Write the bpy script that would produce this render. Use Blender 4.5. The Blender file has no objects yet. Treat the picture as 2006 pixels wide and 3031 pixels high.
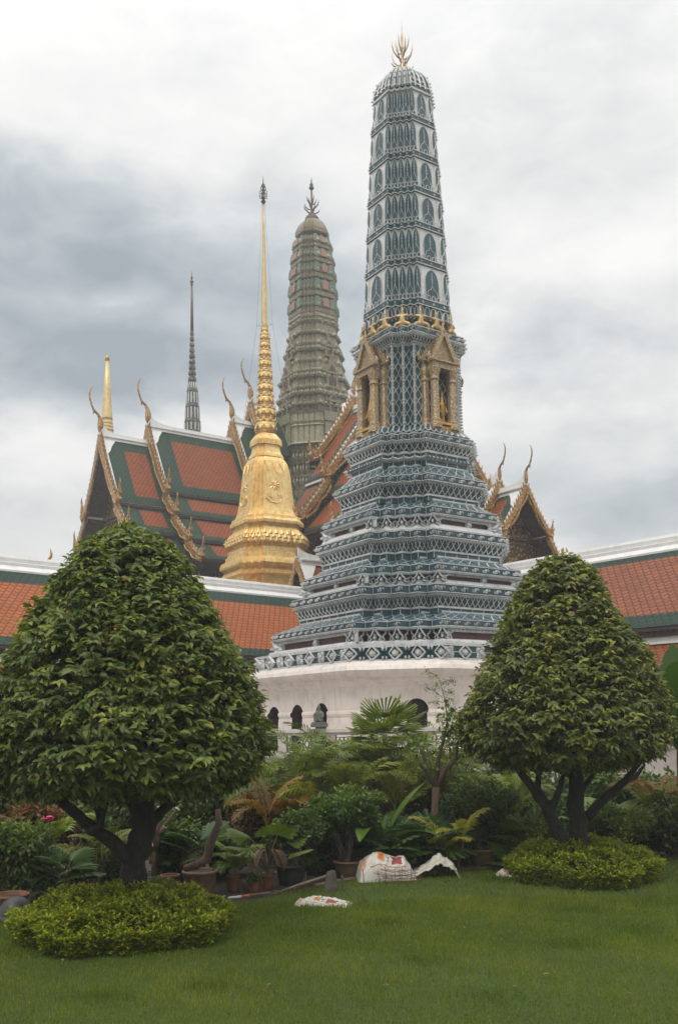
import bpy, bmesh, math, random
import numpy as np
from mathutils import Vector, Matrix

random.seed(7); rng = np.random.default_rng(7)
scene = bpy.context.scene
COL = scene.collection
R = math.radians

# ------------------------------------------------------------------ camera
FPX, PPY, CAM_H, PITCH, ROLL = 2800.0, 1939.0, 1.7, R(4.0), R(-0.9)      # focal length and optical centre in photo pixels (2006 x 3031)
CAM_M = Matrix.Rotation(math.pi/2 + PITCH, 3, 'X') @ Matrix.Rotation(ROLL, 3, 'Z')
cam_data = bpy.data.cameras.new('camera')
cam = bpy.data.objects.new('camera', cam_data); COL.objects.link(cam)
cam.matrix_world = Matrix.Translation((0, 0, CAM_H)) @ CAM_M.to_4x4()
cam_data.sensor_fit = 'VERTICAL'; cam_data.sensor_height = 24.0
cam_data.lens = FPX / 3031.0 * 24.0
cam_data.shift_y = (PPY - 1515.5) / 3031.0        # the photo is an upright crop: lens shifted up
cam_data.clip_start = 0.1; cam_data.clip_end = 3000
scene.camera = cam

# ------------------------------------------------------------------ sky, sun, exposure
SUN_EL, SUN_AZ = R(58), R(205)          # azimuth clockwise from +Y (behind the camera, to its left)
scene.view_settings.view_transform = 'Standard'; scene.view_settings.look = 'None'
scene.view_settings.gamma = 1.0; scene.view_settings.use_curve_mapping = False
scene.view_settings.exposure = 0.2
world = bpy.data.worlds.new('World'); scene.world = world; world.use_nodes = True

class NT:
    """small helper for node trees"""
    def __init__(s, tree): s.t = tree; s.n = tree.nodes; s.l = tree.links
    def new(s, typ, **kw):
        nd = s.n.new(typ)
        for k, v in kw.items():
            if k.startswith('i_'): continue
            setattr(nd, k, v)
        return nd
    def put(s, sock, v):
        if isinstance(v, bpy.types.NodeSocket): s.l.new(v, sock)
        else: sock.default_value = v
    def math(s, op, a, b=None, c=None, clamp=False):
        nd = s.n.new('ShaderNodeMath'); nd.operation = op; nd.use_clamp = clamp
        s.put(nd.inputs[0], a)
        if b is not None: s.put(nd.inputs[1], b)
        if c is not None: s.put(nd.inputs[2], c)
        return nd.outputs[0]
    def mix(s, f, a, b, typ='MIX'):
        nd = s.n.new('ShaderNodeMix'); nd.data_type = 'RGBA'; nd.blend_type = typ
        s.put(nd.inputs[0], f)
        s.put(nd.inputs[6], a if isinstance(a, bpy.types.NodeSocket) else (*a, 1)[:4])
        s.put(nd.inputs[7], b if isinstance(b, bpy.types.NodeSocket) else (*b, 1)[:4])
        return nd.outputs[2]
    def noise(s, vec, scale, detail=4, rough=.55, dist=0.0):
        nd = s.n.new('ShaderNodeTexNoise'); nd.inputs['Scale'].default_value = scale
        nd.inputs['Detail'].default_value = detail; nd.inputs['Roughness'].default_value = rough
        nd.inputs['Distortion'].default_value = dist
        if vec is not None: s.l.new(vec, nd.inputs['Vector'])
        return nd.outputs['Fac']
    def ramp(s, f, a, b, lo=0.0, hi=1.0):
        nd = s.n.new('ShaderNodeMapRange'); nd.interpolation_type = 'SMOOTHSTEP'
        s.put(nd.inputs[0], f); nd.inputs[1].default_value = a; nd.inputs[2].default_value = b
        nd.inputs[3].default_value = lo; nd.inputs[4].default_value = hi
        return nd.outputs[0]
    def coord(s, out='Object'):
        return s.n.new('ShaderNodeTexCoord').outputs[out]
    def mapping(s, vec, scale=(1, 1, 1), loc=(0, 0, 0)):
        nd = s.n.new('ShaderNodeMapping'); s.l.new(vec, nd.inputs['Vector'])
        nd.inputs['Scale'].default_value = scale; nd.inputs['Location'].default_value = loc
        return nd.outputs[0]
    def bump(s, h, strength=.5, dist=.02):
        nd = s.n.new('ShaderNodeBump'); nd.inputs['Strength'].default_value = strength
        nd.inputs['Distance'].default_value = dist; s.l.new(h, nd.inputs['Height'])
        return nd.outputs[0]

def pixel_dir(px, py):
    return (CAM_M @ Vector(((px-1003)/FPX, (PPY-py)/FPX, -1.0))).normalized()

def build_sky():
    w = NT(world.node_tree); w.n.clear()
    out = w.new('ShaderNodeOutputWorld'); bg = w.new('ShaderNodeBackground')
    sky = w.new('ShaderNodeTexSky'); sky.sky_type = 'NISHITA'; sky.sun_disc = False
    sky.sun_elevation = SUN_EL; sky.sun_rotation = SUN_AZ
    d = w.coord('Generated')
    sep = w.new('ShaderNodeSeparateXYZ'); w.l.new(d, sep.inputs[0])
    # cloud layer: direction projected on a flat ceiling
    zz = w.math('ADD', w.math('MAXIMUM', sep.outputs[2], 0.0), 0.42)
    comb = w.new('ShaderNodeCombineXYZ')
    w.l.new(w.math('DIVIDE', sep.outputs[0], zz), comb.inputs[0]); w.l.new(w.math('DIVIDE', sep.outputs[1], zz), comb.inputs[1])
    big = w.noise(comb.outputs[0], 1.5, 6, .5, .25)
    fine = w.noise(w.mapping(comb.outputs[0], (1, 1.1, 1), (4.2, 1.3, 0)), 4.2, 8, .55, .25)
    wob = w.noise(w.mapping(comb.outputs[0], (1, 1, 1), (9.1, 3.3, 0)), 2.6, 6, .55, .2)
    # banks of thicker cloud in chosen directions
    def bank(px, py, rx, ry, amt):
        c = pixel_dir(px, py); right = (CAM_M @ Vector((1, 0, 0))); up = c.cross(right).normalized() * -1
        right = up.cross(c).normalized() * -1
        def dot(v):
            nd = w.new('ShaderNodeVectorMath', operation='DOT_PRODUCT'); w.l.new(d, nd.inputs[0]); nd.inputs[1].default_value = v
            return nd.outputs['Value']
        a = w.math('DIVIDE', dot(right), rx*1.3); b = w.math('DIVIDE', dot(up), ry*1.3)
        q = w.math('ADD', w.math('MULTIPLY', a, a), w.math('MULTIPLY', b, b))
        q = w.math('ADD', q, w.math('MULTIPLY', w.math('SUBTRACT', wob, .5), 3.2))
        m = w.ramp(q, 1.5, 0.0)
        front = w.math('GREATER_THAN', dot(c), 0.0)
        return w.math('MULTIPLY', w.math('MULTIPLY', m, front), amt)
    azm = w.math('ARCTAN2', sep.outputs[0], sep.outputs[1]); el = w.math('ARCSINE', sep.outputs[2])
    lay = w.new('ShaderNodeCombineXYZ'); w.l.new(w.math('MULTIPLY', azm, 3.2), lay.inputs[0]); w.l.new(w.math('MULTIPLY', el, 11.0), lay.inputs[1])
    strat = w.noise(lay.outputs[0], 1.0, 6, .5, .3)
    puff = w.noise(w.mapping(lay.outputs[0], (2.2, 1.2, 1), (3, 7, 0)), 1.6, 8, .58, .35)
    dark = bank(200, 900, .34, .10, .48)
    for args in ((40, 600, .12, .06, .22), (60, 1130, .14, .045, .25), (600, 960, .16, .06, .2), (1760, 1430, .13, .05, .40), (1850, 1000, .13, .045, .22), (1650, 300, .13, .09, .16),
                 (120, 1560, .14, .05, .24), (1950, 1540, .07, .04, .24)):
        dark = w.math('ADD', dark, bank(*args))
    tex = w.math('ADD', w.math('MULTIPLY', w.math('SUBTRACT', strat, .5), .55), w.math('ADD', w.math('MULTIPLY', w.math('SUBTRACT', puff, .5), .62), w.math('MULTIPLY', w.math('SUBTRACT', fine, .5), .25)))
    tex = w.math('MULTIPLY', tex, w.math('ADD', .7, dark))
    m = w.math('ADD', dark, w.math('ADD', tex, .07), clamp=True)
    cr = w.new('ShaderNodeValToRGB'); w.l.new(m, cr.inputs[0])
    e = cr.color_ramp.elements
    e[0].position = 0.0; e[0].color = (.90, .895, .88, 1)
    e[1].position = 1.0; e[1].color = (.30, .35, .395, 1)
    x = e.new(.3); x.color = (.71, .725, .73, 1)
    x = e.new(.6); x.color = (.48, .53, .565, 1)
    # a veil of clear sky behind the cloud, mostly hidden
    skyc = w.mix(1.0, sky.outputs[0], (.12, .12, .12), 'MULTIPLY')
    cov = w.ramp(big, .12, .3, .9, 1.0)
    col = w.mix(cov, skyc, cr.outputs[0])
    # an overcast sky grows brighter towards the zenith
    w.l.new(col, bg.inputs[0]); w.l.new(w.ramp(sep.outputs[2], .55, 1.0, 1.0, 2.3), bg.inputs[1])
    w.l.new(bg.outputs[0], out.inputs[0])
build_sky()
sun_d = bpy.data.lights.new('sun', 'SUN'); sun_d.energy = 1.0; sun_d.angle = R(14); sun_d.color = (1, .93, .80)
sun = bpy.data.objects.new('sun', sun_d); COL.objects.link(sun)
sdir = Vector((math.sin(SUN_AZ)*math.cos(SUN_EL), math.cos(SUN_AZ)*math.cos(SUN_EL), math.sin(SUN_EL)))
sun.rotation_euler = sdir.to_track_quat('Z', 'Y').to_euler(); sun.location = sdir * 50

# ------------------------------------------------------------------ measuring helpers
CAMP = Vector((0, 0, CAM_H))
def at(px, py, Y):
    d = pixel_dir(px, py); return CAMP + d * (Y / d.y)
def ground(px, py, z=0.0):
    d = pixel_dir(px, py); return CAMP + d * ((z - CAM_H) / d.z)
def onplane(px, py, A, d):
    """pixel ray met with the vertical plane through A along d: (distance along d, height)"""
    r = pixel_dir(px, py); n = Vector((d[1], -d[0], 0))
    t = n.dot(Vector(A) - CAMP) / n.dot(r); p = CAMP + r * t
    return (p.x - A[0]) * d[0] + (p.y - A[1]) * d[1], p.z
def az(a): return (math.sin(R(a)), math.cos(R(a)))

# ------------------------------------------------------------------ object helpers
def tag(o, label=None, cat=None, group=None, kind=None):
    if label: o['label'] = label
    if cat: o['category'] = cat
    if group: o['group'] = group
    if kind: o['kind'] = kind
    return o
def empty(name, loc=(0, 0, 0), rz=0.0):
    o = bpy.data.objects.new(name, None); COL.objects.link(o); o.location = loc; o.rotation_euler = (0, 0, rz)
    o.empty_display_size = .2
    return o
def link(name, me, mats, parent=None, smooth=False):
    if not isinstance(mats, (list, tuple)): mats = [mats]
    for m in mats: me.materials.append(m)
    if smooth: me.polygons.foreach_set('use_smooth', [True] * len(me.polygons))
    o = bpy.data.objects.new(name, me); COL.objects.link(o)
    if parent is not None: o.parent = parent
    return o
def copy_tree(o, parent=None):
    c = o.copy(); COL.objects.link(c)
    if parent is not None: c.parent = parent
    for ch in list(o.children): copy_tree(ch, c)
    return c

class MB:
    def __init__(s): s.v = []; s.f = []; s.m = []; s.uv = []; s.hasuv = False
    def add(s, V, F, mi=0, uv=None):
        b = len(s.v); s.v.extend([tuple(p) for p in V])
        for i, f in enumerate(F):
            s.f.append(tuple(k + b for k in f)); s.m.append(mi)
            s.uv.append(uv[i] if uv else None)
        if uv: s.hasuv = True
    def quad(s, a, b, c, d, mi=0, uv=None): s.add([a, b, c, d], [(0, 1, 2, 3)], mi, [uv] if uv else None)
    def box(s, c, sz, mi=0, rz=0.0, M=None):
        x, y, z = sz[0]/2, sz[1]/2, sz[2]/2
        V = [Vector((sx*x, sy*y, sz_*z)) for sz_ in (-1, 1) for sx, sy in ((-1, -1), (1, -1), (1, 1), (-1, 1))]
        if M is not None: V = [M @ v for v in V]
        elif rz: V = [Matrix.Rotation(rz, 3, 'Z') @ v for v in V]
        c = Vector(c); V = [v + c for v in V]
        s.add(V, [(3, 2, 1, 0), (4, 5, 6, 7), (0, 1, 5, 4), (1, 2, 6, 5), (2, 3, 7, 6), (3, 0, 4, 7)], mi)
    def beam(s, p, q, w, h, mi=0, up=(0, 0, 1)):
        p, q = Vector(p), Vector(q); d = (q - p); L = d.length; d.normalize()
        u = Vector(up); sd = d.cross(u)
        if sd.length < 1e-5: sd = d.cross(Vector((1, 0, 0)))
        sd.normalize(); u = sd.cross(d)
        s.box((p + q) / 2, (L, w, h), mi, M=Matrix((d, sd, u)).transposed())
    def tube(s, pts, rad, n=6, mi=0, caps=True):
        pts = [Vector(p) for p in pts]
        if not isinstance(rad, (list, tuple)): rad = [rad] * len(pts)
        V = []; ref = None
        for i, p in enumerate(pts):
            t = (pts[min(i+1, len(pts)-1)] - pts[max(i-1, 0)])
            if t.length < 1e-7: t = Vector((0, 0, 1))
            t.normalize()
            if ref is None:
                ref = t.cross(Vector((0, 0, 1)))
                if ref.length < 1e-3: ref = t.cross(Vector((1, 0, 0)))
            ref = (ref - t * ref.dot(t)).normalized(); b = t.cross(ref)
            for k in range(n):
                a = 2*math.pi*k/n; V.append(p + (ref*math.cos(a) + b*math.sin(a)) * rad[i])
        F = [(i*n+k, i*n+(k+1) % n, (i+1)*n+(k+1) % n, (i+1)*n+k) for i in range(len(pts)-1) for k in range(n)]
        if caps: F += [tuple(range(n-1, -1, -1)), tuple((len(pts)-1)*n + k for k in range(n))]
        s.add(V, F, mi)
    def lathe(s, prof, n=16, c=(0, 0, 0), mi=0, caps=True, squash=1.0):
        V = [(c[0] + r*math.cos(2*math.pi*k/n), c[1] + squash*r*math.sin(2*math.pi*k/n), c[2] + z) for z, r in prof for k in range(n)]
        m = len(prof)
        F = [(i*n+k, i*n+(k+1) % n, (i+1)*n+(k+1) % n, (i+1)*n+k) for i in range(m-1) for k in range(n)]
        if caps: F += [tuple(range(n-1, -1, -1)), tuple((m-1)*n + k for k in range(n))]
        s.add(V, F, mi)
    def loft(s, rings, mi=0, caps=True):
        n = len(rings[0]); V = [p for r in rings for p in r]; m = len(rings)
        F = [(i*n+k, i*n+(k+1) % n, (i+1)*n+(k+1) % n, (i+1)*n+k) for i in range(m-1) for k in range(n)]
        if caps: F += [tuple(range(n-1, -1, -1)), tuple((m-1)*n + k for k in range(n))]
        s.add(V, F, mi)
    def prism(s, poly, fr, h0, h1, mi=0):
        """2D outline pushed from depth h0 to h1 through the frame fr(x, y, h)"""
        n = len(poly)
        V = [fr(x, y, h0) for x, y in poly] + [fr(x, y, h1) for x, y in poly]
        s.add(V, [tuple(range(n-1, -1, -1)), tuple(range(n, 2*n))] + [(k, (k+1) % n, n+(k+1) % n, n+k) for k in range(n)], mi)
    # relief motifs drawn in a frame fr(x, y, h)
    def petal(s, fr, cx, cy, ang, L, W, h, mi=0):
        ca, sa = math.cos(ang), math.sin(ang)
        o = [(0, 0), (.35*L, W*.5), (.7*L, W*.4), (L, 0), (.7*L, -W*.4), (.35*L, -W*.5)]
        V = [fr(cx + x*ca - y*sa, cy + x*sa + y*ca, 0) for x, y in o] + [fr(cx + .5*L*ca, cy + .5*L*sa, h)]
        s.add(V, [(k, (k+1) % 6, 6) for k in range(6)], mi)
    def dot(s, fr, cx, cy, r, h, mi=0, n=6):
        V = [fr(cx + r*math.cos(2*math.pi*k/n), cy + r*math.sin(2*math.pi*k/n), 0) for k in range(n)]
        V += [fr(cx + .6*r*math.cos(2*math.pi*k/n), cy + .6*r*math.sin(2*math.pi*k/n), h) for k in range(n)]
        s.add(V, [(k, (k+1) % n, n+(k+1) % n, n+k) for k in range(n)] + [tuple(range(n, 2*n))], mi)
    def stroke(s, fr, pts, w, h, mi=0, closed=False):
        n = len(pts); V = []
        for i, (x, y) in enumerate(pts):
            a = pts[(i-1) % n] if (closed or i > 0) else pts[i]; b = pts[(i+1) % n] if (closed or i < n-1) else pts[i]
            dx, dy = b[0]-a[0], b[1]-a[1]; l = math.hypot(dx, dy) or 1; nx, ny = -dy/l*w/2, dx/l*w/2
            V += [fr(x+nx, y+ny, 0), fr(x+nx*.6, y+ny*.6, h), fr(x-nx*.6, y-ny*.6, h), fr(x-nx, y-ny, 0)]
        F = []
        for i in range(n if closed else n-1):
            a, b = i*4, ((i+1) % n)*4
            F += [(a, b, b+1, a+1), (a+1, b+1, b+2, a+2), (a+2, b+2, b+3, a+3)]
        s.add(V, F, mi)
    def build(s, name, mats, parent=None, smooth=False):
        me = bpy.data.meshes.new(name); me.from_pydata(s.v, [], s.f)
        if s.hasuv:
            ul = me.uv_layers.new(name='UVMap'); arr = []
            for f, u in zip(s.f, s.uv):
                arr.extend(u if u else [(0, 0)] * len(f))
            ul.data.foreach_set('uv', [c for p in arr for c in p])
        me.polygons.foreach_set('material_index', s.m)
        me.update()
        return link(name, me, mats, parent, smooth)

def flat_frame(o, ex, ey, ez):
    o, ex, ey, ez = Vector(o), Vector(ex), Vector(ey), Vector(ez)
    return lambda x, y, h: o + ex*x + ey*y + ez*h

# ------------------------------------------------------------------ materials
def mat(name):
    m = bpy.data.materials.new(name); m.use_nodes = True; t = NT(m.node_tree); t.n.clear()
    o = t.new('ShaderNodeOutputMaterial'); b = t.new('ShaderNodeBsdfPrincipled'); t.l.new(b.outputs[0], o.inputs[0])
    t.b = b; t.o = o
    return m, t
def simple(name, c, c2=None, rough=.6, scale=6.0, metal=0.0, bump=0.0, bscale=30.0, spec=.5, detail=5):
    m, t = mat(name); co = t.coord()
    if c2 is None: c2 = tuple(x*.72 for x in c)
    f = t.ramp(t.noise(co, scale, detail, .6), .3, .7)
    t.l.new(t.mix(f, c2, c), t.b.inputs['Base Color'])
    t.b.inputs['Roughness'].default_value = rough; t.b.inputs['Metallic'].default_value = metal
    t.b.inputs['Specular IOR Level'].default_value = spec
    if bump: t.l.new(t.bump(t.noise(co, bscale, 5, .6), bump, .02), t.b.inputs['Normal'])
    return m
MT = {}
def glazed(name, c, c2, rough=.22):
    m, t = mat(name); co = t.coord()
    f = t.ramp(t.noise(co, 2.5, 4, .6), .3, .7); g = t.noise(co, 14, 3, .6)
    col = t.mix(f, c2, c); col = t.mix(t.ramp(g, .35, .75, 0, .35), col, tuple(x*1.6 for x in c))
    t.l.new(col, t.b.inputs['Base Color'])
    t.l.new(t.ramp(g, .3, .7, rough, rough+.2), t.b.inputs['Roughness'])
    t.l.new(t.bump(t.noise(co, 9, 3, .5), .25, .02), t.b.inputs['Normal'])
    return m
MT['blue'] = glazed('blue_glazed_tile', (.026, .078, .098), (.015, .048, .064), .32)
MT['blue_light'] = glazed('pale_blue_glazed_tile', (.07, .135, .16), (.05, .10, .125), .25)
def stucco(name, c, dirt, amount=.5, rough=.6):
    m, t = mat(name); co = t.coord()
    f = t.ramp(t.noise(co, 3.2, 6, .65), .42, .72, 0, amount)
    st = t.noise(t.mapping(co, (9, 9, .8)), 1.0, 5, .6)
    f2 = t.ramp(st, .5, .75, 0, amount*.8)
    col = t.mix(f, c, dirt); col = t.mix(f2, col, tuple(x*.75 for x in dirt))
    t.l.new(col, t.b.inputs['Base Color']); t.b.inputs['Roughness'].default_value = rough
    t.l.new(t.bump(t.noise(co, 40, 4, .6), .2, .01), t.b.inputs['Normal'])
    return m
MT['relief'] = stucco('white_glazed_relief', (.58, .595, .595), (.27, .28, .285), .6, .4)
MT['shaft_white'] = stucco('weathered_white_wall', (.66, .67, .665), (.38, .39, .395), .5, .5)
MT['base_white'] = stucco('cream_white_plaster', (.66, .60, .56), (.42, .37, .33), .55, .7)
MT['ridge_white'] = stucco('white_ridge_plaster', (.74, .74, .73), (.42, .42, .42), .3, .6)
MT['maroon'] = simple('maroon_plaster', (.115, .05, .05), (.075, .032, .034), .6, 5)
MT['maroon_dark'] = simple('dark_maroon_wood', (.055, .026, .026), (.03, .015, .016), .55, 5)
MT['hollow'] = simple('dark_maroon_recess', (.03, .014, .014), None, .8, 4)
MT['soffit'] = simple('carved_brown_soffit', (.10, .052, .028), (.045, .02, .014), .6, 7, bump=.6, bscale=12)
def goldleaf(name, c=(.90, .69, .33), c2=(.72, .47, .16), rough=.42, bs=18, metal=.8, streak=True):
    m, t = mat(name); co = t.coord()
    f = t.ramp(t.noise(co, 5, 5, .6), .3, .7)
    st = t.ramp(t.noise(t.mapping(co, (14, 14, 1.2)), 1.0, 5, .6), .45, .75, 0, .7 if streak else .1)
    col = t.mix(st, t.mix(f, c2, c), tuple(x*.8 for x in c2))
    t.l.new(col, t.b.inputs['Base Color']); t.b.inputs['Metallic'].default_value = metal
    t.l.new(t.ramp(t.noise(co, 22, 4, .6), .3, .7, rough-.06, rough+.16), t.b.inputs['Roughness'])
    t.l.new(t.bump(t.noise(co, bs, 4, .6), .35, .02), t.b.inputs['Normal'])
    return m
MT['gold'] = goldleaf('gold_leaf')
MT['gold_pale'] = goldleaf('pale_gold_leaf', (.74, .58, .29), (.62, .46, .2), .42, 12, .55)
MT['gold_trim'] = goldleaf('gilded_carving', (.62, .36, .08), (.30, .16, .035), .4, 30, .6, False)
MT['guard_gold'] = goldleaf('pale_gilt_figures', (.66, .47, .22), (.40, .26, .10), .45, 40, .5, False)
MT['bronze'] = simple('dark_gilt_bronze', (.16, .11, .05), (.07, .06, .04), .45, 8, .5)
MT['finial'] = goldleaf('weathered_gilt', (.60, .47, .30), (.42, .31, .18), .4, 10, .6)
def mosaic(name, cols, scale, base, rough=.3, bump=.6, metal=.3):
    m, t = mat(name); co = t.coord()
    v = t.new('ShaderNodeTexVoronoi'); v.inputs['Scale'].default_value = scale; t.l.new(co, v.inputs['Vector'])
    sep = t.new('ShaderNodeSeparateColor'); t.l.new(v.outputs['Color'], sep.inputs[0])
    cr = t.new('ShaderNodeValToRGB'); cr.color_ramp.interpolation = 'CONSTANT'; t.l.new(sep.outputs[0], cr.inputs[0])
    e = cr.color_ramp.elements
    e[0].position = 0; e[0].color = (*cols[0][1], 1); e[1].position = cols[1][0]; e[1].color = (*cols[1][1], 1)
    for p, c in cols[2:]:
        x = e.new(p); x.color = (*c, 1)
    edge = t.ramp(v.outputs['Distance'], .25, .55)
    t.l.new(t.mix(edge, cr.outputs[0], base), t.b.inputs['Base Color'])
    t.b.inputs['Roughness'].default_value = rough; t.b.inputs['Metallic'].default_value = metal
    t.l.new(t.bump(t.math('SUBTRACT', 1.0, v.outputs['Distance']), bump, .03), t.b.inputs['Normal'])
    return m
MT['porch'] = mosaic('gold_blue_glass_mosaic', [(0, (.62, .46, .22)), (.40, (.5, .34, .15)), (.52, (.05, .06, .30)), (.76, (.62, .60, .55)), (.92, (.34, .19, .10))], 34, (.38, .27, .13))
MT['porch_blue'] = mosaic('blue_gold_glass_mosaic', [(0, (.03, .04, .22)), (.5, (.06, .08, .3)), (.7, (.6, .42, .15)), (.88, (.6, .57, .5))], 26, (.42, .27, .09))
MT['pediment'] = mosaic('carved_gilt_pediment', [(0, (.36, .24, .09)), (.4, (.2, .12, .04)), (.6, (.5, .34, .12)), (.85, (.1, .09, .05))], 9, (.1, .06, .025), .4, .9)
MT['bargeboard'] = mosaic('gilt_glass_bargeboard', [(0, (.55, .33, .09)), (.6, (.36, .2, .06)), (.82, (.5, .48, .45))], 10, (.3, .16, .05), .35, .4)
MT['greenstone'] = mosaic('green_grey_mosaic', [(0, (.24, .21, .13)), (.4, (.31, .27, .17)), (.65, (.16, .16, .11)), (.85, (.42, .37, .25))], 9, (.20, .175, .11), .5, .8, .05)
MT['greenstone_pale'] = mosaic('pale_green_mosaic', [(0, (.36, .35, .23)), (.5, (.28, .28, .18)), (.8, (.44, .41, .29))], 14, (.24, .23, .14), .5, .5, .05)
MT['niche_green'] = mosaic('teal_green_mosaic', [(0, (.09, .16, .14)), (.5, (.14, .21, .17)), (.8, (.24, .25, .18))], 12, (.11, .15, .12), .4, .4, .05)
MT['niche_orange'] = mosaic('orange_mosaic', [(0, (.42, .20, .11)), (.6, (.33, .17, .10)), (.85, (.26, .2, .13))], 12, (.3, .15, .09), .45, .4, .05)
MT['band_dull'] = mosaic('dull_brown_green_mosaic', [(0, (.27, .16, .11)), (.4, (.17, .19, .13)), (.7, (.3, .27, .18)), (.88, (.32, .12, .08))], 9, (.2, .16, .10), .5, .6, .05)
MT['spire_dark'] = mosaic('dark_glass_spire_mosaic', [(0, (.10, .09, .05)), (.4, (.04, .06, .05)), (.65, (.2, .15, .06)), (.88, (.35, .34, .32))], 7, (.05, .05, .04), .35, .5, .2)
def roof_tiles(name, c, c2, w=.16, h=.11):
    m, t = mat(name)
    uv = t.coord('UV'); sep = t.new('ShaderNodeSeparateXYZ'); t.l.new(uv, sep.inputs[0])
    v = t.math('DIVIDE', sep.outputs[1], h); row = t.math('FLOOR', v); fv = t.math('FRACT', v)
    u = t.math('ADD', t.math('DIVIDE', sep.outputs[0], w), t.math('MULTIPLY', t.math('MODULO', row, 2.0), .5))
    fu = t.math('FRACT', u); cu = t.math('ABSOLUTE', t.math('SUBTRACT', fu, .5))
    edge = t.math('SUBTRACT', fv, t.math('MULTIPLY', t.math('MULTIPLY', cu, cu), 3.0))     # below 0: belongs to the tile under it
    gap = t.ramp(t.math('ABSOLUTE', edge), .05, .34, 1.0, 0.0)
    hgt = t.math('SUBTRACT', 1.0, t.math('FRACT', t.math('ADD', edge, 1.0)))
    cell = t.new('ShaderNodeCombineXYZ'); t.l.new(t.math('FLOOR', u), cell.inputs[0]); t.l.new(row, cell.inputs[1])
    wn = t.new('ShaderNodeTexWhiteNoise'); t.l.new(cell.outputs[0], wn.inputs['Vector'])
    f = t.math('ADD', t.math('MULTIPLY', wn.outputs['Value'], .75), t.math('MULTIPLY', t.noise(uv, .55, 5, .6), .5), clamp=True)
    col = t.mix(f, c2, c); col = t.mix(t.math('MULTIPLY', gap, .9), col, tuple(x*.18 for x in c2))
    stain = t.ramp(t.noise(t.mapping(uv, (1.6, .35, 1)), 1.0, 6, .65), .5, .75, 0, .45)
    col = t.mix(stain, col, tuple(x*.6 for x in c2))
    t.l.new(col, t.b.inputs['Base Color']); t.b.inputs['Roughness'].default_value = .55; t.b.inputs['Specular IOR Level'].default_value = .15
    t.l.new(t.bump(hgt, .6, .02), t.b.inputs['Normal'])
    return m
MT['tile_orange'] = roof_tiles('orange_roof_tile', (.40, .105, .020), (.28, .070, .014), .20, .15)
MT['tile_green'] = roof_tiles('green_roof_tile', (.013, .048, .027), (.007, .027, .017), .20, .15)
MT['tile_red_far'] = roof_tiles('red_brown_roof_tile', (.32, .082, .022), (.22, .056, .016), .2, .15)
MT['tile_green_far'] = roof_tiles('dark_green_roof_tile', (.024, .07, .038), (.014, .042, .026), .2, .15)
MT['tile_red_worn'] = roof_tiles('worn_red_roof_tile', (.30, .090, .036), (.19, .056, .024), .20, .15)
MT['stone'] = simple('grey_green_stone', (.17, .18, .15), (.09, .1, .08), .8, 9, bump=.4)
MT['block_green'] = simple('green_glazed_block', (.035, .085, .075), (.02, .05, .045), .3, 9)
MT['terracotta'] = simple('terracotta', (.20, .075, .035), (.11, .045, .025), .8, 9, bump=.3)
MT['brown_pot'] = simple('brown_glazed_clay', (.13, .085, .045), (.075, .05, .03), .45, 6, bump=.15)
MT['pot_rim'] = simple('reddish_clay_rim', (.19, .10, .06), (.11, .06, .04), .5, 6)
MT['black_pot'] = simple('black_clay', (.032, .034, .03), (.018, .019, .018), .5, 6, bump=.2)
MT['green_pot'] = simple('dark_green_plastic', (.015, .05, .045), (.01, .03, .03), .4, 6)
MT['soil'] = simple('potting_soil', (.045, .032, .022), (.02, .015, .01), .95, 25, bump=.8)
MT['wood'] = simple('grey_brown_wood', (.19, .14, .095), (.10, .075, .05), .75, 10, bump=.4)
MT['iron'] = simple('dull_iron', (.16, .14, .12), (.08, .065, .055), .55, 12, .3, bump=.3)
MT['rust'] = simple('rusty_wire', (.20, .075, .03), (.1, .04, .02), .8, 20)
MT['basin'] = simple('dark_grey_rubber', (.05, .052, .055), (.03, .031, .033), .5, 9, bump=.15)
MT['plastic_blue'] = simple('blue_plastic', (.03, .16, .38), (.02, .1, .25), .35, 30)
MT['plastic_white'] = simple('white_plastic', (.6, .6, .57), (.4, .4, .38), .45, 20)
MT['plastic_orange'] = simple('orange_plastic', (.5, .12, .04), (.35, .08, .03), .45, 20)
def bark(name, c, c2):
    m, t = mat(name); co = t.coord()
    n1 = t.noise(t.mapping(co, (9, 9, 2.5)), 2.2, 8, .7, .6)
    t.l.new(t.mix(t.ramp(n1, .3, .7), c2, c), t.b.inputs['Base Color']); t.b.inputs['Roughness'].default_value = .9
    t.l.new(t.bump(n1, 1.0, .05), t.b.inputs['Normal'])
    return m
MT['bark'] = bark('dark_bark', (.038, .032, .025), (.012, .010, .008))
MT['bark_pale'] = bark('pale_brown_bark', (.16, .105, .07), (.07, .045, .03))
MT['cut_wood'] = simple('fresh_cut_wood', (.5, .38, .24), (.35, .25, .15), .8, 12)
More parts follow.
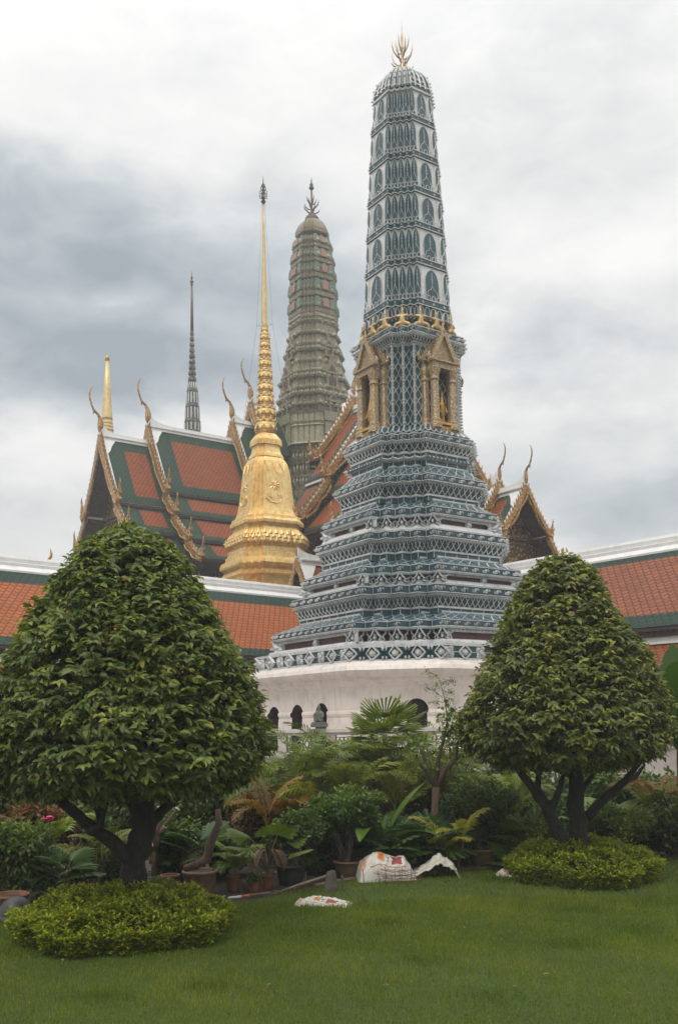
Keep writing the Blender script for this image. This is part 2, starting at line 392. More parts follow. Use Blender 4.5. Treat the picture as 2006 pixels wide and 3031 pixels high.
def foliage(name, dark, mid, young, rough=.42, trans=.35, red=None):
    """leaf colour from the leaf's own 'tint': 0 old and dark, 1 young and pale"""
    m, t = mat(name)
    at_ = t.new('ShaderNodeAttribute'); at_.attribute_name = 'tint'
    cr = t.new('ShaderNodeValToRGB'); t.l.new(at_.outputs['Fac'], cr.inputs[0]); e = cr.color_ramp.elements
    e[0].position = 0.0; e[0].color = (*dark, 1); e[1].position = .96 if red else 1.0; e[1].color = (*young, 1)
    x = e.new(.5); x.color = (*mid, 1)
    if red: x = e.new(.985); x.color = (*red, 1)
    t.l.new(cr.outputs[0], t.b.inputs['Base Color']); t.b.inputs['Roughness'].default_value = rough
    t.b.inputs['Specular IOR Level'].default_value = .35
    tr = t.new('ShaderNodeBsdfTranslucent'); t.l.new(t.mix(1.0, cr.outputs[0], (1.15, 1.2, .55), 'MULTIPLY'), tr.inputs[0])
    mx = t.new('ShaderNodeMixShader'); mx.inputs[0].default_value = trans
    t.l.new(t.b.outputs[0], mx.inputs[1]); t.l.new(tr.outputs[0], mx.inputs[2]); t.l.new(mx.outputs[0], t.o.inputs[0])
    return m
MT['leaf_topiary'] = foliage('topiary_leaf', (.046, .078, .014), (.098, .142, .025), (.28, .30, .05), .42, .35, (.17, .075, .03))
MT['leaf_topiary_olive'] = foliage('olive_topiary_leaf', (.054, .078, .016), (.112, .140, .025), (.31, .31, .05), .42, .35, (.17, .075, .03))
MT['leaf_hedge'] = foliage('golden_hedge_leaf', (.10, .145, .010), (.23, .28, .014), (.46, .47, .022), .45, .35)
MT['leaf_dark'] = foliage('dark_shrub_leaf', (.030, .060, .011), (.066, .114, .018), (.17, .23, .03), .45, .3)
MT['leaf_bright'] = foliage('bright_shrub_leaf', (.04, .08, .012), (.09, .15, .02), (.22, .28, .035), .45, .35)
MT['leaf_palm'] = foliage('palm_leaf', (.058, .10, .016), (.145, .20, .026), (.31, .35, .045), .4, .3)
MT['leaf_olive'] = foliage('olive_palm_leaf', (.08, .10, .014), (.17, .19, .024), (.34, .31, .04), .45, .35)
MT['leaf_orange'] = foliage('orange_dying_leaf', (.09, .06, .012), (.2, .11, .015), (.34, .17, .02), .5, .35)
MT['leaf_dead'] = foliage('dead_brown_leaf', (.07, .045, .028), (.14, .09, .055), (.27, .19, .13), .8, .2)
MT['leaf_fan'] = foliage('fan_palm_leaf', (.03, .07, .016), (.07, .135, .022), (.17, .26, .03), .35, .3)
MT['leaf_fan_lime'] = foliage('lime_fan_leaf', (.05, .09, .010), (.11, .165, .014), (.2, .26, .02), .35, .35)
MT['leaf_croton'] = foliage('red_croton_leaf', (.05, .05, .012), (.13, .075, .015), (.26, .07, .03), .45, .3)
MT['petal_pink'] = simple('pink_petal', (.6, .03, .12), (.45, .02, .08), .5, 20)
MT['petal_orange'] = simple('orange_petal', (.6, .16, .04), (.45, .1, .03), .5, 20)
MT['banana_stem'] = simple('banana_stem', (.11, .12, .03), (.06, .05, .02), .6, 7)
MT['twig'] = simple('grey_twig', (.12, .10, .075), (.06, .05, .04), .85, 12)
def sackmat():
    m, t = mat('printed_woven_plastic'); uv = t.coord('UV'); sep = t.new('ShaderNodeSeparateXYZ'); t.l.new(uv, sep.inputs[0])
    u, v = sep.outputs[0], sep.outputs[1]
    def rect(u0, u1, v0, v1):
        a = t.math('MULTIPLY', t.math('GREATER_THAN', u, u0), t.math('LESS_THAN', u, u1))
        return t.math('MULTIPLY', a, t.math('MULTIPLY', t.math('GREATER_THAN', v, v0), t.math('LESS_THAN', v, v1)))
    dirt = t.ramp(t.noise(uv, 5, 6, .65), .4, .75, 0, .7)
    col = t.mix(dirt, (.56, .54, .49), (.30, .27, .22))
    col = t.mix(rect(.58, .76, .14, .44), col, (.27, .05, .045))
    col = t.mix(rect(.34, .46, .16, .48), col, (.45, .24, .05))
    col = t.mix(rect(.365, .435, .21, .43), col, (.5, .08, .03))
    col = t.mix(rect(.05, .13, .1, .5), col, (.52, .30, .18))
    small = t.math('GREATER_THAN', t.noise(t.mapping(uv, (60, 18, 1)), 1.0, 2, .5), .56)
    col = t.mix(t.math('MULTIPLY', rect(.48, .57, .18, .44), small), col, (.05, .06, .12))
    col = t.mix(t.math('MULTIPLY', rect(.80, .92, .2, .7), small), col, (.3, .1, .08))
    col = t.mix(rect(.2, .8, .085, .10), col, (.34, .14, .08))
    t.l.new(col, t.b.inputs['Base Color']); t.b.inputs['Roughness'].default_value = .5
    wv = t.noise(t.mapping(uv, (90, 90, 1)), 1.0, 2, .5)
    t.l.new(t.bump(t.math('ADD', t.math('MULTIPLY', wv, .3), t.noise(uv, 9, 4, .6)), .5, .015), t.b.inputs['Normal'])
    return m
MT['sack'] = sackmat()

# ------------------------------------------------------------------ leaf clouds (one mesh of many real leaves)
LEAF_V = np.array([(0, 0, 0), (-.5, .35, .10), (0, .38, 0), (.5, .35, .10), (-.36, .72, .04), (0, .74, -.05), (.36, .72, .04), (0, 1, -.16)], float)
LEAF_F = [(0, 2, 1), (0, 3, 2), (1, 2, 5, 4), (2, 3, 6, 5), (4, 5, 7), (5, 6, 7)]
SIMPLE_V = np.array([(0, 0, 0), (-.5, .45, .08), (.5, .45, .08), (0, 1, -.1)], float)
SIMPLE_F = [(0, 2, 3), (0, 3, 1)]
BLADE_V = np.array([(-.5, 0, 0), (.5, 0, 0), (.3, .6, .06), (-.3, .6, .06), (0, 1, .25)], float)
BLADE_F = [(0, 1, 2, 3), (3, 2, 4)]
def norm(a): return a / np.maximum(np.linalg.norm(a, axis=1, keepdims=True), 1e-9)
def cloud(name, tv, tf, pos, ydir, zdir, length, width, tint, mat_, parent=None, smooth=False):
    pos = np.asarray(pos, float); N = len(pos); y = norm(np.asarray(ydir, float)); z = np.asarray(zdir, float)
    x = norm(np.cross(y, z)); z = np.cross(x, y)
    length = np.broadcast_to(length, (N,)); width = np.broadcast_to(width, (N,))
    V = (pos[:, None, :] + tv[None, :, 0:1]*width[:, None, None]*x[:, None, :] + tv[None, :, 1:2]*length[:, None, None]*y[:, None, :]
         + tv[None, :, 2:3]*length[:, None, None]*z[:, None, :]).reshape(-1, 3)
    return raw_mesh(name, V, [np.array(f) for f in tf], N, len(tv), np.repeat(np.broadcast_to(tint, (N,)), len(tv)), mat_, parent, smooth)
def raw_mesh(name, V, tf, N, k, tint, mat_, parent, smooth=False):
    lt = np.array([len(f) for f in tf]); flat = np.concatenate(tf)
    loops = (np.arange(N)[:, None]*k + flat[None, :]).ravel(); tot = np.tile(lt, N)
    start = np.concatenate([[0], np.cumsum(tot)[:-1]])
    me = bpy.data.meshes.new(name); me.vertices.add(len(V)); me.loops.add(len(loops)); me.polygons.add(len(tot))
    me.vertices.foreach_set('co', V.astype(np.float32).ravel()); me.loops.foreach_set('vertex_index', loops.astype(np.int32))
    me.polygons.foreach_set('loop_start', start.astype(np.int32)); me.polygons.foreach_set('loop_total', tot.astype(np.int32))
    at_ = me.attributes.new('tint', 'FLOAT', 'POINT'); at_.data.foreach_set('value', np.asarray(tint, np.float32))
    me.update(calc_edges=True)
    return link(name, me, mat_, parent, smooth)
class Strips:
    """collects free-form leaf blades (quads) with a tint, for fronds and big leaves"""
    def __init__(s): s.v = []; s.f = []; s.t = []
    def add(s, V, F, tint):
        b = len(s.v); s.v.extend([tuple(p) for p in V]); s.f.extend([tuple(i+b for i in f) for f in F]); s.t.extend([tint]*len(V))
    def build(s, name, mat_, parent=None, smooth=False):
        me = bpy.data.meshes.new(name); me.from_pydata(s.v, [], s.f)
        a = me.attributes.new('tint', 'FLOAT', 'POINT'); a.data.foreach_set('value', np.asarray(s.t, np.float32)); me.update()
        return link(name, me, mat_, parent, smooth)

# ------------------------------------------------------------------ ground, lawn, planting bed
def build_ground():
    m, t = mat('earth_and_paving'); co = t.coord()
    n1 = t.noise(co, 3.0, 7, .65); n2 = t.noise(co, 22, 6, .7)
    col = t.mix(t.ramp(n1, .35, .65), (.035, .026, .018), (.065, .05, .037)); col = t.mix(t.ramp(n2, .5, .7, 0, .7), col, (.10, .07, .045))
    t.l.new(col, t.b.inputs['Base Color']); t.b.inputs['Roughness'].default_value = .95
    t.l.new(t.bump(n2, 1.0, .04), t.b.inputs['Normal'])
    b = MB(); S = 300
    b.quad((-S, -S, 0), (S, -S, 0), (S, S, 0), (-S, S, 0))
    tag(b.build('ground', m), kind='structure')
    m, t = mat('lawn_turf'); co = t.coord()
    n1 = t.noise(co, .9, 6, .6); n2 = t.noise(co, 60, 4, .7); n3 = t.noise(co, 7, 5, .65)
    col = t.mix(t.ramp(n1, .3, .7), (.050, .084, .008), (.082, .128, .011)); col = t.mix(t.ramp(n2, .35, .7, 0, .6), col, (.042, .066, .008))
    col = t.mix(t.ramp(n3, .6, .8, 0, .4), col, (.07, .085, .025))
    t.l.new(col, t.b.inputs['Base Color']); t.b.inputs['Roughness'].default_value = .9
    t.l.new(t.bump(n2, 1.0, .03), t.b.inputs['Normal'])
    edge_px = [(-700, 2760), (0, 2738), (300, 2716), (640, 2692), (760, 2668), (870, 2642), (985, 2618), (1180, 2588), (1340, 2570), (1500, 2556), (1760, 2530), (1960, 2512), (2300, 2478)]
    E = [ground(*p) for p in edge_px]
    global LAWN_EDGE; LAWN_EDGE = E
    b = MB(); L = [(-40, E[0].y-3, .012)] + [(p.x, p.y, .012) for p in E] + [(40, E[-1].y+6, .012), (40, -30, .012), (-40, -30, .012)]
    b.add(L, [tuple(range(len(L)-1, -1, -1))])
    tag(b.build('lawn', m), kind='structure')
    # grass blades of the part of the lawn the camera stands on
    def ylim(x):
        return np.interp(x, [p.x for p in E], [p.y for p in E])
    P, = [np.zeros((0, 2))]
    bands = [(3.6, 7, 120000), (7, 9, 90000), (9, 15.5, 90000)]
    for y0, y1, n in bands:
        n = int(n*1.6); y = rng.uniform(y0, y1, n); x = rng.uniform(-1.0, 1.0, n) * (.38*y + 2.2)
        k = y < ylim(x) + rng.normal(0, .04, n); P = np.vstack([P, np.stack([x[k], y[k]], 1)])
    # taller weedy tufts here and there
    tuft = []
    for tx, ty in [tuple(ground(px_, py_))[:2] for px_, py_ in ((1720, 2700), (1480, 2610), (1455, 2960), (1700, 2800), (880, 2770), (1130, 2740), (620, 2930), (1880, 2760), (300, 2960), (1260, 2850))]:
        tuft.append(np.column_stack([rng.normal(tx, .11, 260), rng.normal(ty, .09, 260)]))
    n_reg = len(P); P = np.vstack([P]+tuft)
    N = len(P)
    pos = np.column_stack([P, np.full(N, .01)])
    a = rng.uniform(0, 2*np.pi, N); lean = rng.uniform(.1, .9, N)
    yd = np.column_stack([np.cos(a)*lean, np.sin(a)*lean, np.ones(N)]); zd = np.column_stack([-np.cos(a), -np.sin(a), lean])
    patch = .5 + .25*np.sin(P[:, 0]*2.1+1) * np.cos(P[:, 1]*1.7) + .2*np.sin(P[:, 0]*5.3+P[:, 1]*3.1) + .3*np.sin(P[:, 0]*1.1-P[:, 1]*.9+2)*np.sin(P[:, 1]*2.3+P[:, 0]*.7) + .2*np.sin(P[:, 0]*11+P[:, 1]*4)*np.sin(P[:, 1]*9-P[:, 0]*6)
    tint = np.clip(patch*.5 + rng.normal(.22, .16, N), 0, 1)
    ln = rng.uniform(.014, .028, N) * (.75 + .7*np.clip(patch, 0, 1.2)) * (1 + (rng.random(N) < .02)*.9) * (1 + .4*(P[:, 1] > 8.5))
    ln[n_reg:] *= 2.0; tint[n_reg:] *= .35
    g = foliage('grass_blade', (.072, .118, .009), (.130, .190, .013), (.26, .27, .04), .55, .35)
    o = cloud('grass', BLADE_V, BLADE_F, pos, yd, zd, ln, rng.uniform(.0035, .006, N) * (1 + .5*(P[:, 1] > 7)), tint, g)
    tag(o, 'short green mown grass covering the lawn', 'grass', kind='stuff')
    n = 46; y = rng.uniform(5.6, 10.5, n); x = rng.uniform(-.35, .35, n)*y; a = rng.uniform(0, 6.28, n); yd = np.column_stack([np.cos(a), np.sin(a), rng.uniform(-.1, .3, n)])
    o = cloud('fallen_leaves', LEAF_V, LEAF_F, np.column_stack([x, y, np.full(n, .035)]), yd, np.tile((0, 0, 1.0), (n, 1)), rng.uniform(.025, .06, n), rng.uniform(.015, .03, n), rng.uniform(.2, 1, n), MT['leaf_dead'])
    tag(o, 'few small dry leaves lying on the open lawn', 'leaf litter', kind='stuff')
    # fallen leaves on the bed under the pots
    n = 900; y = rng.uniform(8.6, 12.5, n); x = rng.uniform(-.4, .4, n)*y
    k = y > ylim(x) - .05; x, y = x[k], y[k]; n = len(x)
    a = rng.uniform(0, 6.28, n); yd = np.column_stack([np.cos(a), np.sin(a), rng.uniform(-.2, .5, n)])
    o = cloud('leaf_litter', LEAF_V, LEAF_F, np.column_stack([x, y, np.full(n, .012)]), yd, np.tile((0, 0, 1.0), (n, 1)), rng.uniform(.05, .12, n), rng.uniform(.025, .05, n), rng.uniform(0, 1, n), MT['leaf_dead'])
    tag(o, 'dry brown leaves scattered over the bare earth below the pots', 'leaf litter', kind='stuff')
build_ground()

# ------------------------------------------------------------------ redented (indented-corner) towers
class Redent:
    """plan with n convex points per corner; profile rows (z, a, s): half width a, step s"""
    def __init__(s, rows, n):
        s.rows = sorted(rows); s.n = n; s.E = 4*(2*n-1)
    def as_(s, z):
        r = s.rows
        if z <= r[0][0]: return r[0][1:]
        for p, q in zip(r, r[1:]):
            if z <= q[0]:
                t = (z-p[0])/max(q[0]-p[0], 1e-9); return (p[1]+(q[1]-p[1])*t, p[2]+(q[2]-p[2])*t)
        return r[-1][1:]
    @staticmethod
    def plan(a, s_, n):
        b = a-(n-1)*s_; q = []
        for i in range(n):
            q.append((a-i*s_, b+i*s_))
            if i < n-1: q.append((a-(i+1)*s_, b+i*s_))
        P = []
        for k in range(4):
            c, d = ((1, 0), (0, 1), (-1, 0), (0, -1))[k]
            P += [(x*c-y*d, x*d+y*c) for x, y in q]
        return P
    def ring(s, z, off=0.0):
        a, st = s.as_(z); return [(x, y, z) for x, y in s.plan(a+off, st, s.n)]
    def elen(s, e, z):
        P = s.ring(z); p, q = P[e % s.E], P[(e+1) % s.E]; return math.hypot(p[0]-q[0], p[1]-q[1])
    def frame(s, e, u0, z0, lift=0.0):
        """frame on edge e, centre u0 metres from its start, height z0"""
        def fr(x, y, h):
            z = z0+y; P = s.ring(z, lift+h); p, q = P[e % s.E], P[(e+1) % s.E]
            L = max(s.elen(e, z0), 1e-6); t = (u0+x)/L
            return (p[0]+(q[0]-p[0])*t, p[1]+(q[1]-p[1])*t, z)
        return fr
    def vframe(s, v, z0, lift=0.0):
        """frame folded round the vertex v"""
        E = s.E
        def fr(x, y, h):
            z = z0+y; P = s.ring(z, lift+h); o = P[v % E]; q = P[(v+1) % E] if x >= 0 else P[(v-1) % E]
            L = math.hypot(q[0]-o[0], q[1]-o[1]) or 1; t = abs(x)/L
            return (o[0]+(q[0]-o[0])*t, o[1]+(q[1]-o[1])*t, z)
        return fr
    def faces(s): return [q*(2*s.n-1) + 2*s.n-2 for q in range(4)]                # the four broad faces
    def convex(s, q): return [q*(2*s.n-1) + 2*i for i in range(s.n)]
    def concave(s, q): return [q*(2*s.n-1) + 2*i+1 for i in range(s.n-1)]
def loft_rows(b, rows, n, mi=0, caps=True):
    b.loft([[(x, y, z) for x, y in Redent.plan(a, s_, n)] for z, a, s_ in rows], mi, caps)

def rosette(b, fr, r, h, leaves=True, mi=0):
    for k in range(5):
        b.petal(fr, 0, 0, R(90+72*k), r*.62, r*.5, h, mi)
    b.dot(fr, 0, 0, r*.17, h*1.4, mi)
    if leaves:
        b.petal(fr, -r*.55, -r*.15, R(200), r*.75, r*.5, h, mi); b.petal(fr, -r*.9, -r*.25, R(115), r*.55, r*.36, h, mi)
        b.petal(fr, r*.55, r*.2, R(15), r*.75, r*.5, h, mi); b.petal(fr, r*.95, r*.3, R(-65), r*.55, r*.36, h, mi)
        b.stroke(fr, [(-r*1.2, r*.0), (-r*.8, -r*.5), (-r*.2, -r*.55), (r*.25, r*.5), (r*.8, r*.55), (r*1.2, r*.05)], r*.13, h*.6, mi)
def ogee(w, h, k=7):
    """pointed arch outline, from bottom left over the tip to bottom right"""
    L = []
    for i in range(k):
        t = i/(k-1); L.append((-w/2*(1-t**2.2)**.62, h*(.55+.45*t)))
    pts = [(-w/2, 0)] + L + [(-x, y) for x, y in L[-2::-1]] + [(w/2, 0)]
    return pts

def build_blue_prang():
    X0, Y0, TH = 1.85, 23.0, R(34)
    root = empty('stepped_tower', (X0, Y0, 0), TH)
    tag(root, 'tall dark blue tiled tower with white ceramic flowers and gilded porches at its neck', 'tower')
    SC = Y0/FPX
    def zz(py, a, s_, n, px=1185):
        b_ = a-(n-1)*s_; r = (a+b_)/math.sqrt(2)
        return at(px, py, Y0 - r*.98).z
    blue, wht = MT['blue'], MT['relief']
    def near_edges(rd):      # edges that face the viewer's half of the tower
        out = []
        P = rd.ring(rd.rows[0][0])
        for e in range(rd.E):
            p, q = P[e], P[(e+1) % rd.E]; nx, ny = q[1]-p[1], -(q[0]-p[0]); l = math.hypot(nx, ny) or 1; nx, ny = nx/l, ny/l
            wy = nx*math.sin(TH)+ny*math.cos(TH)
            if wy < .45: out.append(e)
        return out
    # ---- one stepped tier: list of (kind, y_top, y_bottom, a_top, a_bottom, s)
    def tier(label, parts, n=5):
        blk, rel, rec = MB(), MB(), MB()
        N = n
        for kind, yt, yb, a1, a0, s_ in parts:
            z1, z0 = zz(yt, a1, s_, n), zz(yb, a0, s_, n)
            rd = Redent([(z0, a0, s_), (z1, a1, s_)], n); H = z1-z0; ne = set(near_edges(rd)); face = set(rd.faces())
            if kind == 'floral':
                loft_rows(blk, [(z0, a0, s_), (z1, a1, s_)], n)
                for zc in (z0+.02, z1-.02):
                    loft_rows(rel, [(zc-.010, a0+.012, s_), (zc+.010, a0+.012, s_)], n)
                for e in ne:
                    L = rd.elen(e, (z0+z1)/2)
                    if e in face:
                        m = max(1, round(L/(H*1.6)))
                        for k in range(m):
                            rosette(rel, rd.frame(e, L*(k+.5)/m, (z0+z1)/2, .004), H*.39, .03)
                for q in range(4):
                    for v in rd.convex(q):
                        if v in ne or (v-1) % rd.E in ne: rosette(rel, rd.vframe(v, (z0+z1)/2, .012), min(H*.40, s_*.8), .035)
                    for v in rd.concave(q):
                        if v in ne: rel.stroke(rd.vframe(v, (z0+z1)/2, .004), [(.012, -H*.45), (.012, H*.45)], .025, .02)
            elif kind == 'beads':
                loft_rows(rel, [(z0, a0, s_), (z0+H*.3, a0+.012, s_), (z1-H*.15, a1+.012, s_), (z1, a1, s_)], n)
                for e in ne:
                    L = rd.elen(e, z1); m = max(1, int(L/.085))
                    for k in range(m): rel.dot(rd.frame(e, L*(k+.5)/m, (z0+z1)/2, .03), 0, 0, .024, .025, 0, 5)
            elif kind == 'lattice':
                loft_rows(blk, [(z0, a0, s_), (z1, a1, s_)], n)
                for e in ne:
                    L = rd.elen(e, (z0+z1)/2); m = max(1, round(L/(H*.72))); w = L/m
                    fr = rd.frame(e, 0, z0, .012)
                    for k in range(m):
                        rel.stroke(fr, [(k*w, 0), ((k+.5)*w, H*.52), ((k+.85)*w, H)], .020, .012)
                        rel.stroke(fr, [((k+1)*w, 0), ((k+.5)*w, H*.52), ((k+.15)*w, H)], .020, .012)
            elif kind == 'fillet':
                loft_rows(rel, [(z0, a0, s_), (z1-.02, a1, s_), (z1, a1-.02, s_)], n)
            elif kind == 'wall':
                loft_rows(blk, [(z0, a0, s_), (z1, a1, s_)], n)
                for e in ne:
                    L = rd.elen(e, z0); m = max(1, round(L/.34)); fr = rd.frame(e, 0, z0, .002)
                    for k in range(m+1):
                        rel.stroke(fr, [(L*k/m, 0), (L*k/m, H)], .018, .012)
            elif kind == 'slope':
                loft_rows(blk, [(z0, a0, s_), (z1, a1, s_)], n)
                loft_rows(rel, [(z1-.012, a1, s_), (z1+.035, a1, s_)], n)
                for e in ne:
                    L = rd.elen(e, z0); m = max(1, round(L/.30)); w = L/m; fr = rd.frame(e, 0, z0, .008)
                    for k in range(m):
                        rel.stroke(fr, [(k*w, H*.95), ((k+.35)*w, H*.75), ((k+.55)*w, H*.2), ((k+1)*w, H*.02)], .018, .01)
                        rel.stroke(fr, [((k+.05)*w, H*.1), ((k+.5)*w, H*.5), ((k+1)*w, H*.85)], .015, .01)
            elif kind == 'scallop':
                loft_rows(blk, [(z0, a0, s_), ((z0+z1)/2, (a0+a1)/2+.05, s_), (z1, a1, s_)], n)
                for e in ne:
                    L = rd.elen(e, z0); m = max(1, round(L/.17)); w = L/m; fr = rd.frame(e, 0, z0, .045)
                    for k in range(m):
                        rel.stroke(fr, [((k+.5)*w+w*.5*math.cos(a_), H*.5+H*.45*math.sin(a_)) for a_ in [i*math.pi/4 for i in range(8)]], .03, .03, 0, True)
            elif kind == 'torus':
                loft_rows(rel, [(z0, a0-.05, s_), (z0+H*.2, a0+.02, s_), (z0+H*.5, a0+.06, s_), (z0+H*.8, a0+.02, s_), (z1, a0-.05, s_)], n)
                for e in ne:
                    L = rd.elen(e, z0); m = max(1, round(L/.11)); w = L/m; fr = rd.frame(e, 0, z0, .052)
                    if e in face:
                        for k in range(m):
                            blk.stroke(fr, [((k+.2)*w, H*.22), ((k+.8)*w, H*.5), ((k+.4)*w, H*.78)], .05, .012)
                for q in range(4):
                    for v in rd.convex(q):
                        if v in ne or (v-1) % rd.E in ne: rosette(rel, rd.vframe(v, (z0+z1)/2, .07), H*.5, .05, False)
            elif kind == 'niches':
                ra = a0-.12
                loft_rows(rec, [(z0, ra, s_), (z1, ra, s_)], n)
                rr = Redent([(z0, ra, s_), (z1, ra, s_)], n); rn = set(near_edges(rr))
                for e in rr.faces():
                    if e not in rn: continue
                    L = rd.elen(e, z0)
                    # white frames round the long red panels
                    for u0, u1, v0, v1 in ((.06, L-.06, H*.66, H), (.06, .2, 0, H), (L-.2, L-.06, 0, H), (L/2-.05, L/2+.05, 0, H*.7)):
                        f0 = rr.frame(e, 0, z0, 0.0)
                        rel.prism([(u0, v0), (u1, v0), (u1, v1), (u0, v1)], f0, .0, .09)
                    m = max(2, int(L/.1)); f1 = rr.frame(e, 0, z0, .09)
                    for k in range(m): rel.dot(f1, L*(k+.5)/m, H*.8, .025, .02, 0, 5)
                    for uu in (L/2,):
                        rosette(rel, rr.frame(e, uu, z0+H*.3, .09), H*.3, .05, False); rel.petal(rr.frame(e, uu, z0+H*.55, .09), 0, 0, R(90), H*.5, .1, .05)
                for q in range(4):
                    for v in rr.convex(q):
                        if not (v in rn or (v-1) % rr.E in rn): continue
                        fr = rd.vframe(v, z0, -.05)
                        bw = min(s_*.5, .14)
                        blk.prism([(-bw, H*.0), (bw, H*.0), (bw, H), (-bw, H)], fr, -.02, .02)
                        for sg in (-1, 1):
                            rel.stroke(fr, [(sg*bw*1.5, 0), (sg*bw*.85, H*.16), (sg*bw*1.15, H*.36), (sg*bw*.6, H*.6), (sg*bw*.16, H*.95)], .05, .09)
                            rel.petal(fr, sg*bw*.3, H*.06, R(90-sg*62), bw*1.6, .07, .11); rel.petal(fr, 0, H*.3, R(90-sg*22), H*.42, .06, .11)
                            rel.stroke(fr, [(sg*bw*1.5, H*.02), (sg*bw*1.75, H*.2), (sg*bw*1.5, H*.5), (sg*bw*1.95, H*.62), (sg*bw*2.1, H*.95)], .04, .05)
                        rel.dot(fr, 0, H*.3, .05, .12); rel.petal(fr, 0, H*.75, R(90), H*.4, .1, .12)
                loft_rows(rel, [(z0-.02, ra+.1, s_), (z0+.03, ra+.1, s_)], n)
                loft_rows(rel, [(z1-.03, ra+.15, s_), (z1+.01, ra+.17, s_)], n)
            elif kind == 'frieze':
                loft_rows(blk, [(z0, a0, s_), (z1, a1, s_)], n)
                for zc in (z0+.03, z1-.03): loft_rows(rel, [(zc-.03, a0+.03, s_), (zc+.03, a0+.03, s_)], n)
                def lozenge(fr, w, h):
                    rel.stroke(fr, [(0, -h), (w*.55, -h*.35), (w*.8, 0), (w*.55, h*.35), (0, h), (-w*.55, h*.35), (-w*.8, 0), (-w*.55, -h*.35)], .05, .05, 0, True)
                    for k in range(4): rel.petal(fr, 0, 0, R(90*k), h*.55 if k % 2 else w*.5, .13, .05)
                    rel.dot(fr, 0, 0, .06, .07)
                def cross(fr, w, h):
                    for k in range(4):
                        ang = R(45+90*k); rel.petal(fr, .03*math.cos(ang), .03*math.sin(ang), ang, h*.8, .13, .05)
                        rel.petal(fr, h*.5*math.cos(ang), h*.5*math.sin(ang), ang+R(50), h*.55, .16, .05)
                    rel.dot(fr, 0, 0, .07, .07)
                for e in ne:
                    L = rd.elen(e, z0)
                    if e in face:
                        m = max(2, round(L/.42))
                        for k in range(m):
                            fr = rd.frame(e, L*(k+.5)/m, (z0+z1)/2, .004)
                            (lozenge if k % 2 else cross)(fr, .21, H*.4)
                        rel.stroke(rd.frame(e, 0, (z0+z1)/2, .002), [(0, 0), (L, 0)], .014, .012)
                for q in range(4):
                    for v in rd.convex(q):
                        if v in ne or (v-1) % rd.E in ne: lozenge(rd.vframe(v, (z0+z1)/2, .01), min(.24, s_*.75), H*.4)
                    for v in rd.concave(q):
                        if v in ne:
                            fr = rd.vframe(v, (z0+z1)/2, .03)
                            for sx in (-1, 1):
                                for sy in (-1, 1): rel.petal(fr, sx*.03, sy*.05, R(90*sy-sx*sy*25), H*.28, .08, .04)
        o = blk.build('tier', blue, root); 
        rel.build('ceramic_relief', wht, o)
        if rec.v: rec.build('recess_wall', MT['hollow'] if False else MT['maroon'], o)
        return o
    # tiers, from the plinth up (pixel rows read at the front corner)
    tier('frieze', [('frieze', 1905, 1958, 3.28, 3.28, .335)])
    tier('t4', [('floral', 1833, 1858, 3.0, 3.0, .335), ('niches', 1858, 1897, 3.0, 3.0, .335), ('fillet', 1895, 1906, 3.08, 3.1, .335)])
    tier('t3', [('floral', 1728, 1757, 2.58, 2.58, .28), ('beads', 1756, 1766, 2.55, 2.53, .28), ('lattice', 1766, 1796, 2.53, 2.47, .285), ('fillet', 1795, 1802, 2.49, 2.49, .29), ('wall', 1802, 1818, 2.465, 2.465, .29), ('slope', 1816, 1834, 2.50, 2.96, .32)])
    tier('t3a', [('floral', 1668, 1695, 2.4, 2.4, .29), ('niches', 1695, 1722, 2.42, 2.42, .29), ('fillet', 1720, 1729, 2.4, 2.42, .29)])
    tier('t2', [('floral', 1566, 1592, 2.1, 2.1, .25), ('beads', 1591, 1600, 2.08, 2.06, .25), ('lattice', 1600, 1630, 2.06, 2.0, .25), ('fillet', 1629, 1636, 2.015, 2.015, .25), ('wall', 1636, 1655, 1.99, 1.99, .25), ('slope', 1654, 1670, 2.03, 2.36, .28)])
    tier('t2a', [('floral', 1499, 1526, 1.95, 1.95, .245), ('niches', 1526, 1556, 1.96, 1.96, .245), ('fillet', 1555, 1567, 1.98, 2.02, .245)])
    tier('t1', [('floral', 1401, 1426, 1.68, 1.68, .2), ('beads', 1425, 1433, 1.66, 1.63, .2), ('lattice', 1433, 1464, 1.635, 1.565, .2), ('fillet', 1463, 1470, 1.58, 1.58, .2), ('wall', 1470, 1486, 1.555, 1.555, .2), ('slope', 1485, 1501, 1.59, 1.92, .235)])
    tier('t0', [('floral', 1279, 1302, 1.46, 1.46, .18), ('beads', 1302, 1309, 1.45, 1.43, .18), ('lattice', 1309, 1334, 1.42, 1.36, .18), ('fillet', 1333, 1341, 1.375, 1.375, .18), ('wall', 1340, 1350, 1.345, 1.345, .18), ('torus', 1348, 1364, 1.37, 1.37, .18), ('wall', 1364, 1381, 1.345, 1.345, .18), ('slope', 1380, 1402, 1.38, 1.64, .19), ('scallop', 1257, 1281, 1.10, 1.4, .18)])
    # ---- white plinth (octagonal) with mouldings and arched niches
    def octo(a, c):     # chamfered square
        b_ = a-c; P = []
        for k in range(4):
            cc, d = ((1, 0), (0, 1), (-1, 0), (0, -1))[k]; P += [(x*cc-y*d, x*d+y*cc) for x, y in ((a, b_), (b_, a))]
        return P
    pl = MB(); ch = 4*.335
    ztop = zz(1957, 3.2, .335, 5); prof = [(2030, 0)]
    rows = []
    def prow(py, a):
        rows.append(([(x, y) for x, y in octo(a, ch)], at(1185, py, Y0-(2*a-ch)/math.sqrt(2)*.98).z))
    rows.append((octo(3.3, ch), ztop+.01))
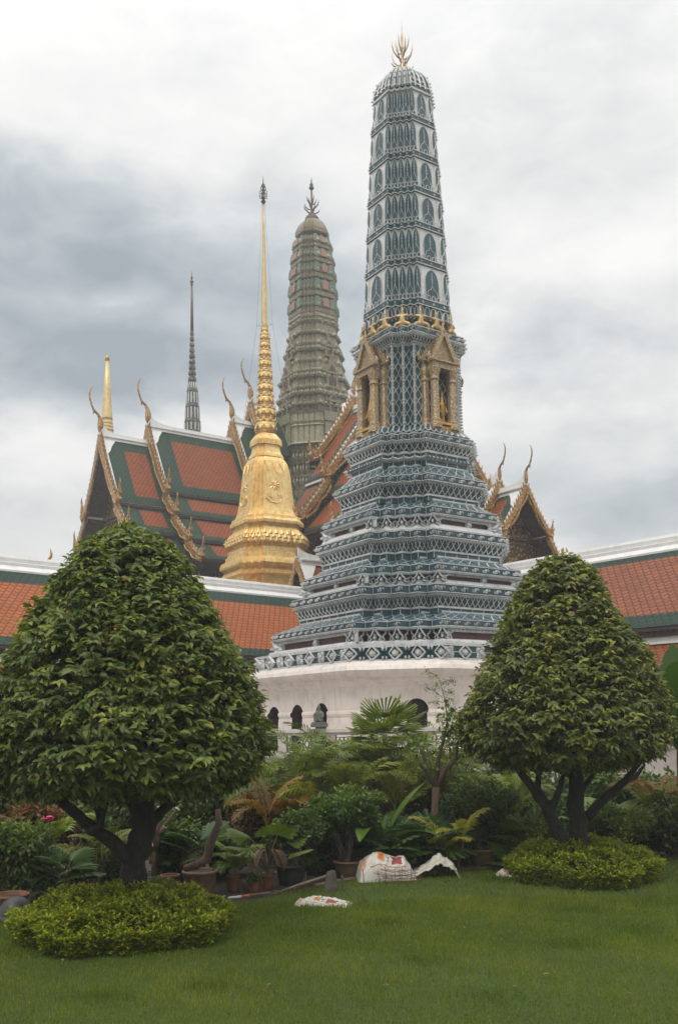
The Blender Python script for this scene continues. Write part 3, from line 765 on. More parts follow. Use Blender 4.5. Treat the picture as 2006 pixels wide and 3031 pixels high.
    for py, a in ((1960, 3.38), (1968, 3.47), (1980, 3.52), (1990, 3.49), (1998, 3.43), (2003, 3.37), (2012, 3.37), (2017, 3.31), (2024, 3.27), (2030, 3.23), (2100, 3.21), (2103, 3.245), (2110, 3.255), (2116, 3.24), (2120, 3.22), (2175, 3.25)): prow(py, a)
    rows.append((octo(3.27, ch), .3)); rows.append((octo(3.32, ch), -.05))
    pl.loft([[(x, y, z) for x, y in P] for P, z in reversed(rows)])
    po = pl.build('plinth', MT['base_white'], root)
    # arched niches: dark recess let into a proud frame; octagon edges: 1,3,5,7 are the broad faces
    za, zb = at(900, 2140, 27.5).z, at(900, 2100, 27.5).z
    def arch(e, t, w, h, z0):
        P = octo(3.21, ch); p, q = Vector((*P[e], 0)), Vector((*P[(e+1) % 8], 0)); ex = (q-p).normalized(); n_ = Vector((ex.y, -ex.x, 0))
        o = p+(q-p)*t; fr = flat_frame((o.x, o.y, z0), ex, (0, 0, 1), n_)
        pts = [(-w*.44, 0), (-w*.44, h-w*.62), (-w*.5, h-w*.56)] + [(w*.5*math.cos(a_), h-w*.5 + w*.5*math.sin(a_)) for a_ in [math.pi*(1-i/12) for i in range(13)]] + [(w*.5, h-w*.56), (w*.44, h-w*.62), (w*.44, 0)]
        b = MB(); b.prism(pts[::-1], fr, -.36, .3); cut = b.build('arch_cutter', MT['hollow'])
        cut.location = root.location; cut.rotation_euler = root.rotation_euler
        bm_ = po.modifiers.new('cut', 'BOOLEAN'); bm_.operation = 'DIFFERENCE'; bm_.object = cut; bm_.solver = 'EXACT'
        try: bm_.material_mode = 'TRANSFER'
        except Exception: pass
        bpy.context.view_layer.update()
        me = bpy.data.meshes.new_from_object(po.evaluated_get(bpy.context.evaluated_depsgraph_get())); po.modifiers.clear(); po.data = me
        bpy.data.objects.remove(cut)
    zA = at(880, 2185, 28.5).z
    for px in (812, 881, 952): pass
    # left-front face = edge 3 (normal at 180+35), front chamfer = edge 4, right-front face = edge 5
    P8 = octo(3.21, ch); ct, st_ = math.cos(TH), math.sin(TH)
    def face_t(e, px):
        p, q = P8[e], P8[(e+1) % 8]
        best = min(range(0, 101), key=lambda i: abs(((X0 + (p[0]+(q[0]-p[0])*i/100)*ct - (p[1]+(q[1]-p[1])*i/100)*st_)/(Y0 + (p[0]+(q[0]-p[0])*i/100)*st_ + (p[1]+(q[1]-p[1])*i/100)*ct)) - at(px, 2130, 1.0).x))
        t = best/100; Yq = Y0 + (p[0]+(q[0]-p[0])*t)*st_ + (p[1]+(q[1]-p[1])*t)*ct
        return t, Yq
    for px, ytop in ((812, 2092), (881, 2086), (952, 2081)):
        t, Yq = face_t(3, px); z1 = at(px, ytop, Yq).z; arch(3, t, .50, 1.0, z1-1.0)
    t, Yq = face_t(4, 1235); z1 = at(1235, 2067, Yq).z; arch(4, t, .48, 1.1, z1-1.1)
    # ---- neck
    nz0, nz1 = zz(1258, 1.02, .185, 3), zz(1012, 1.02, .185, 3)
    nb, nr = MB(), MB(); sN = .185
    rdN = Redent([(nz0, 1.03, sN), (nz1, 1.01, sN)], 3); loft_rows(nb, [(nz0, 1.03, sN), (nz1, 1.01, sN)], 3)
    H = nz1-nz0
    for e in near_edges(rdN):
        L = rdN.elen(e, nz0); m = max(1, round(L/.2)); w = L/m; k_ = round(H/.3); hh = H/k_; fr = rdN.frame(e, 0, nz0, .004)
        for i in range(m):
            for j in range(k_):
                nr.stroke(fr, [((i+.5)*w, j*hh), ((i+.93)*w, (j+.38)*hh), ((i+.93)*w, (j+.62)*hh), ((i+.5)*w, (j+1)*hh)], .022, .018)
                nr.stroke(fr, [((i+.5)*w, j*hh), ((i+.07)*w, (j+.38)*hh), ((i+.07)*w, (j+.62)*hh), ((i+.5)*w, (j+1)*hh)], .022, .018)
    for q in range(4):
        for v in rdN.convex(q):
            fr = rdN.vframe(v, nz0, .03)
            if not (v in near_edges(rdN) or (v-1) % rdN.E in near_edges(rdN)): continue
            nr.prism([(-.035, 0), (.035, 0), (.035, H), (-.035, H)], fr, -.02, .01)
            m = int(H/.075)
            for j in range(m): nr.dot(lambda x, y, h, fr=fr, j=j: fr(x, y+(j+.5)*H/m, h+.01), 0, 0, .034, .03, 0, 5)
    no = nb.build('neck', blue, root); nr.build('ceramic_relief', wht, no)
    tier('cornice', [('beads', 1010, 1021, 1.06, 1.03, .185), ('lattice', 990, 1010, 1.13, 1.05, .185), ('beads', 982, 990, 1.14, 1.13, .185), ('floral', 960, 982, 1.155, 1.155, .185)], 3)
    # ---- tapering shaft of six storeys
    S = [(945, .98, .128), (905, .975, .128), (783, .925, .124), (675, .885, .120), (571, .845, .116), (467, .80, .112), (360, .745, .106), (265, .665, .098)]
    n = 5
    for i in range(len(S)-1):
        (y0, a0, s0), (y1, a1, s1) = S[i], S[i+1]
        z0, z1 = zz(y0, a0, s0, n), zz(y1, a1, s1, n)
        b, rel, nic = MB(), MB(), MB()
        if i == 0:       # plain blue drum behind the guardians
            rd = Redent([(z0-.02, a0, s0), (z1, a1, s1)], n); loft_rows(b, [(z0-.2, a0, s0), (z1, a1, s1)], n)
            for e in near_edges(rd):
                L = rd.elen(e, z0); m = max(1, round(L/.2))
                for k in range(m): rel.stroke(rd.frame(e, L*(k+.5)/m, z0, .004), [(x, y*1.0) for x, y in ogee(L/m*.8, (z1-z0)*.95)], .022, .02)
            o = b.build('drum', blue, root); rel.build('ceramic_relief', wht, o); continue
        rd = Redent([(z0, a0, s0), (z1, a1, s1)], n); H = z1-z0; bh = H*.16
        loft_rows(b, [(z0+bh, *rd.as_(z0+bh)), (z1, a1, s1)], n)
        band = MB(); ab, sb = rd.as_(z0+bh/2); loft_rows(band, [(z0-.01, ab+.03, sb), (z0+bh, ab+.03, sb)], n)
        for zc in (z0+.012, z0+bh): loft_rows(rel, [(zc-.011, ab+.042, sb), (zc+.011, ab+.042, sb)], n)
        ne = set(near_edges(rd)); face = set(rd.faces()); fz = z0+bh+.02
        def niche(fr, w, h):
            P = ogee(w, h)
            # blue arch with a ridge, split at the fold
            half = [(x, y) for x, y in P if x <= 1e-6]
            left = half + [(0, 0)]; right = [(-x, y) for x, y in reversed(half)] + [(0, 0)]
            for poly in (left, right):
                nic.add([fr(x if abs(x) > 1e-6 else (1e-5 if poly is right else -1e-5), y, .014) for x, y in poly], [tuple(range(len(poly)))[::-1]])
            rel.stroke(fr, [(x*1.08, y*1.02) for x, y in P], .018, .02)
            rel.stroke(fr, [(-w*.45, h*.12), (-w*.33, h*.30), (-w*.12, h*.36), (0, h*.48)], .018, .025); rel.stroke(fr, [(w*.45, h*.12), (w*.33, h*.30), (w*.12, h*.36), (0, h*.48)], .018, .025)
            rel.stroke(fr, [(0, h*.48), (0, h*.9)], .012, .025)
            for yy in (.58, .68): rel.dot(fr, 0, h*yy, .024, .035, 0, 5)
            rel.petal(fr, 0, h*.72, R(90), h*.16, .04, .03)
        for q in range(4):
            for v in rd.convex(q):
                if v in ne or (v-1) % rd.E in ne: niche(rd.vframe(v, fz, .006), s0*1.7, H*.76)
        for e in face & ne:
            L = rd.elen(e, fz); w = min(.42, L*.42)
            niche(rd.frame(e, L/2, fz, .004), w, H*.74)
            for u in (L*.14, L*.86):
                rel.stroke(rd.frame(e, u, fz, .004), [(0, 0), (0, H*.78)], .02, .012)
        for e in ne:
            L = rd.elen(e, z0); m = max(1, round(L/.14))
            if e in face:
                for k in range(m):
                    rel.stroke(rd.frame(e, L*(k+.5)/m, z0+bh, .035), ogee(L/m*.62, H*.12, 4), .020, .012)
                for k in range(max(1, m//2)): rosette(rel, rd.frame(e, L*(k+.5)/max(1, m//2), z0+bh*.5, .035), bh*.36, .016, False)
            else:
                rel.stroke(rd.frame(e, L/2, z0+bh, .035), ogee(L*.7, H*.12, 4), .020, .012)
        for q in range(4):
            for v in rd.convex(q):
                if v in ne or (v-1) % rd.E in ne: rosette(rel, rd.vframe(v, z0+bh*.5, .04), bh*.38, .018, False)
        o = b.build('shaft_storey', MT['shaft_white'], root); band.build('blue_band', blue, o); nic.build('blue_niches', blue, o); rel.build('ceramic_relief', wht, o)
    # ---- ribbed cap
    y0, a0, s0 = S[-1]; z0 = zz(y0, a0, s0, n)
    zt = at(1190, 213, Y0).z; hh = zt-z0
    b, rel = MB(), MB()
    rows = []
    for k in range(9):
        t = k/8; f = math.sqrt(max(0, 1-(t*.985)**2.1))*.93+.07*(1-t); rows.append((z0+hh*t, max(.09, (a0+.03)*f), max(.012, s0*f)))
    loft_rows(b, rows, n); rd = Redent(rows, n); ne = near_edges(rd)
    loft_rows(rel, [(z0-.03, a0+.05, s0), (z0+.02, a0+.05, s0)], n); loft_rows(rel, [(z0+.14, a0+.035, s0), (z0+.17, a0+.03, s0)], n)
    for v in range(rd.E):
        if v in ne or (v-1) % rd.E in ne:
            rel.tube([rd.ring(z0+hh*t, .012)[v] for t in (.1, .25, .4, .55, .7, .82, .92, .99)], [.03, .03, .028, .026, .024, .02, .016, .01], 4)
    for q in rd.faces():
        if q in ne:
            for u in (.25, .5, .75):
                rel.tube([tuple(np.array(rd.ring(z0+hh*t, .012)[q])*(1-u)+np.array(rd.ring(z0+hh*t, .012)[(q+1) % rd.E])*u) for t in (.1, .25, .4, .55, .7, .82, .92)], [.028, .028, .026, .024, .02, .016, .01], 4)
                for t in (.3, .5): rel.dot(rd.frame(q, rd.elen(q, z0+hh*t)*(u-.12), z0+hh*t, .01), 0, 0, .035, .03)
    for q in range(4):
        for v in rd.convex(q):
            if v in ne or (v-1) % rd.E in ne:
                for t in (.05, .35, .55): rel.dot(rd.vframe(v, z0+hh*t, .035), 0, 0, .032, .03)
    o = b.build('cap', blue, root); rel.build('ceramic_relief', wht, o)
    # ---- trident finial
    trident(root, zt, at(1187, 92, Y0).z, at(1187, 62, Y0).z, .58, MT['finial'])
    # ---- guardians round the platform
    pz = zz(960, 1.3, .2, 3)
    g0 = guardian_mesh()
    spots = [(ang, rr) for ang, rr in ((215, 1.06), (190, 1.13), (238, 1.12), (260, 1.15), (282, 1.12), (305, 1.06), (330, 1.13), (166, 1.13))]
    first = None
    for ang, rr in spots:
        a_ = R(ang-35)
        if first is None:
            o = bpy.data.objects.new('guardian_figure', g0); COL.objects.link(o); first = o
        else:
            o = first.copy(); COL.objects.link(o)
        o.parent = root; o.scale = (.88, .88, .95); o.location = (rr*math.cos(a_), rr*math.sin(a_), pz); o.rotation_euler = (0, 0, a_+math.pi/2)
    # ---- porches on the four sides of the neck (two of them in view)
    for k, e in enumerate((180, 270, 0)):
        porch(root, R(e), 1.01, zz(1262, 1.2, .2, 3)+.0, at(1310, 1012, 22.2).z, at(1305, 985, 22.1).z)

def trident(root, z0, z1, ztip, spread, m):
    b = MB(); H = z1-z0
    b.lathe([(z0-.05, .12), (z0+.03, .09), (z0+.06, .11), (z0+.1, .06), (z0+.16, .09), (z0+.22, .04), (z0+H*.55, .026), (z0+H*.6, .045), (z0+H*.62, .022), (z0+H*.8, .034), (z0+H*.95, .022), (z1, .006)], 8)
    b.tube([(0, 0, z1-.02), (0, 0, ztip)], [.008, .003], 4)
    for lev, (zf, out, up) in enumerate(((.06, .50, .14), (.16, .5, .40), (.30, .47, .42), (.44, .34, .40))):
        for k in range(4):
            a = R(k*90 + (0 if lev % 2 == 0 else 45) - 20); r = spread*out
            P = [(.02, zf*H), (r*.45, zf*H+up*H*.10), (r*.82, zf*H+up*H*.38), (r*.98, zf*H+up*H*.72), (r*1.0, zf*H+up*H)]
            b.tube([(x*math.cos(a), x*math.sin(a), z0+z) for x, z in P], [.013, .02, .019, .012, .003], 5)
    return b.build('finial', m, root, True)

def skin_mesh(name, joints, bones, mats=None, sub=1):
    me = bpy.data.meshes.new(name); me.from_pydata([j[:3] for j in joints], bones, [])
    o = bpy.data.objects.new(name, me); COL.objects.link(o)
    md = o.modifiers.new('skin', 'SKIN'); md.use_smooth_shade = True
    for i, j in enumerate(joints):
        sv = me.skin_vertices[0].data[i]; r = j[3]; sv.radius = (r, r) if not isinstance(r, tuple) else r; sv.use_root = (i == 0)
    if sub:
        s2 = o.modifiers.new('sub', 'SUBSURF'); s2.levels = sub; s2.render_levels = sub
    dg = bpy.context.evaluated_depsgraph_get(); out = bpy.data.meshes.new_from_object(o.evaluated_get(dg)); out.name = name
    bpy.data.objects.remove(o)
    return out

def guardian_mesh():
    """squatting demon that holds up the shaft: arms spread, knees out, pointed crown"""
    J = [(0, 0, .17, .075), (0, -.01, .27, .085), (0, 0, .37, .065), (0, -.01, .43, .055), (0, -.02, .50, .045), (0, -.01, .56, .03), (0, 0, .66, .008),
         (-.12, -.04, .39, .04), (-.23, -.02, .36, .034), (-.28, .0, .42, .028), (.12, -.04, .39, .04), (.23, -.02, .36, .034), (.28, 0, .42, .028),
         (-.12, -.07, .18, .055), (-.21, -.08, .13, .045), (-.16, -.06, .03, .03), (-.2, -.12, .015, .028),
         (.12, -.07, .18, .055), (.21, -.08, .13, .045), (.16, -.06, .03, .03), (.2, -.12, .015, .028), (0, .06, .05, .03)]
    B = [(0, 1), (1, 2), (2, 3), (3, 4), (4, 5), (5, 6), (2, 7), (7, 8), (8, 9), (2, 10), (10, 11), (11, 12), (0, 13), (13, 14), (14, 15), (15, 16), (0, 17), (17, 18), (18, 19), (19, 20), (0, 21)]
    me = skin_mesh('guardian_figure', J, B)
    me.materials.clear(); me.materials.append(MT['guard_gold']); me.materials.append(MT['porch_blue']); me.materials.append(MT['greenstone_pale'])
    for p in me.polygons:
        c = p.center
        if .42 < c.z < .53: p.material_index = 2
        elif abs(c.x) > .15 and c.z > .3: p.material_index = 1
        elif .33 < c.z < .37: p.material_index = 1
        p.use_smooth = True
    return me

def porch(root, ang, r, z0, zg, ztop):
    """gilded porch on one face: local x along the face, y outward"""
    o = empty('porch', (r*math.cos(ang), r*math.sin(ang), z0), ang-math.pi/2); o.parent = root
    H = zg-z0; ch = H*.655; m = MT['porch']
    def col(x, y, w):
        b = MB()
        for zf, ww in ((0, 1.5), (.08, 1.45), (.1, 1.15), (.14, 1.2), (.16, 1.0), (.8, .92), (.82, 1.15), (.85, .95), (.87, 1.1), (.97, 1.5), (1.0, 1.5)): pass
        prof = [(0, .75), (.07, .78), (.1, .58), (.14, .62), (.17, .5), (.78, .46), (.8, .6), (.83, .48), (.86, .5), (.96, .72), (1.0, .74)]
        rings = [[(x+w*f*sx, y+w*f*sy, ch*t) for sx, sy in ((-1, -.6), (-.6, -1), (.6, -1), (1, -.6), (1, .6), (.6, 1), (-.6, 1), (-1, .6))] for t, f in prof]
        b.loft(rings); b.build('column', m, o)
    xs, yf, yb = .26, .27, .06
    for sx in (-1, 1):
        col(sx*xs, yf, .18); col(sx*(xs+.12), yb, .17)
    b = MB()
    b.box((0, .14, .0), (.80, .42, .12)); b.build('porch_base', MT['porch_blue'], o)
    b = MB(); b.box((0, .2, ch*.06+.04), (.4, .34, .06)); b.build('sill', MT['gold_trim'], o)
    b = MB()
    for y, w, zc in ((yf+.0, .72, ch+.06), (yb-.02, .92, ch+.09)):
        b.box((0, y, zc), (w, .2, .13)); b.box((0, y, zc+.083), (w+.05, .29, .04)); b.box((0, y, zc-.083), (w+.03, .27, .035))
    b.build('entablature', m, o)
    b = MB(); b.box((0, .0, ch*.5), (.4, .06, ch)); b.build('back_wall', MT['block_green'], o)
    for y, w, zb, zt in ((yf-.03, .37, ch+.15, ch+.15+H*.33), (yb-.08, .46, ch+.2, H+.06)):
        g = MB(); fr = flat_frame((0, y, 0), (1, 0, 0), (0, 0, 1), (0, 1, 0))
        g.prism([(-w*.86, zb), (w*.86, zb), (0, zt-.06)][::1], fr, -.05, .05)
        ped = g.build('pediment', m, o)
        rf = MB()
        for s in (-1, 1):
            P0, P1 = Vector((s*w, 0, zb-.0)), Vector((0, 0, zt)); d = P1-P0; nn = Vector((-d.z*-s, 0, d.x*-s)).normalized()
            rf.add([P0+Vector((0, y-.3, 0)), P1+Vector((0, y-.3, 0)), P1+Vector((0, y+.02, 0)), P0+Vector((0, y+.02, 0))], [(0, 1, 2, 3)])
        rf.build('porch_roof', MT['maroon'], ped)
        e = MB()
        for s in (-1, 1):
            e.beam((s*w*1.02, y+.07, zb), (0, y+.07, zt+.02), .1, .1)
            for k in range(9):
                t = (k+.5)/9; p = Vector((s*w*1.02*(1-t), y+.07, zb+(zt+.02-zb)*t)); q = p + Vector((s*.09, 0, .09))
                e.tube([p, p.lerp(q, .6)+Vector((0, 0, .01)), q], [.035, .025, .004], 4)
            e.tube([(s*w*.95, y+.07, zb), (s*(w+.07), y+.08, zb+.02), (s*(w+.1), y+.08, zb+.1), (s*(w+.06), y+.08, zb+.2)], [.05, .055, .04, .006], 5)
        e.lathe([(zt, .055), (zt+.05, .06), (zt+.09, .03), (zt+.3, .006)], 6, (0, y+.07, 0))
        e.build('bargeboard', m, ped)
    # standing figure in the opening
    J = [(0, 0, .34, .075), (0, 0, .5, .085), (0, 0, .58, .06), (0, 0, .64, .045), (0, -.005, .7, .05), (0, 0, .78, .03), (0, 0, .9, .006), (-.04, 0, .2, .05), (-.04, 0, .02, .035), (.04, 0, .2, .05), (.04, 0, .02, .035),
         (-.11, 0, .55, .035), (-.14, -.02, .42, .03), (-.1, -.09, .34, .024), (.11, 0, .55, .035), (.14, -.02, .42, .03), (.1, -.09, .34, .024)]
    B = [(0, 1), (1, 2), (2, 3), (3, 4), (4, 5), (5, 6), (0, 7), (7, 8), (0, 9), (9, 10), (2, 11), (11, 12), (12, 13), (2, 14), (14, 15), (15, 16)]
    me = skin_mesh('statue', [(x, -y, z, rr) for x, y, z, rr in J], B); me.materials.clear(); me.materials.append(MT['gold_trim'])
    s = bpy.data.objects.new('statue', me); COL.objects.link(s); s.parent = o; s.location = (0, .2, .09)
    s.scale = (.9, .9, .95)
build_blue_prang()

# ------------------------------------------------------------------ Thai roofs
def onslope(px, py, A, lat, zr, tanp):
    """pixel ray met with the roof slope that falls from the ridge at A towards lat: (distance out, height)"""
    r = pixel_dir(px, py); o = CAMP - Vector((A[0], A[1], zr))
    # z = -tanp * w   with w = dot(xy, lat)
    t = -(o.z + tanp*(o.x*lat[0]+o.y*lat[1])) / (r.z + tanp*(r.x*lat[0]+r.y*lat[1])); p = o + r*t
    return p.x*lat[0]+p.y*lat[1], p.z + zr
def roof_field(b, P00, P10, P11, P01, bu0, bu1, bv0, bv1, sag=0.0, nv=4, flip=False):
    """tiled slope: P0* at the top, P1* at the eave (first index v, second u); green borders, orange field. materials 0 orange, 1 green"""
    P00, P10, P11, P01 = map(Vector, (P00, P10, P11, P01))
    Lu = max((P01-P00).length, (P11-P10).length); Lv = (P10-P00).length
    us = sorted({0, min(bu0, Lu)/Lu, max(0, 1-bu1/Lu), 1}); vs = sorted({0, bv0/Lv, 1-bv1/Lv, 1} | {i/nv for i in range(nv+1)})
    nrm = (P10-P00).cross(P01-P00).normalized()
    if nrm.z < 0: nrm = -nrm
    def pt(u, v):
        a = P00.lerp(P01, u); c = P10.lerp(P11, u); return a.lerp(c, v) - nrm*sag*math.sin(math.pi*v)
    for i in range(len(us)-1):
        for j in range(len(vs)-1):
            um, vm = (us[i]+us[i+1])/2, (vs[j]+vs[j+1])/2
            green = um*Lu < bu0 or um*Lu > Lu-bu1 or vm*Lv < bv0 or vm*Lv > Lv-bv1
            q = [(us[i], vs[j]), (us[i], vs[j+1]), (us[i+1], vs[j+1]), (us[i+1], vs[j])]
            if flip: q = q[::-1]
            b.add([pt(*k) for k in q], [(0, 1, 2, 3)], 1 if green else 0, [[(k[0]*Lu, -k[1]*Lv) for k in q]])
def chofa(b, base, h, fwd):
    """slender horn at the tip of a gable: base point, height, forward direction (x, y)"""
    P = [(0, -.06, .05), (0, .04, .075), (.0, .16, .07), (.02, .27, .042), (.07, .36, .03), (.15, .42, .034), (.18, .46, .026), (.23, .58, .024), (.265, .7, .022), (.27, .82, .019), (.245, .92, .014), (.21, .985, .008), (.17, 1.0, .004)]
    b.tube([Vector(base)+Vector((fwd[0]*f*h, fwd[1]*f*h, z*h)) for f, z, r in P], [r*h for f, z, r in P], 6)
    b.tube([Vector(base)+Vector((fwd[0]*f*h, fwd[1]*f*h, z*h)) for f, z in ((.14, .41), (.18, .38), (.17, .33))], [.03*h, .02*h, .004*h], 5)
def hanghong(b, p, h, out, n=(0, 0, 0)):
    """flame finial at the low end of a bargeboard"""
    p = Vector(p); o = Vector(out)
    b.tube([p+o*f*h+Vector((0, 0, z*h)) for f, z in ((-.35, .22), (-.1, -.08), (.12, -.14), (.28, .05), (.24, .25), (.27, .5), (.36, .8), (.33, 1.0))], [r*h for r in (.09, .13, .14, .12, .075, .07, .045, .006)], 6)
    b.tube([p+o*f*h+Vector((0, 0, z*h)) for f, z in ((.2, .12), (.42, .3), (.46, .5))], [.06*h, .05*h, .006*h], 5)
    b.tube([p+o*f*h+Vector((0, 0, z*h)) for f, z in ((.05, .1), (.06, .36), (.1, .5))], [.06*h, .05*h, .006*h], 5)

def thai_hall(name, label, apex, azim, tiers, wall=None, ch=1.4, hh=.6, bw=.16, border=.5, tiles=('tile_red_far', 'tile_green_far'), sides=(1, -1), group=None, teeth=.22, over=.5, gable_back=.35, board='bargeboard'):
    """tiers: dict(x0, x1, zr, slopes=[(w_in, z_in, w_out, z_out)...]); local x runs back along the ridge"""
    d = az(azim); root = empty(name, (apex[0], apex[1], 0), math.atan2(d[1], d[0]))
    tag(root, label, 'temple hall' if name != 'gate_roof' else 'gate roof', group)
    root['category'] = 'gate roof' if name == 'gate_roof' else 'temple hall'
    tm = [MT[tiles[0]], MT[tiles[1]]]
    for ti, T in enumerate(tiers):
        x0, x1, zr = T['x0'], T['x1'], T['zr']; L = x1-x0
        rf, tr, so, bb, rg = MB(), MB(), MB(), MB(), MB()
        for si, (wi, zi, wo, zo) in enumerate(T['slopes']):
            for s in sides:
                xe = x0 + over*0
                roof_field(rf, (x0+.06, s*wi, zi), (x0+.06, s*wo, zo), (x1, s*wo, zo), (x1, s*wi, zi), border*1.15, border*.4 if ti < len(tiers)-1 else border, border*(.9 if si == 0 else .35), border*(.55 if si == 0 else .42), sag=0.0, nv=1, flip=(s > 0))
                # soffit, fascia, white ridge strip at the head of the lower slopes
                dd = .12+.06*abs(zo-zi); so.add([(x0+.1, s*wi, zi-dd), (x0+.1, s*wo, zo-.12), (x1, s*wo, zo-.12), (x1, s*wi, zi-dd)], [(0, 1, 2, 3)])
                so.beam((x0+.06, s*(wo-.02), zo-.09), (x1, s*(wo-.02), zo-.09), .1, .13)
                so.beam((x0+.2, s*(wo-.22), zo-.22), (x1, s*(wo-.22), zo-.22), .1, .18)
                if si > 0: tr.beam((x0+.1, s*(wi+.03), zi+.045), (x1, s*(wi+.03), zi+.045), .14, .1)
                tr.beam((x0+.1, s*wi, zi+.03), (x0+.1, s*wo, zo+.03), .12, .06)
                # bargeboard with its row of leaf blades
                a, c = Vector((x0, s*wi, zi+.02)), Vector((x0, s*(wo+.02), zo)); D = c-a; Ld = D.length; D.normalize(); nn = Vector((0, s*-D.z*s, D.y)) if False else Vector((0, -D.z, D.y))
                if nn.z < 0: nn = -nn
                m_ = max(4, int(Ld/.12)); pts = [a + D*Ld*i/m_ - nn*(.05*Ld*math.sin(math.pi*i/m_)*.6) for i in range(m_+1)]
                for p, q in zip(pts, pts[1:]): bb.beam(p, q+(q-p)*.05, bw*.75, bw, 0, nn)
                # wavy under-edge
                wv = [p - nn*(bw*.75 + bw*.45*abs(math.sin(2.2*math.pi*i/m_))) for i, p in enumerate(pts)]
                bb.tube([w_ + Vector((-bw*.2, 0, 0)) for w_ in wv[1:-1]], bw*.3, 5, 0)
                k_ = max(3, int(Ld/teeth))
                for k in range(k_):
                    t = (k+.6)/k_; p = a+D*Ld*t - nn*(.03*Ld*math.sin(math.pi*t)) + nn*bw*.5; up = (nn*.75 - D*.65).normalized()
                    bb.tube([p, p+up*teeth*.55, p+up*teeth*1.05+nn*teeth*.05], [teeth*.24, teeth*.2, .01], 4)
                hanghong(bb, c, hh*(1 if si == 0 else .9), (0, s, 0))
        # ridge with the rise to the horn
        n = 10; P = []
        for i in range(n+1):
            t = i/n; x = x0 + (x1-x0)*t**2 if L < 3 else x0 + min(L, 3.0)*t**2
            P.append((x, zr + .17 + ch*.26*math.exp(-t*t*3.2*3)))
        if L >= 3: P.append((x1, zr+.17))
        for (xa, za), (xb, zb) in zip(P, P[1:]):
            V = [(xa, -.13, zr-.18), (xa, .13, zr-.18), (xa, .085, za), (xa, -.085, za), (xb, -.13, zr-.18), (xb, .13, zr-.18), (xb, .085, zb), (xb, -.085, zb)]
            rg.add(V, [(0, 1, 2, 3), (7, 6, 5, 4), (1, 5, 6, 2), (3, 7, 4, 0), (2, 6, 7, 3)])
        w0 = T['slopes'][0]; sl = (w0[1]-w0[3])/(w0[2]-w0[0])
        for s in sides:      # white corner plate beside the horn
            rg.add([(x0+.08, s*.1, zr-.1*sl+.06), (x0+.08, s*.62, zr-.62*sl+.07), (x0+.3, s*.5, zr-.5*sl+.07), (x0+.45, s*.33, zr-.33*sl+.07), (x0+.75, s*.1, zr-.1*sl+.06)], [(0, 1, 2, 3, 4) if s < 0 else (4, 3, 2, 1, 0)])
        rg.beam((x0+.1, 0, zr-.02), (x1, 0, zr-.02), .34, .05)
        chofa(bb, (x0+.02, 0, zr+ch*.16), ch, (-1, 0))
        ro = rf.build('roof', tm, root); tr.build('white_edging', MT['ridge_white'], ro)
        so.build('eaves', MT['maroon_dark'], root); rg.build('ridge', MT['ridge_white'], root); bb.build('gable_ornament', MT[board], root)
        # pediment set back under the gable
        w_in, z_in, w_out, z_out = T['slopes'][-1]; g = MB(); xg = x0+gable_back
        fr = flat_frame((xg, 0, 0), (0, -1, 0), (0, 0, 1), (-1, 0, 0))
        poly = [(-x, z) for x, z in [(0, zr-.15)]]
        right = []
        for wi, zi, wo, zo in T['slopes']: right += [(wi, zi-.16), (wo-.12, zo-.14)]
        outl = [(x, z) for x, z in right] + [(-x, z) for x, z in right[::-1]]
        outl = [p for i, p in enumerate(outl) if i == 0 or (abs(p[0]-outl[i-1][0])+abs(p[1]-outl[i-1][1])) > 1e-4]
        g.prism(outl[::-1], fr, -.06, .0)
        wb, zb2 = T['slopes'][0][2], T['slopes'][0][3]
        g.box((xg-.06, 0, zb2-.12), (.12, 2*wb-.2, .16)); g.box((xg-.03, 0, zb2-.32), (.08, 2*wb-.2, .1))
        for s in (-1, 1): g.beam((xg-.03, s*wb*.86, zb2), (xg-.03, 0, zr-.75), .06, .1)
        # carved scrolls standing proud of the field
        r2 = random.Random(ti+5)
        for k in range(46):
            zc = zb2 + .08 + r2.random()*(zr-zb2-.6); hw = wb*(zr-zc-.35)/(zr-zb2)
            if hw > .1: g.dot(fr, r2.uniform(-hw, hw)*.8, zc, .05+r2.random()*.06, .05, 0, 5)
        g.build('pediment', MT['pediment'], root)
        if T['x0'] != tiers[-1]['x0'] or True:
            sf = MB()
            for s in sides:
                for wi, zi, wo, zo in T['slopes'][:2]:
                    dd = .15+.06*abs(zo-zi); sf.add([(x0+.07, s*wi, zi-dd), (x0+.07, s*wo, zo-.14), (xg, s*wo, zo-.14), (xg, s*wi, zi-dd)], [(0, 1, 2, 3)])
                    for k in range(1, 6):
                        p = Vector((0, s*(wi+(wo-wi)*k/6), zi+(zo-zi)*k/6-.15)); sf.beam(p+Vector((x0+.06, 0, 0)), p+Vector((xg, 0, 0)), .06, .06)
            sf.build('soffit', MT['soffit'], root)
    if wall:
        x0, x1, w, z0, z1, mname = wall; b = MB()
        b.box(((x0+x1)/2, 0, (z0+z1)/2), (x1-x0, 2*w, z1-z0)); b.build('wall', MT[mname], root)
        c = MB(); k = max(2, int((x1-x0)/1.6))
        for i in range(k+1):
            for s in sides: c.loft([[(x0+(x1-x0)*i/k+r*a, s*(w+.75)+r*b_, z) for a, b_ in ((-1, -1), (1, -1), (1, 1), (-1, 1))] for z, r in ((z0, .16), (z1-1.1, .14), (z1-1.0, .2), (z1-.6, .22), (z1-.5, .3))])
        c.build('column', MT['pediment'], root)
        be = MB()
        for i in range(k*2):
            for s in sides: be.lathe([(0, .01), (.02, .06), (.1, .05), (.14, .01), (.3, .005)], 6, (x0+(x1-x0)*(i+.5)/(k*2), s*(w+1.0), z1-.75))
        be.build('eave_bell', MT['gold'], root)
    return root

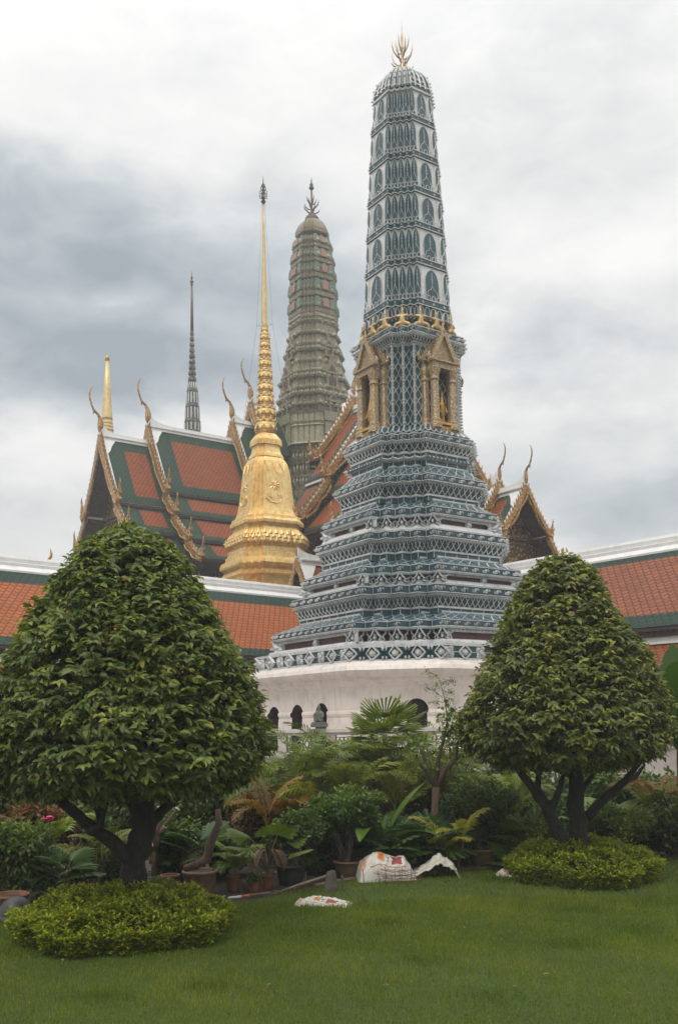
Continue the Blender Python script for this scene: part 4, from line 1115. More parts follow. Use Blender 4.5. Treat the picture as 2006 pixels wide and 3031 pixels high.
def gallery(name, label, A, azim, s0, s1, zr, pts, tiles, side, wallz):
    """long cloister roof: ridge through A along azim; pts: (w, z) ridge foot, upper eave, lower roof head, lower eave"""
    d = az(azim); root = empty(name, (A[0], A[1], 0), math.atan2(d[1], d[0])); tag(root, label, 'gallery')
    (w1, z1), (w2, z2), (w3, z3), g0, g1 = pts
    rf, ed, tr, wl, rg = MB(), MB(), MB(), MB(), MB()
    for s in (-1, 1):
        roof_field(rf, (s0, s*.12, zr-.12), (s0, s*w1, z1), (s1, s*w1, z1), (s1, s*.12, zr-.12), .0, .0, g0, g1, nv=6, flip=(s > 0))
        roof_field(rf, (s0, s*w2, z2), (s0, s*w3, z3), (s1, s*w3, z3), (s1, s*w2, z2), .0, .0, .01, g1, nv=3, flip=(s > 0))
        # eave fascias: toothed dark wood under the tiles
        for w, z in ((w1, z1), (w3, z3)):
            ed.beam((s0, s*(w-.04), z-.07), (s1, s*(w-.04), z-.07), .10, .07); ed.beam((s0, s*(w-.12), z-.17), (s1, s*(w-.12), z-.17), .10, .13)
            L = s1-s0; n = int(L/.16)
            for i in range(n): ed.box((s0+L*(i+.5)/n, s*(w-.055), z-.125), (.09, .05, .05))
        ed.add([(s0, s*(w1-.02), z1-.13), (s0, s*.12, z1-.05), (s1, s*.12, z1-.05), (s1, s*(w1-.02), z1-.13)], [(0, 1, 2, 3)])
        tr.beam((s0, s*(w2+.02), z2+.06), (s1, s*(w2+.02), z2+.06), .12, .13); tr.beam((s0, s*(w2+.07), z2-.01), (s1, s*(w2+.07), z2-.01), .12, .05)
        wl.box(((s0+s1)/2, s*(w2-.1), (z2+z1)/2-.1), (s1-s0, .16, z1-z2+.3)); 
        wl.box(((s0+s1)/2, s*(w3-.6), z3/2-.1), (s1-s0, .2, z3+.1))
    V = [(-.34, -.34), (-.34, -.25), (-.2, -.12), (-.2, -.03), (-.13, -.01), (-.13, .10), (-.09, .18), (.09, .18), (.13, .10), (.13, -.01), (.2, -.03), (.2, -.12), (.34, -.25), (.34, -.34)]
    rg.loft([[(s0, -y, zr+z) for y, z in V], [(s1, -y, zr+z) for y, z in V]])
    rg.build('ridge', MT['ridge_white'], root); ro = rf.build('roof', [MT[tiles[0]], MT[tiles[1]]], root); ed.build('eaves', MT['maroon_dark'], root)
    tr.build('white_edging', MT['ridge_white'], root); wl.build('wall', MT['base_white'], root)
    return root

def build_galleries():
    # left gallery
    A = at(760, 1740, 31.0); a = 48; lat = az(a+90); d = az(a)
    tp = math.tan(R(40))
    s_at0, _ = onplane(0, 1650, A, d); A0 = (A.x+d[0]*s_at0, A.y+d[1]*s_at0)
    P = [onslope(0, y, A0, lat, A.z, tp) for y in (1720, 1882, 1908)]
    zr = A.z; w1, z1 = P[2]; ln = lambda w, z: math.hypot(w-.12, zr-.12-z)
    w2, z2 = w1-.24, z1-.36; tp2 = math.tan(R(32))
    q = onslope(0, 2015, (A0[0]+lat[0]*w2, A0[1]+lat[1]*w2), lat, z2, tp2); w3, z3 = w2+q[0], q[1]
    print('gallery', round(zr, 2), (round(w1, 2), round(z1, 2)), (round(w3, 2), round(z3, 2)), q)
    gallery('cloister_gallery', 'long orange tiled cloister roof with green borders, behind the left rounded tree', A, a, -16, 6.5, zr, ((w1, z1), (w2, z2), (w3, z3), ln(*P[0]), ln(*P[2])-ln(*P[1])), ('tile_orange', 'tile_green'), -1, 0)
    # right gallery
    A = at(1530, 1681, 28.0); a = -40; lat = az(a-90); d = az(a)
    s_, _ = onplane(1960, 1595, A, d); A0 = (A.x+d[0]*s_, A.y+d[1]*s_)
    P = [onslope(1960, y, A0, lat, A.z, tp) for y in (1650, 1815, 1852)]
    zr = A.z; w1, z1 = P[2]; w2, z2 = w1-.24, z1-.36
    q = onslope(1960, 2005, (A0[0]+lat[0]*w2, A0[1]+lat[1]*w2), lat, z2, tp2); w3, z3 = w2+q[0], q[1]
    print('gallery r', round(zr, 2), (round(w1, 2), round(z1, 2)), (round(w3, 2), round(z3, 2)))
    gallery('cloister_gallery', 'long worn red tiled cloister roof behind the right rounded tree', A, a, -13, 4.5, zr, ((w1, z1), (w2, z2), (w3, z3), ln(*P[0]), ln(*P[2])-ln(*P[1])), ('tile_red_worn', 'tile_green'), -1, 0)
build_galleries()

def build_halls():
    # big hall on the left: gable looks towards the camera's left, ridge runs back to the right
    a = 54; d = az(a); lat = az(a+90)
    A1 = at(297, 1290, 44.0)
    def ap(px, py, A=A1): s_, z = onplane(px, py, A, d); return (A.x+d[0]*s_, A.y+d[1]*s_, z), s_
    def slopes(A, pts):
        out = []
        for p, q in zip(pts[::2], pts[1::2]):
            w0, z0 = onplane(*p, A, lat); w1, z1 = onplane(*q, A, lat); out.append((max(0, w0), z0, w1, z1))
        return out
    t1 = slopes(A1, [(297, 1290), (346, 1483), (343, 1490), (373, 1562), (366, 1570), (405, 1640)])
    A2, s2 = ap(438, 1262); t2 = slopes(A2, [(438, 1262), (491, 1452), (486, 1458), (516, 1517), (511, 1524), (556, 1592), (550, 1599), (592, 1650)])
    A3, s3 = ap(686, 1249); dz = A3[2]-A2[2]; t3 = [(p, q+dz, r, s_+dz) for p, q, r, s_ in t2]
    A4, s4 = ap(741, 1192); dz4 = A4[2]-A3[2]; t4 = [(p, q+dz4, r*.6, s_+dz4) if i == 0 else None for i, (p, q, r, s_) in enumerate(t3)]
    t4 = [(0, A4[2], t3[0][2]*.8, A4[2]-(A3[2]-t3[0][3])*.8)]
    xe = onplane(812, 1320, A1, d)[0]-s4; print('hall', s2, s3, s4, xe)
    thai_hall('temple_hall', 'large temple hall with stacked red roofs and gold horns, left of the golden stupa', A1, a,
              [dict(x0=0, x1=s2+.1, zr=A1.z-.0, slopes=t1), dict(x0=s2, x1=s3+.1, zr=A2[2], slopes=t2), dict(x0=s3, x1=s4+xe, zr=A3[2], slopes=t3), dict(x0=s4, x1=s4+xe, zr=A4[2], slopes=t4)],
              wall=(1.2, s4+xe, t1[1][2]*.86, 0, t2[-1][3]+.2, 'block_green'), ch=2.0, hh=1.05, bw=.2, border=.85, teeth=.26, gable_back=1.0)
    # pantheon wing behind the blue tower: gable looks right, its left slope in view
    a = -36; d = az(a); lat = az(a-90)
    A1 = at(1047, 1178, 41.5)
    A2, s2 = ap(1109, 1186, A1)
    back = slopes(A1, [(1047, 1178), (932, 1352)]); front = slopes(A2, [(1109, 1186), (968, 1402), (972, 1418), (890, 1532), (884, 1545), (840, 1592), (846, 1600), (790, 1640)])
    print('pantheon', s2, back, front)
    f0 = front[0]; dz3 = .85
    thai_hall('temple_hall', 'steep golden gables and red roof slopes between the green tower and the blue tower', (A2[0], A2[1]), a,
              [dict(x0=0, x1=-s2+.1, zr=A2[2], slopes=front), dict(x0=-2.4, x1=.02, zr=A2[2]-dz3, slopes=[(0, A2[2]-dz3, f0[2]*.98, f0[3]-dz3*.95), (f0[2]*.9, f0[3]-dz3-.1, front[1][2]*.98, front[1][3]-.6)]), dict(x0=-s2, x1=-s2+.35, zr=A1.z, slopes=back)],
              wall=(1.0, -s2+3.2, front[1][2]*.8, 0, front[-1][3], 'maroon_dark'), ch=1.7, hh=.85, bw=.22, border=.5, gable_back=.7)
    # the next gable, whose right board shows past the blue tower
    A5 = at(1300, 1150, 31.0); lat = az(a+90)
    right = slopes(A5, [(1300, 1150), (1440, 1440)])
    thai_hall('temple_hall', 'gilded gable edge just right of the blue tower, mostly hidden behind it', (A5.x, A5.y), a,
              [dict(x0=0, x1=1.6, zr=A5.z, slopes=[(0, A5.z, right[0][2], right[0][3])])], wall=(.8, 1.6, right[0][2]*.7, 0, right[0][3], 'maroon_dark'), ch=.8, hh=.5, bw=.2, border=.4)
    # hall on the right
    A1 = at(1556, 1440, 33.0); A2, s2 = ap(1478, 1430, A1); A3, s3 = ap(1458, 1422, A1)
    r1 = slopes(A1, [(1556, 1440), (1624, 1582), (1622, 1588), (1656, 1660)])
    print('right hall', s2, r1)
    dz = A2[2]-A1.z; r2 = [(p, q+dz, r, s_+dz) for p, q, r, s_ in r1]
    thai_hall('temple_hall', 'small temple hall with open carved gilt gable, right of the blue tower', (A1.x, A1.y), a,
              [dict(x0=0, x1=s2+.1, zr=A1.z, slopes=r1), dict(x0=s2, x1=s2+2.5, zr=A2[2], slopes=r2)],
              wall=(1.0, s2+2.5, r1[0][2]*.75, 0, r1[1][3], 'maroon_dark'), ch=1.25, hh=.6, bw=.15, border=.5, gable_back=.75, teeth=.17)
    # little gate roof in front of the golden stupa
    a = 54; A1 = at(878, 1655, 32.6); lat = az(a+90)
    g = [(0, A1.z, .62, A1.z-1.25), (.56, A1.z-1.35, 1.0, A1.z-1.9)]
    thai_hall('gate_roof', 'little gate roof with one gold horn and white ridge, before the golden stupa', (A1.x, A1.y), a,
              [dict(x0=0, x1=2.6, zr=A1.z, slopes=g)], ch=.95, hh=.35, bw=.1, border=.3, teeth=.12, gable_back=.3)
build_halls()

# ------------------------------------------------------------------ golden stupa, green tower, far spires
def extent_ratio(n, sr, th):
    P = Redent.plan(1.0, sr, n); return max(abs(x*math.cos(th)-y*math.sin(th)) for x, y in P)
def build_chedi():
    Y0, TH, n = 38.0, R(30), 4; SC = Y0/FPX; ax = at(789, 1500, Y0).x
    root = empty('golden_stupa', (ax, Y0, 0), TH); tag(root, 'gold leaf stupa with bell shaped body and tall thin spire', 'stupa')
    k = SC/2.82
    def z(cy, depth=0.0): return at(788, 900+cy/2.82, Y0-depth).z
    sr = .13; er = extent_ratio(n, sr, TH)
    def row(cy, hw, front=True):
        a = hw*k/er; return (z(cy, a*1.05 if front else 0), a, a*sr)
    def part(name, rows, m='gold'):
        b = MB(); loft_rows(b, [row(*r) for r in reversed(rows)], n); return b.build(name, MT[m], root)
    part('base', [(2120, 395), (2150, 405), (2168, 400), (2185, 375), (2200, 365), (2215, 382), (2240, 385), (2255, 355), (2330, 345), (2345, 380), (2380, 385)])
    part('base', [(2335, 420), (2420, 430), (2700, 470)])
    b = MB(); rws = [row(*r) for r in reversed([(1870, 300), (1895, 330), (1935, 352), (1965, 358), (1995, 340), (2010, 320), (2020, 330), (2060, 335), (2068, 350), (2100, 355), (2110, 390), (2122, 395)])]
    loft_rows(b, rws, n); rd = Redent(rws, n); zl0, zl1 = z(1990, 1.2), z(1880, 1.2); H = zl1-zl0
    for tier_ in (0, 1, 2):
        for e in range(rd.E):
            L = rd.elen(e, zl0+H*.4); m = max(1, round(L/.24))
            for i in range(m):
                fr = rd.frame(e, L*(i+.5+.5*(tier_ % 2))/m, zl0+H*(-.02+.30*tier_), .0); w = L/m
                b.add([fr(-w*.5, 0, .01), fr(w*.5, 0, .01), fr(0, H*.48, .05), fr(0, H*.1, .04)], [(0, 3, 2), (3, 1, 2), (0, 1, 3)])
    b.build('lotus_band', MT['gold'], root)
    part('moulding', [(1742, 268), (1750, 295), (1770, 300), (1790, 312), (1812, 312), (1830, 290), (1850, 285), (1870, 300)])
    bell_rows = [(1262, 140), (1275, 160), (1300, 180), (1350, 196), (1400, 206), (1480, 214), (1560, 224), (1640, 236), (1690, 247), (1720, 258), (1742, 268)]
    b = MB(); rws = [row(*r) for r in reversed(bell_rows)]; loft_rows(b, rws, n); rd = Redent(rws, n)
    for e in rd.faces():
        zt = z(1335, .9); L = rd.elen(e, zt)
        fr = rd.frame(e, L/2, zt, .0)
        b.stroke(fr, [(-L*.45, .16), (-L*.3, -.28), (-L*.1, .12), (L*.05, -.34), (L*.2, .12), (L*.35, -.25), (L*.48, .16)], .035, .03)
        fr = rd.frame(e, L/2, z(1500, 1.0), .0)
        for q in range(9): b.petal(fr, 0, 0, R(20+q*40), .26, .09, .035)
        b.dot(fr, 0, 0, .06, .05)
        fr = rd.frame(e, L/2, z(1620, 1.0), .0)
        b.stroke(fr, [(-.3, .22), (-.34, .02), (-.18, -.14), (0, -.17), (.18, -.14), (.34, .02), (.3, .22)], .04, .03)
        b.stroke(fr, [(-.16, .22), (-.22, .1), (-.1, .02)], .035, .03); b.stroke(fr, [(.16, .22), (.22, .1), (.1, .02)], .035, .03)
    b.build('bell', MT['gold'], root)
    part('throne', [(1072, 95), (1080, 100), (1105, 130), (1118, 137), (1160, 137), (1168, 120), (1185, 118), (1200, 123), (1225, 130), (1240, 145), (1262, 152)])
    # ten lotus tiers
    c0 = [(1015, 96, 62), (902, 89, 48), (797, 78, 48), (692, 71, 46), (590, 67, 46), (492, 60, 44), (408, 55, 38), (340, 50, 32), (276, 47, 30), (205, 33, 36)]
    for i, (cy, hw, hh) in enumerate(c0):
        b = MB(); r = hw*k*.93; zc = z(cy); h = hh*k
        b.lathe([(-h*1.15, r*.78), (-h*.95, r*.86), (-h*.8, r*.8), (-h*.62, r*.95), (-h*.1, r), (h*.5, r*.93), (h*.8, r*.72), (h*.9, r*.82), (h*1.0, r*.72), (h*1.2, r*.66)], 16, (0, 0, zc))
        m = 10
        for q in range(m):
            for up in (0, 1):
                a_ = 2*math.pi*(q+.5*up)/m; ca, sa = math.cos(a_), math.sin(a_); tw = 2*math.pi/m*.5
                zb, zt_ = (zc+h*.95, zc+h*.15) if False else ((zc-h*.15, zc-h*.85) if up == 0 else (zc+h*.2, zc+h*1.05))
                V = [(r*1.0*math.cos(a_-tw), r*1.0*math.sin(a_-tw), zb), (r*1.0*math.cos(a_+tw), r*1.0*math.sin(a_+tw), zb), (r*1.12*ca, r*1.12*sa, zt_), (r*1.1*ca, r*1.1*sa, (zb*.6+zt_*.4))]
                b.add(V, [(0, 1, 3), (1, 2, 3), (2, 0, 3)])
        b.build('lotus_tier', MT['gold'], root, False)
    b = MB(); ztop = at(783, 600, Y0).z; zb = z(170)
    b.lathe([(zb-.1, 28*k), (zb, 24*k), (zb+.35, 27*k), (zb+.6, 26*k), (zb+(ztop-zb)*.45, 18*k), (zb+(ztop-zb)*.8, 11*k), (ztop, 5.5*k)], 12)
    b.build('spire', MT['gold_pale'], root, True)
    b = MB(); zt = at(783, 520, Y0).z; H = zt-ztop
    b.lathe([(ztop-.05, .05), (ztop+.06, .11), (ztop+.09, .03), (ztop+.2, .09), (ztop+.3, .03), (ztop+.42, .05), (ztop+H*.8, .02), (zt, .004)], 8)
    for j, (zf, rr) in enumerate(((.22, .17), (.36, .15), (.5, .11), (.6, .06))):
        for q in range(6):
            a_ = R(60*q+30*j); ca, sa = math.cos(a_), math.sin(a_)
            b.tube([(0.02*ca, .02*sa, ztop+H*zf), (rr*ca, rr*sa, ztop+H*(zf-.04)), (rr*1.05*ca, rr*1.05*sa, ztop+H*(zf+.05)), (rr*.7*ca, rr*.7*sa, ztop+H*(zf+.1))], [.015, .018, .015, .005], 4)
    b.build('finial', MT['bronze'], root)
    b = MB()        # stay wires from a ring below the spire
    zr = z(175); 
    for q in range(4):
        a_ = R(45+90*q); ca, sa = math.cos(a_), math.sin(a_)
        b.tube([(.05*ca, .05*sa, ztop), (.34*ca, .34*sa, zr), (1.1*ca, 1.1*sa, z(1130))], .005, 3)
        b.tube([(.2*ca, .2*sa, zr), (.36*ca, .36*sa, zr)], .010, 4)
    b.build('stay_wire', MT['iron'], root)
build_chedi()

def build_green_prang():
    Y0, TH, n = 50.0, R(34), 5; SC = Y0/FPX; ax = at(928, 1000, Y0).x; k = SC/2.1545
    root = empty('stepped_tower', (ax, Y0, 0), TH); tag(root, 'olive green mosaic tower with a rounded cap, behind the golden stupa', 'tower')
    sr = .125; er = extent_ratio(n, sr, TH)
    def z(cy, dep=0.0): return at(926, 500+cy/2.1545, Y0-dep).z
    def row(cy, hw): a = hw*k/er*(1+.06*min(1, max(0, (cy-900)/400))); return (z(cy, a), a, a*sr)
    def band(name, m, rows, studs=None, studm='greenstone_pale', parent=None):
        b = MB(); rr = [row(*r) for r in reversed(rows)]; loft_rows(b, rr, n); o = b.build(name, MT[m], parent or root); rd = Redent(rr, n)
        if studs:
            s = MB()
            for cy, hgt, w in studs:
                zc = z(cy, rd.rows[0][1])
                for e in range(rd.E):
                    P = rd.ring(zc); p, q = P[e], P[(e+1) % rd.E]; nx, ny = q[1]-p[1], p[0]-q[0]; L = math.hypot(nx, ny)
                    if (nx*math.sin(TH)+ny*math.cos(TH))/L > .5: continue
                    m_ = max(1, round(L/w))
                    for i in range(m_):
                        fr = rd.frame(e, L*(i+.5)/m_, zc, .0); ww = L/m_*.42
                        s.add([fr(-ww, 0, .02), fr(ww, 0, .02), fr(ww*.8, hgt*.5, .06), fr(0, hgt, .03), fr(-ww*.8, hgt*.5, .06), fr(0, hgt*.35, .12)], [(0, 1, 5), (1, 2, 5), (2, 3, 5), (3, 4, 5), (4, 0, 5)])
            s.build('stud_row', MT[studm], o)
        return o, rd
    # cap
    cr_ = [(z(cy), hw*k/er, hw*k/er*sr) for cy, hw in ((440, 112), (412, 111), (395, 104), (378, 95), (362, 84), (348, 71), (335, 54), (325, 36), (318, 22))]; b = MB(); loft_rows(b, cr_, n); b.build('cap', MT['band_dull'], root)
    trid = trident_dark = None
    zt = z(318)
    b = MB(); b.lathe([(zt-.1, .42), (zt+.05, .36), (zt+.2, .2), (zt+.35, .12)], 10); b.build('cap_knob', MT['maroon'], root)
    zf = at(922, 525, Y0).z; H = zf-zt
    b = MB(); b.lathe([(zt+.3, .1), (zt+.5, .06), (zt+H*.5, .045), (zt+H*.7, .05), (zt+H*.72, .13), (zt+H*.75, .14), (zt+H*.77, .09), (zt+H*.83, .1), (zt+H*.85, .04), (zt+H*.93, .03), (zt+H, .006)], 8)
    for lev, (z0f, out, up) in enumerate(((.12, .50, .16), (.22, .46, .2), (.34, .3, .18))):
        for q in range(4):
            a_ = R(90*q+45*(lev % 2)-10); ca, sa = math.cos(a_), math.sin(a_)
            b.tube([(r*ca*.95, r*sa*.95, zt+H*zz_) for r, zz_ in ((.03, z0f), (out*.5, z0f+up*.15), (out*.85, z0f+up*.5), (out, z0f+up))], [.03, .04, .035, .006], 5)
    b.build('finial', MT['bronze'], root)
    # storeys of the ogival body
    B = [(410, 110), (492, 125), (586, 139), (688, 146), (804, 152), (912, 158)]
    for (c1, h1), (c0, h0) in zip(B, B[1:]):
        dc = c0-c1
        o, _ = band('body_storey', 'niche_green' if False else 'band_dull', [(c1+dc*.12, h1), (c0, h0-2)])
        band('cornice_band', 'greenstone', [(c0-dc*.3, h0), (c0-dc*.27, h0+5), (c0-dc*.05, h0+5), (c0, h0+2)], [(c0-dc*.3, .35, .42)])
        rr = [row(c0, h0-2), row(c1+dc*.12, h1)]; rd = Redent(rr, n); z0, z1 = z(c0-dc*.3, rr[0][1]), z(c1+dc*.1, rr[1][1]); HH = z1-z0
        g, og = MB(), MB()
        for e in rd.faces():
            L = rd.elen(e, z0)
            for u, w in ((L*.5, L*.36), (L*.15, L*.26), (L*.85, L*.26)):
                P = ogee(w, HH*1.0); fr = rd.frame(e, u, z0, .03); g.prism(P[::-1], fr, 0, .08)
                if u == L*.5:
                    P = ogee(w*.7, HH*.8); fr = rd.frame(e, u, z0+HH*.05, .12); og = MB(); og.prism(P[::-1], fr, 0, .05); og.build('orange_niche', MT['niche_orange'], o)
        for q in range(4):
            for v in rd.convex(q):
                fr = rd.vframe(v, z0, .06); w = rr[0][2]*1.35
                half = [(x, y) for x, y in ogee(w, HH*1.0) if x <= 1e-6]
                for sg in (1, -1):
                    poly = [(sg*x if abs(x) > 1e-6 else -sg*1e-5, y) for x, y in half] + [(-sg*1e-5, 0)]
                    if sg == 1: poly = poly[::-1]
                    g.add([fr(x, y, 0) for x, y in poly], [tuple(range(len(poly)))])
        g.build('green_niches', MT['niche_green'], o)
    # tiers of the lower body
    L = [(912, 935, 158, 166, 'greenstone'), (935, 978, 160, 158, 'greenstone'), (978, 1030, 152, 160, 'greenstone'), (1030, 1050, 166, 170, 'greenstone'), (1050, 1130, 158, 176, 'greenstone'), (1130, 1160, 186, 188, 'greenstone'),
         (1160, 1240, 176, 190, 'greenstone'), (1240, 1300, 190, 204, 'greenstone'), (1300, 1330, 216, 218, 'greenstone'), (1330, 1410, 204, 216, 'greenstone'), (1410, 1440, 228, 230, 'greenstone'), (1440, 1490, 214, 222, 'greenstone'), (1490, 1510, 236, 232, 'greenstone'), (1510, 1560, 224, 214, 'greenstone')]
    for i, (c1, c0, h1, h0, m) in enumerate(L):
        st = [(c0-(c0-c1)*.12, min(.55, (c0-c1)*k*.5), .36)] if i in (1, 4, 6, 7, 9) else ([(c1+(c0-c1)*.9, (c0-c1)*k*.7+.12, .3)] if i in (3, 5, 8, 10, 12) else None)
        band('lower_tier', m, [(c1, h1), (c0, h0)] if i not in (3, 5, 8, 10, 12) else [(c1, h1-6), (c1+4, h1), (c0-4, h0), (c0, h0-8)], st)
    # dormer porches on the tiers, both front faces
    for cy, top, hw, dep in ((1195, 1060, 180, 0), (1395, 1205, 212, 0), (1560, 1400, 226, 0)):
        for ang in (214-34, 304-34):
            a_ = hw*k/er; b = MB(); z0, zg, z1 = z(cy, a_), z(top+(cy-top)*.5, a_), z(top, a_)
            o = empty('dormer_porch', (a_*math.cos(R(ang)), a_*math.sin(R(ang)), 0), R(ang)-math.pi/2); o.parent = root
            w = (z1-z0)*.19; fr = flat_frame((0, .12, 0), (1, 0, 0), (0, 0, 1), (0, 1, 0))
            for sx in (-1, 1): b.box((sx*w*.95, .06, (z0+zg)/2), (w*.4, .3, zg-z0)); hanghong(b, (sx*w*1.25, .12, zg+.05), .35, (sx, 0, 0))
            b.prism([(-w*1.35, zg), (-w*1.35, zg+.08), (-w*.5, zg+(z1-zg)*.5), (0, z1+.15), (w*.5, zg+(z1-zg)*.5), (w*1.35, zg+.08), (w*1.35, zg)][::-1], fr, -.4, .06)
            b.box((0, .06, zg+.02), (w*2.6, .34, .12)); b.box((0, .04, z0+.05), (w*2.5, .36, .12)); chofa(b, (0, .15, z1+.1), .5, (0, 1))
            b.build('porch_frame', MT['greenstone'], o)
            fr = flat_frame((0, .185, 0), (1, 0, 0), (0, 0, 1), (0, 1, 0))
            g = MB(); g.box((0, .0, (z0+zg)/2), (w*1.5, .3, zg-z0)); g.prism([(w*.75, zg+.12), (0, z1-.3), (-w*.75, zg+.12)], fr, -.02, .01); g.build('porch_opening', MT['maroon'], o)
    # colonnade
    rr = [row(1765, 200), row(1560, 200)]; b = MB(); loft_rows(b, rr, n); b.build('inner_wall', MT['maroon'], root); rd = Redent([row(1765, 214), row(1560, 214)], n)
    c = MB(); z0, z1 = z(1765, rr[0][1]), z(1558, rr[0][1])
    for q in range(4):
        for v in rd.convex(q):
            x, y, _ = rd.ring(z0)[v]; x *= .97; y *= .97; w = .26
            c.loft([[(x+w*f*p, y+w*f*s_, z0+(z1-z0)*t) for p, s_ in ((-1, -.5), (-.5, -1), (.5, -1), (1, -.5), (1, .5), (.5, 1), (-.5, 1), (-1, .5))] for t, f in ((0, 1.5), (.05, 1.3), (.07, 1), (.55, .95), (.57, 1.2), (.62, 1.0), (.7, 1.25), (.72, 1.05), (.92, 1.1), (1, 1.5))])
    for e in rd.faces():
        P = rd.ring(z0); p, q_ = P[e], P[(e+1) % rd.E]
        for t in (.3, .7):
            x, y = p[0]+(q_[0]-p[0])*t, p[1]+(q_[1]-p[1])*t; w = .24
            c.loft([[(x*.98+w*f*a_, y*.98+w*f*b_, z0+(z1-z0)*tt) for a_, b_ in ((-1, -1), (1, -1), (1, 1), (-1, 1))] for tt, f in ((0, 1.5), (.06, 1), (.7, 1), (.73, 1.3), (1, 1.5))])
    c.build('column', MT['greenstone_pale'], root)
    for i, (c1, c0, h1, h0) in enumerate(((1765, 1800, 224, 222), (1800, 1850, 212, 220), (1850, 1875, 226, 222), (1875, 1930, 200, 196), (1930, 1960, 222, 222), (1960, 2010, 205, 212), (2010, 2040, 226, 224))):
        band('base_tier', 'greenstone' if i != 3 else 'maroon', [(c1, h1), (c0, h0)], [(c1+6, .5, .34)] if i in (0, 2, 4, 6) else None)
    rr = [row(2200, 200), row(2040, 200)]; b = MB(); loft_rows(b, rr, n); b.build('inner_wall', MT['maroon'], root)
    rd = Redent([row(2230, 214), row(2040, 214)], n); c = MB(); z0, z1 = z(2230, 2.3), z(2040, 2.3)
    for q in range(4):
        for v in rd.convex(q):
            x, y, _ = rd.ring(z0)[v]; c.loft([[(x*.97+.26*f*p, y*.97+.26*f*s_, z0+(z1-z0)*t) for p, s_ in ((-1, -1), (1, -1), (1, 1), (-1, 1))] for t, f in ((0, 1), (.6, 1), (.63, 1.25), (.7, 1.05), (1, 1.4))])
    c.build('column', MT['greenstone_pale'], root)
    b = MB(); a_ = 230*k/er; loft_rows(b, [(-.2, a_*1.1, a_*sr), (z0, a_, a_*sr)], n); b.build('base', MT['greenstone'], root)
build_green_prang()

def build_spires():
    # dark glass spire of the library roof
    Y0 = 62.0; c = at(570, 1270, Y0); root = empty('roof_spire', (c.x, Y0, 0)); tag(root, 'slender dark banded spire rising behind the left hall roof', 'spire')
    zz = lambda py: at(569, py, Y0).z; k = Y0/FPX; b = MB()
    rows = []
    segs = [(1285, 25), (1250, 23), (1205, 20), (1160, 16.5), (1130, 12)]
    for (y0, r0), (y1, r1) in zip(segs, segs[1:]):
        rows += [(zz(y0), r0*k*1.1), (zz(y0-6), r0*k*1.0), (zz(y0-8), r0*k*.88), (zz(y1+6), r1*k*1.02), (zz(y1), r1*k*1.08)]
    m = 9
    for i in range(m):
        y0, y1 = 1130-(1130-978)*i/m, 1130-(1130-978)*(i+1)/m; r0 = 12.5-(12.5-5.2)*i/m
        rows += [(zz(y0), r0*k*.7), (zz(y0-4), r0*k*1.05), (zz(y1+5), r0*k*.95), (zz(y1+1), r0*k*.65)]
    b.lathe(rows, 12, (0, 0, 0)); b.lathe([(zz(1400), 30*k), (zz(1285), 26*k)], 12)
    r = MB()
    for (y0, r0), (y1, r1) in zip(segs, segs[1:]):
        for q in range(12):
            a_ = 2*math.pi*q/12; r.tube([(r0*k*.93*math.cos(a_), r0*k*.93*math.sin(a_), zz(y0-8)), (r1*k*1.02*math.cos(a_), r1*k*1.02*math.sin(a_), zz(y1+5))], .05, 4)
    o = b.build('spire_body', MT['spire_dark'], root); r.build('silver_rib', MT['relief'], o)
    b = MB(); b.lathe([(zz(980), 5*k), (zz(900), 4*k), (zz(845), 2.8*k)], 8); b.build('spire_shaft', MT['bronze'], root, True)
    b = MB(); b.lathe([(zz(848), 2*k), (zz(842), 5*k), (zz(839), 1.5*k), (zz(834), 6.5*k), (zz(829), 2*k), (zz(822), 4*k), (zz(817), 1.3*k), (zz(802), .4*k)], 8); b.build('finial', MT['bronze'], root)
    # plain golden spire further left
    Y0 = 58.0; c = at(318, 1200, Y0); root = empty('gilded_spire', (c.x, Y0, 0)); tag(root, 'plain pale gold tapering spire with a ball tip, leftmost of the spires', 'spire'); k = Y0/FPX
    zz = lambda py: at(316, py, Y0).z
    b = MB(); b.lathe([(zz(1243), 16.5*k), (zz(1238), 17*k), (zz(1232), 16*k), (zz(1150), 10.5*k), (zz(1066), 5*k)], 14); b.build('spire_shaft', MT['gold_pale'], root, True)
    b = MB(); b.lathe([(zz(1400), 34*k), (zz(1300), 22*k), (zz(1280), 20*k)] + [(zz(y), r*k) for y, r in ((1278, 17), (1275, 19.5), (1270, 19.5), (1267, 17), (1265, 18.5), (1260, 18.5), (1257, 16), (1255, 17.5), (1250, 17.5), (1247, 15), (1243, 15.5))], 14); b.build('ring_base', MT['gold_pale'], root)
    b = MB(); b.lathe([(zz(1070), 5*k), (zz(1066), 7*k), (zz(1060), 7.2*k), (zz(1055), 4*k), (zz(1051), 1*k)], 10); b.build('finial', MT['gold_trim'], root, True)
build_spires()

